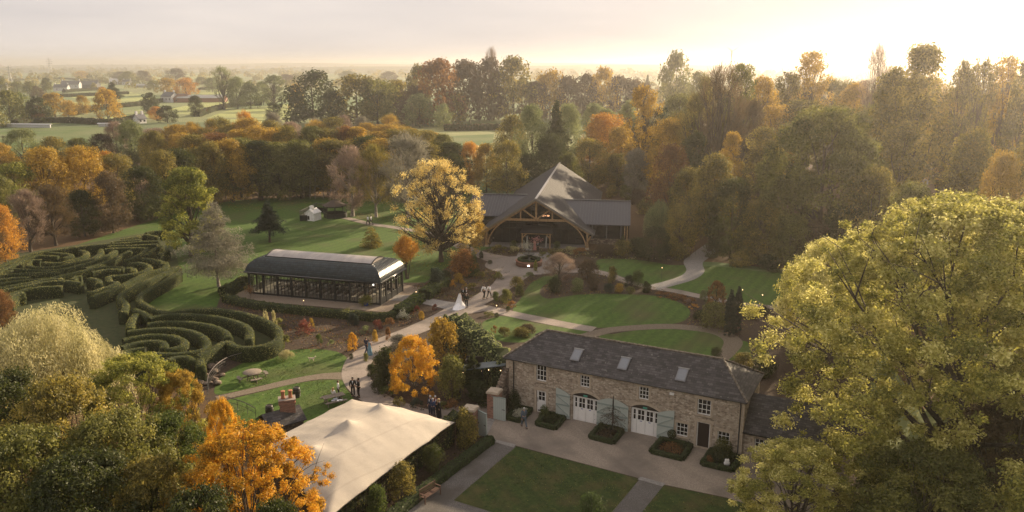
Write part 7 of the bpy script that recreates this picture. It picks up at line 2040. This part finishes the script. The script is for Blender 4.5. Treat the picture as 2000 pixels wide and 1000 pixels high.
def person(px, py, rz, label, top, bottom, hair='dark', h=1.76, walk=0.0, skirt=None, arms='down', group=None, shirt=None, veil=False, seated=False, bare_arm=False, at=None, z=.045, waistcoat=None):
    x, y = at or G(px, py)
    e = empty('person', (x, y, z - (.42 if seated else 0)), rz, label, 'person', group); s = h / 1.76
    e.scale = (s, s, s)
    # joints, facing -y
    st = walk * .30
    J = dict(pel=(0, 0, .95), spi=(0, -.01, 1.15), che=(0, 0, 1.33), nck=(0, 0, 1.49), hb=(0, -.015, 1.57), hc=(0, -.02, 1.64), ht=(0, -.01, 1.73))
    pts, ed = [], []
    def P(p, r, par=None):
        pts.append((*p, r)); i = len(pts) - 1
        if par is not None: ed.append((par, i))
        return i
    a = P(J['pel'], .125); b = P(J['spi'], (.13, .105), a); c = P(J['che'], (.16, .11), b); n_ = P(J['nck'], .055, c); hb_ = P(J['hb'], .075, n_); hc = P(J['hc'], (.078, .095), hb_); P(J['ht'], .055, hc); P((0, -.115, 1.625), .014, hc)
    legs, armsj = [], []
    for sx in (-1, 1):
        hip = (sx * .09, 0, .90)
        if seated: kn, an, to_ = (sx * .12, -.42, .90), (sx * .12, -.44, .48), (sx * .12, -.60, .45)
        else: kn, an, to_ = (sx * .10, -.04 - sx * st * .6, .50), (sx * .10, .02 - sx * st + (.10 if sx * walk < 0 else 0), .09 + (.05 if sx * walk < 0 else 0)), (sx * .11, -.14 - sx * st, .04)
        legs.append((hip, kn, an, to_))
        i = P(hip, .09, a); i = P(kn, .060, i); i = P(an, .042, i); P(to_, .038, i)
        sh = (sx * .19, .0, 1.42)
        if arms == 'down': el, wr = (sx * .25, .03 + sx * st * .4, 1.14), (sx * .25, -.04 + sx * st * .8, .90)
        elif arms == 'front': el, wr = (sx * .25, .0, 1.15), (sx * .09, -.22, 1.08)
        elif arms == 'link': el, wr = (sx * .24, .0, 1.15), ((sx * .22, -.05, .91) if sx < 0 else (.12, -.2, 1.10))
        else: el, wr = (sx * .24, -.05, 1.15), (sx * .12, -.20, 1.30)
        armsj.append((sh, el, wr))
        i = P(sh, .058, c); i = P(el, .044, i); i = P(wr, .028, i)
        d = (Vector(wr) - Vector(el)).normalized(); pm = Vector(wr) + d * .07; ip = P(tuple(pm), (.040, .020), i)
        for q, (off, ln) in enumerate(((-.03, .065), (-.01, .08), (.01, .075), (.03, .055))):
            k1 = P(tuple(pm + d * ln * .6 + Vector((0, off, 0))), .010, ip); P(tuple(pm + d * ln + Vector((-sx * .02, off, 0))), .008, k1)
        P(tuple(Vector(wr) + d * .06 + Vector((-sx * .02, -.045, 0))), .011, i)
    skin_obj('body', pts, ed, SKIN, e)
    # torso garment
    tc = cloth(top); pts, ed = [], []
    a = P((0, 0, .88 if not waistcoat else .98), (.155, .125)); b = P((0, -.01, 1.14), (.155, .125), a); c = P((0, 0, 1.34), (.19, .13), b); P((0, 0, 1.46), .085, c)
    for sh, el, wr in armsj:
        if bare_arm: P(sh, .068, c); continue
        i = P(sh, .075, c); i = P(el, .058, i); P(tuple(Vector(wr) * .97 + Vector(el) * .03), .040, i)
    skin_obj('jacket' if not shirt else 'shirt', pts, ed, tc, e)
    if waistcoat:
        pts, ed = [], []; a = P((0, 0, 1.0), (.165, .135)); b = P((0, -.01, 1.16), (.165, .135), a); P((0, 0, 1.38), (.175, .145), b); skin_obj('waistcoat', pts, ed, cloth(waistcoat), e)
    if not skirt:
        pts, ed = [], []; a = P((0, 0, .98), (.14, .115))
        for hip, kn, an, to_ in legs: i = P(hip, .105, a); i = P(kn, .075, i); P((an[0], an[1], an[2] + .02), .062, i)
        skin_obj('trousers', pts, ed, cloth(bottom), e)
    else:
        m = MB(); w_, train = skirt; prof = [(.135, 1.10), (.17, .98), (.20, .80), (.20 + w_ * .45, .42), (.20 + w_, .02)]
        k = 24; n0 = 0
        for r_, z_ in reversed(prof):
            f = 1 - z_ / 1.1
            for j in range(k):
                t_ = 2 * math.pi * j / k; rr = r_ * (1 + .06 * math.sin(t_ * 7) * f)
                m.v.append((rr * math.cos(t_), rr * math.sin(t_) * .85 + (max(math.sin(t_), 0) * train * f ** 2), z_))
        for i in range(len(prof) - 1):
            for j in range(k): m.f.append((i * k + j, i * k + (j + 1) % k, (i + 1) * k + (j + 1) % k, (i + 1) * k + j)); m.mi.append(0); m.sm.append(True)
        m.build('skirt', cloth(bottom), e)
    for hip, kn, an, to_ in legs:
        m = MB(); m.tube([(an[0], an[1] + .05, an[2] - .03), (an[0], (an[1] + to_[1]) / 2, to_[2] + .01), (to_[0], to_[1] - .03, to_[2] - .01)], [.05, .052, .036], 8); m.build('shoe', BLACKM if top != (.80, .79, .78) else WHITEP, e)
    m = MB(); m.lathe([(.088, -.05), (.100, .02), (.098, .06), (.075, .115), (.02, .135)], (0, .018, 1.63), 14, .88, 1.0); m.build('hair', HAIRS[hair], e)
    if hair == 'blonde' and not veil: m = MB(); m.tube([(0, .07, 1.70), (0, .10, 1.55), (0, .11, 1.38)], [.07, .085, .05], 8); m.build('long_hair', HAIRS[hair], e)
    if shirt is False: pass
    if veil:
        m = MB(); m.face([(-.12, .09, 1.72), (.12, .09, 1.72), (.30, .22, 1.1), (-.30, .22, 1.1)]); m.face([(-.30, .22, 1.1), (.30, .22, 1.1), (.48, .62, .35), (-.48, .62, .35)]); m.build('veil', cloth((.72, .71, .70)), e)
    for q in (-1, 1): m = MB(); m.lathe([(.001, -.010), (.012, 0), (.001, .010)], (q * .032, -.112, 1.655), 6); m.build('eye', BLACKM, e)
    if not shirt and not skirt and arms != 'hold':
        m = MB(); m.face([(-.05, -.128, 1.42), (0, -.142, 1.20), (.05, -.128, 1.42), (0, -.105, 1.47)]); m.build('shirt_front', cloth((.75, .75, .78)), e)
    return e
NAVY, BLK, WHT, GRN = (.020, .028, .055), (.010, .011, .013), (.74, .73, .72), (.014, .024, .022)
away, toward = math.pi, 0.0
person(716, 692, away - .5, 'man in navy suit walking up the curved path beside a woman in blue', NAVY, NAVY, 'brown', 1.80, walk=1, arms='link')
person(722.5, 694, away - .5, 'woman in long blue patterned dress walking up the curved path', (.14, .26, .34), (.14, .26, .34), 'brown', 1.64, skirt=(.12, 0), bare_arm=True, shirt=True)
person(690, 775, .2, 'man in black suit with white shirt facing the camera behind the tent peak', BLK, BLK, 'dark', 1.80)
person(701, 777, -1.0, 'man in black suit and long coat turned sideways behind the tent', BLK, BLK, 'dark', 1.82, arms='front')
person(652, 783, 2.6, 'blonde woman in white top seated at the picnic table', (.72, .70, .68), (.55, .52, .50), 'blonde', 1.65, seated=True, arms='front', shirt=True)
person(661.5, 776, 1.8, 'young person in white shirt and black trousers standing by the picnic table', WHT, BLK, 'brown', 1.55, shirt=True)
person(841, 812, -.6, 'man in dark navy suit at the left of the chatting group of four', NAVY, NAVY, 'grey', 1.78)
person(846, 815, 2.6, 'grey haired person in bright navy jacket in the chatting group', (.03, .05, .12), NAVY, 'grey', 1.68)
person(851, 811, 0.4, 'person in burgundy jacket at the back of the chatting group', (.12, .02, .025), BLK, 'grey', 1.72, arms='front')
person(858, 816, 1.4, 'woman in long black coat at the right of the chatting group', BLK, BLK, 'blonde', 1.68, skirt=(.05, 0), shirt=True)
person(1023.5, 836, away + .3, 'grey haired man in blue grey suit walking across the courtyard', (.075, .10, .13), (.075, .10, .13), 'grey', 1.76, walk=1)
person(899, 600, away - .35, 'bride in long white gown with train and veil on the path junction', (.80, .79, .80), (.80, .79, .80), 'blonde', 1.74, skirt=(.55, 1.0), veil=True, bare_arm=True, shirt=True)
person(911.5, 601, away + .2, 'man in dark green suit standing close beside the bride', GRN, GRN, 'bald', 1.78, arms='link')
person(905, 590, .1, 'man in dark coat standing behind the bride facing her', (.012, .016, .014), BLK, 'dark', 1.80)
person(911.5, 589, .0, 'grey haired person in brown jacket behind the bride and groom', (.08, .05, .04), BLK, 'grey', 1.74)
person(945.5, 584, away - .55, 'man in tan waistcoat and white sleeves walking away, left one of the pair', WHT, BLK, 'brown', 1.82, walk=1, shirt=True, waistcoat=(.30, .24, .17))
person(955.5, 583.5, away - .55, 'man in tan waistcoat and white sleeves walking away, right one of the pair', WHT, BLK, 'brown', 1.80, walk=-1, shirt=True, waistcoat=(.30, .24, .17))
person(719, 440, away + 1.2, 'person in white shirt and black trousers on the far path, left one of two', WHT, BLK, 'dark', 1.76, walk=1, shirt=True)
person(725, 439.5, away + 1.2, 'person in white shirt and black trousers on the far path, right one of two', WHT, BLK, 'dark', 1.76, walk=1, shirt=True)
person(1044.5, 489, .1, 'woman in long pink dress holding flowers in the barn doorway', (.42, .19, .18), (.38, .18, .16), 'brown', 1.68, skirt=(.10, 0), bare_arm=True, shirt=True, arms='front')
person(1050.5, 494, .0, 'man in dark suit standing before the barn porch', BLK, BLK, 'dark', 1.80)
x, y = G(1041, 486)
L = Leaves(); P_ = rng.normal(size=(260, 3)) * np.array([.45, .2, .25]) + np.array([x + .5, y - .2, 1.5 + .06]); L.add(quads(P_, unit(rng.normal(size=P_.shape)), .16, .11), .6)
o = link(bpy.data.objects.new('flower_arrangement', L.mesh('flower_arrangement', [leaf_mat('pink_petals', [(.35, .12, .13), (.55, .25, .26), (.70, .45, .44)])]))); tag(o, 'pink flower arrangement in the barn doorway', 'flowers')
x, y = G(1028, 496); pu = empty('flower_urn', (x, y, .06), 0, 'urn of white flowers on the left of the barn entrance', 'urn')
m = MB(); m.lathe([(.18, 0), (.10, .1), (.09, .5), (.26, .75), (.28, .8)], (0, 0, 0), 12); m.build('urn', FST, pu)
L = Leaves(); P_ = rng.normal(size=(500, 3)) * np.array([.42, .3, .34]) + np.array([0, 0, 1.25]); L.add(quads(P_, unit(rng.normal(size=P_.shape)), .13, .08), .6); link(bpy.data.objects.new('flowers', L.mesh('flowers', [LEAF['white']])), pu)

# dog lying on the upper lawn
x, y = G(609, 706); dog = empty('dog', (x, y, .03), 0, 'small cream coloured dog walking on the upper lawn', 'dog')
pts = [(0, 0, .30, .085), (.14, 0, .31, .095), (-.16, 0, .31, .075), (-.28, 0, .33, .045), (-.36, 0, .44, .03), (.24, 0, .34, .07), (.31, 0, .43, .055), (.37, 0, .49, .062), (.46, 0, .46, .032),
       (.17, .06, .16, .030), (.17, .06, .02, .024), (.17, -.06, .16, .030), (.19, -.06, .02, .024), (-.17, .06, .18, .040), (-.22, .06, .10, .022), (-.19, .06, .02, .022), (-.17, -.06, .18, .040), (-.20, -.06, .10, .022), (-.17, -.06, .02, .022), (.34, .05, .55, .018), (.34, -.05, .55, .018)]
skin_obj('body', pts, [(0, 1), (0, 2), (2, 3), (3, 4), (1, 5), (5, 6), (6, 7), (7, 8), (1, 9), (9, 10), (1, 11), (11, 12), (2, 13), (13, 14), (14, 15), (2, 16), (16, 17), (17, 18), (7, 19), (7, 20)], plain('cream_fur', (.60, .48, .38), .9), dog)

# ================================================================ HAZE
hz = plain('haze_air', (1, 1, 1)); nt = hz.node_tree; nt.nodes.clear()
ho = nt.nodes.new('ShaderNodeOutputMaterial'); pv = nt.nodes.new('ShaderNodeVolumePrincipled')
pv.inputs['Color'].default_value = (.98, .93, .90, 1); pv.inputs['Density'].default_value = .00034; pv.inputs['Anisotropy'].default_value = .80
nt.links.new(pv.outputs[0], ho.inputs['Volume'])
m = MB(); m.box(-6500, 6500, -250, 9000, -2, 54); tag(m.build('haze', hz), 'pale autumn haze filling the whole landscape', None, None, 'stuff')
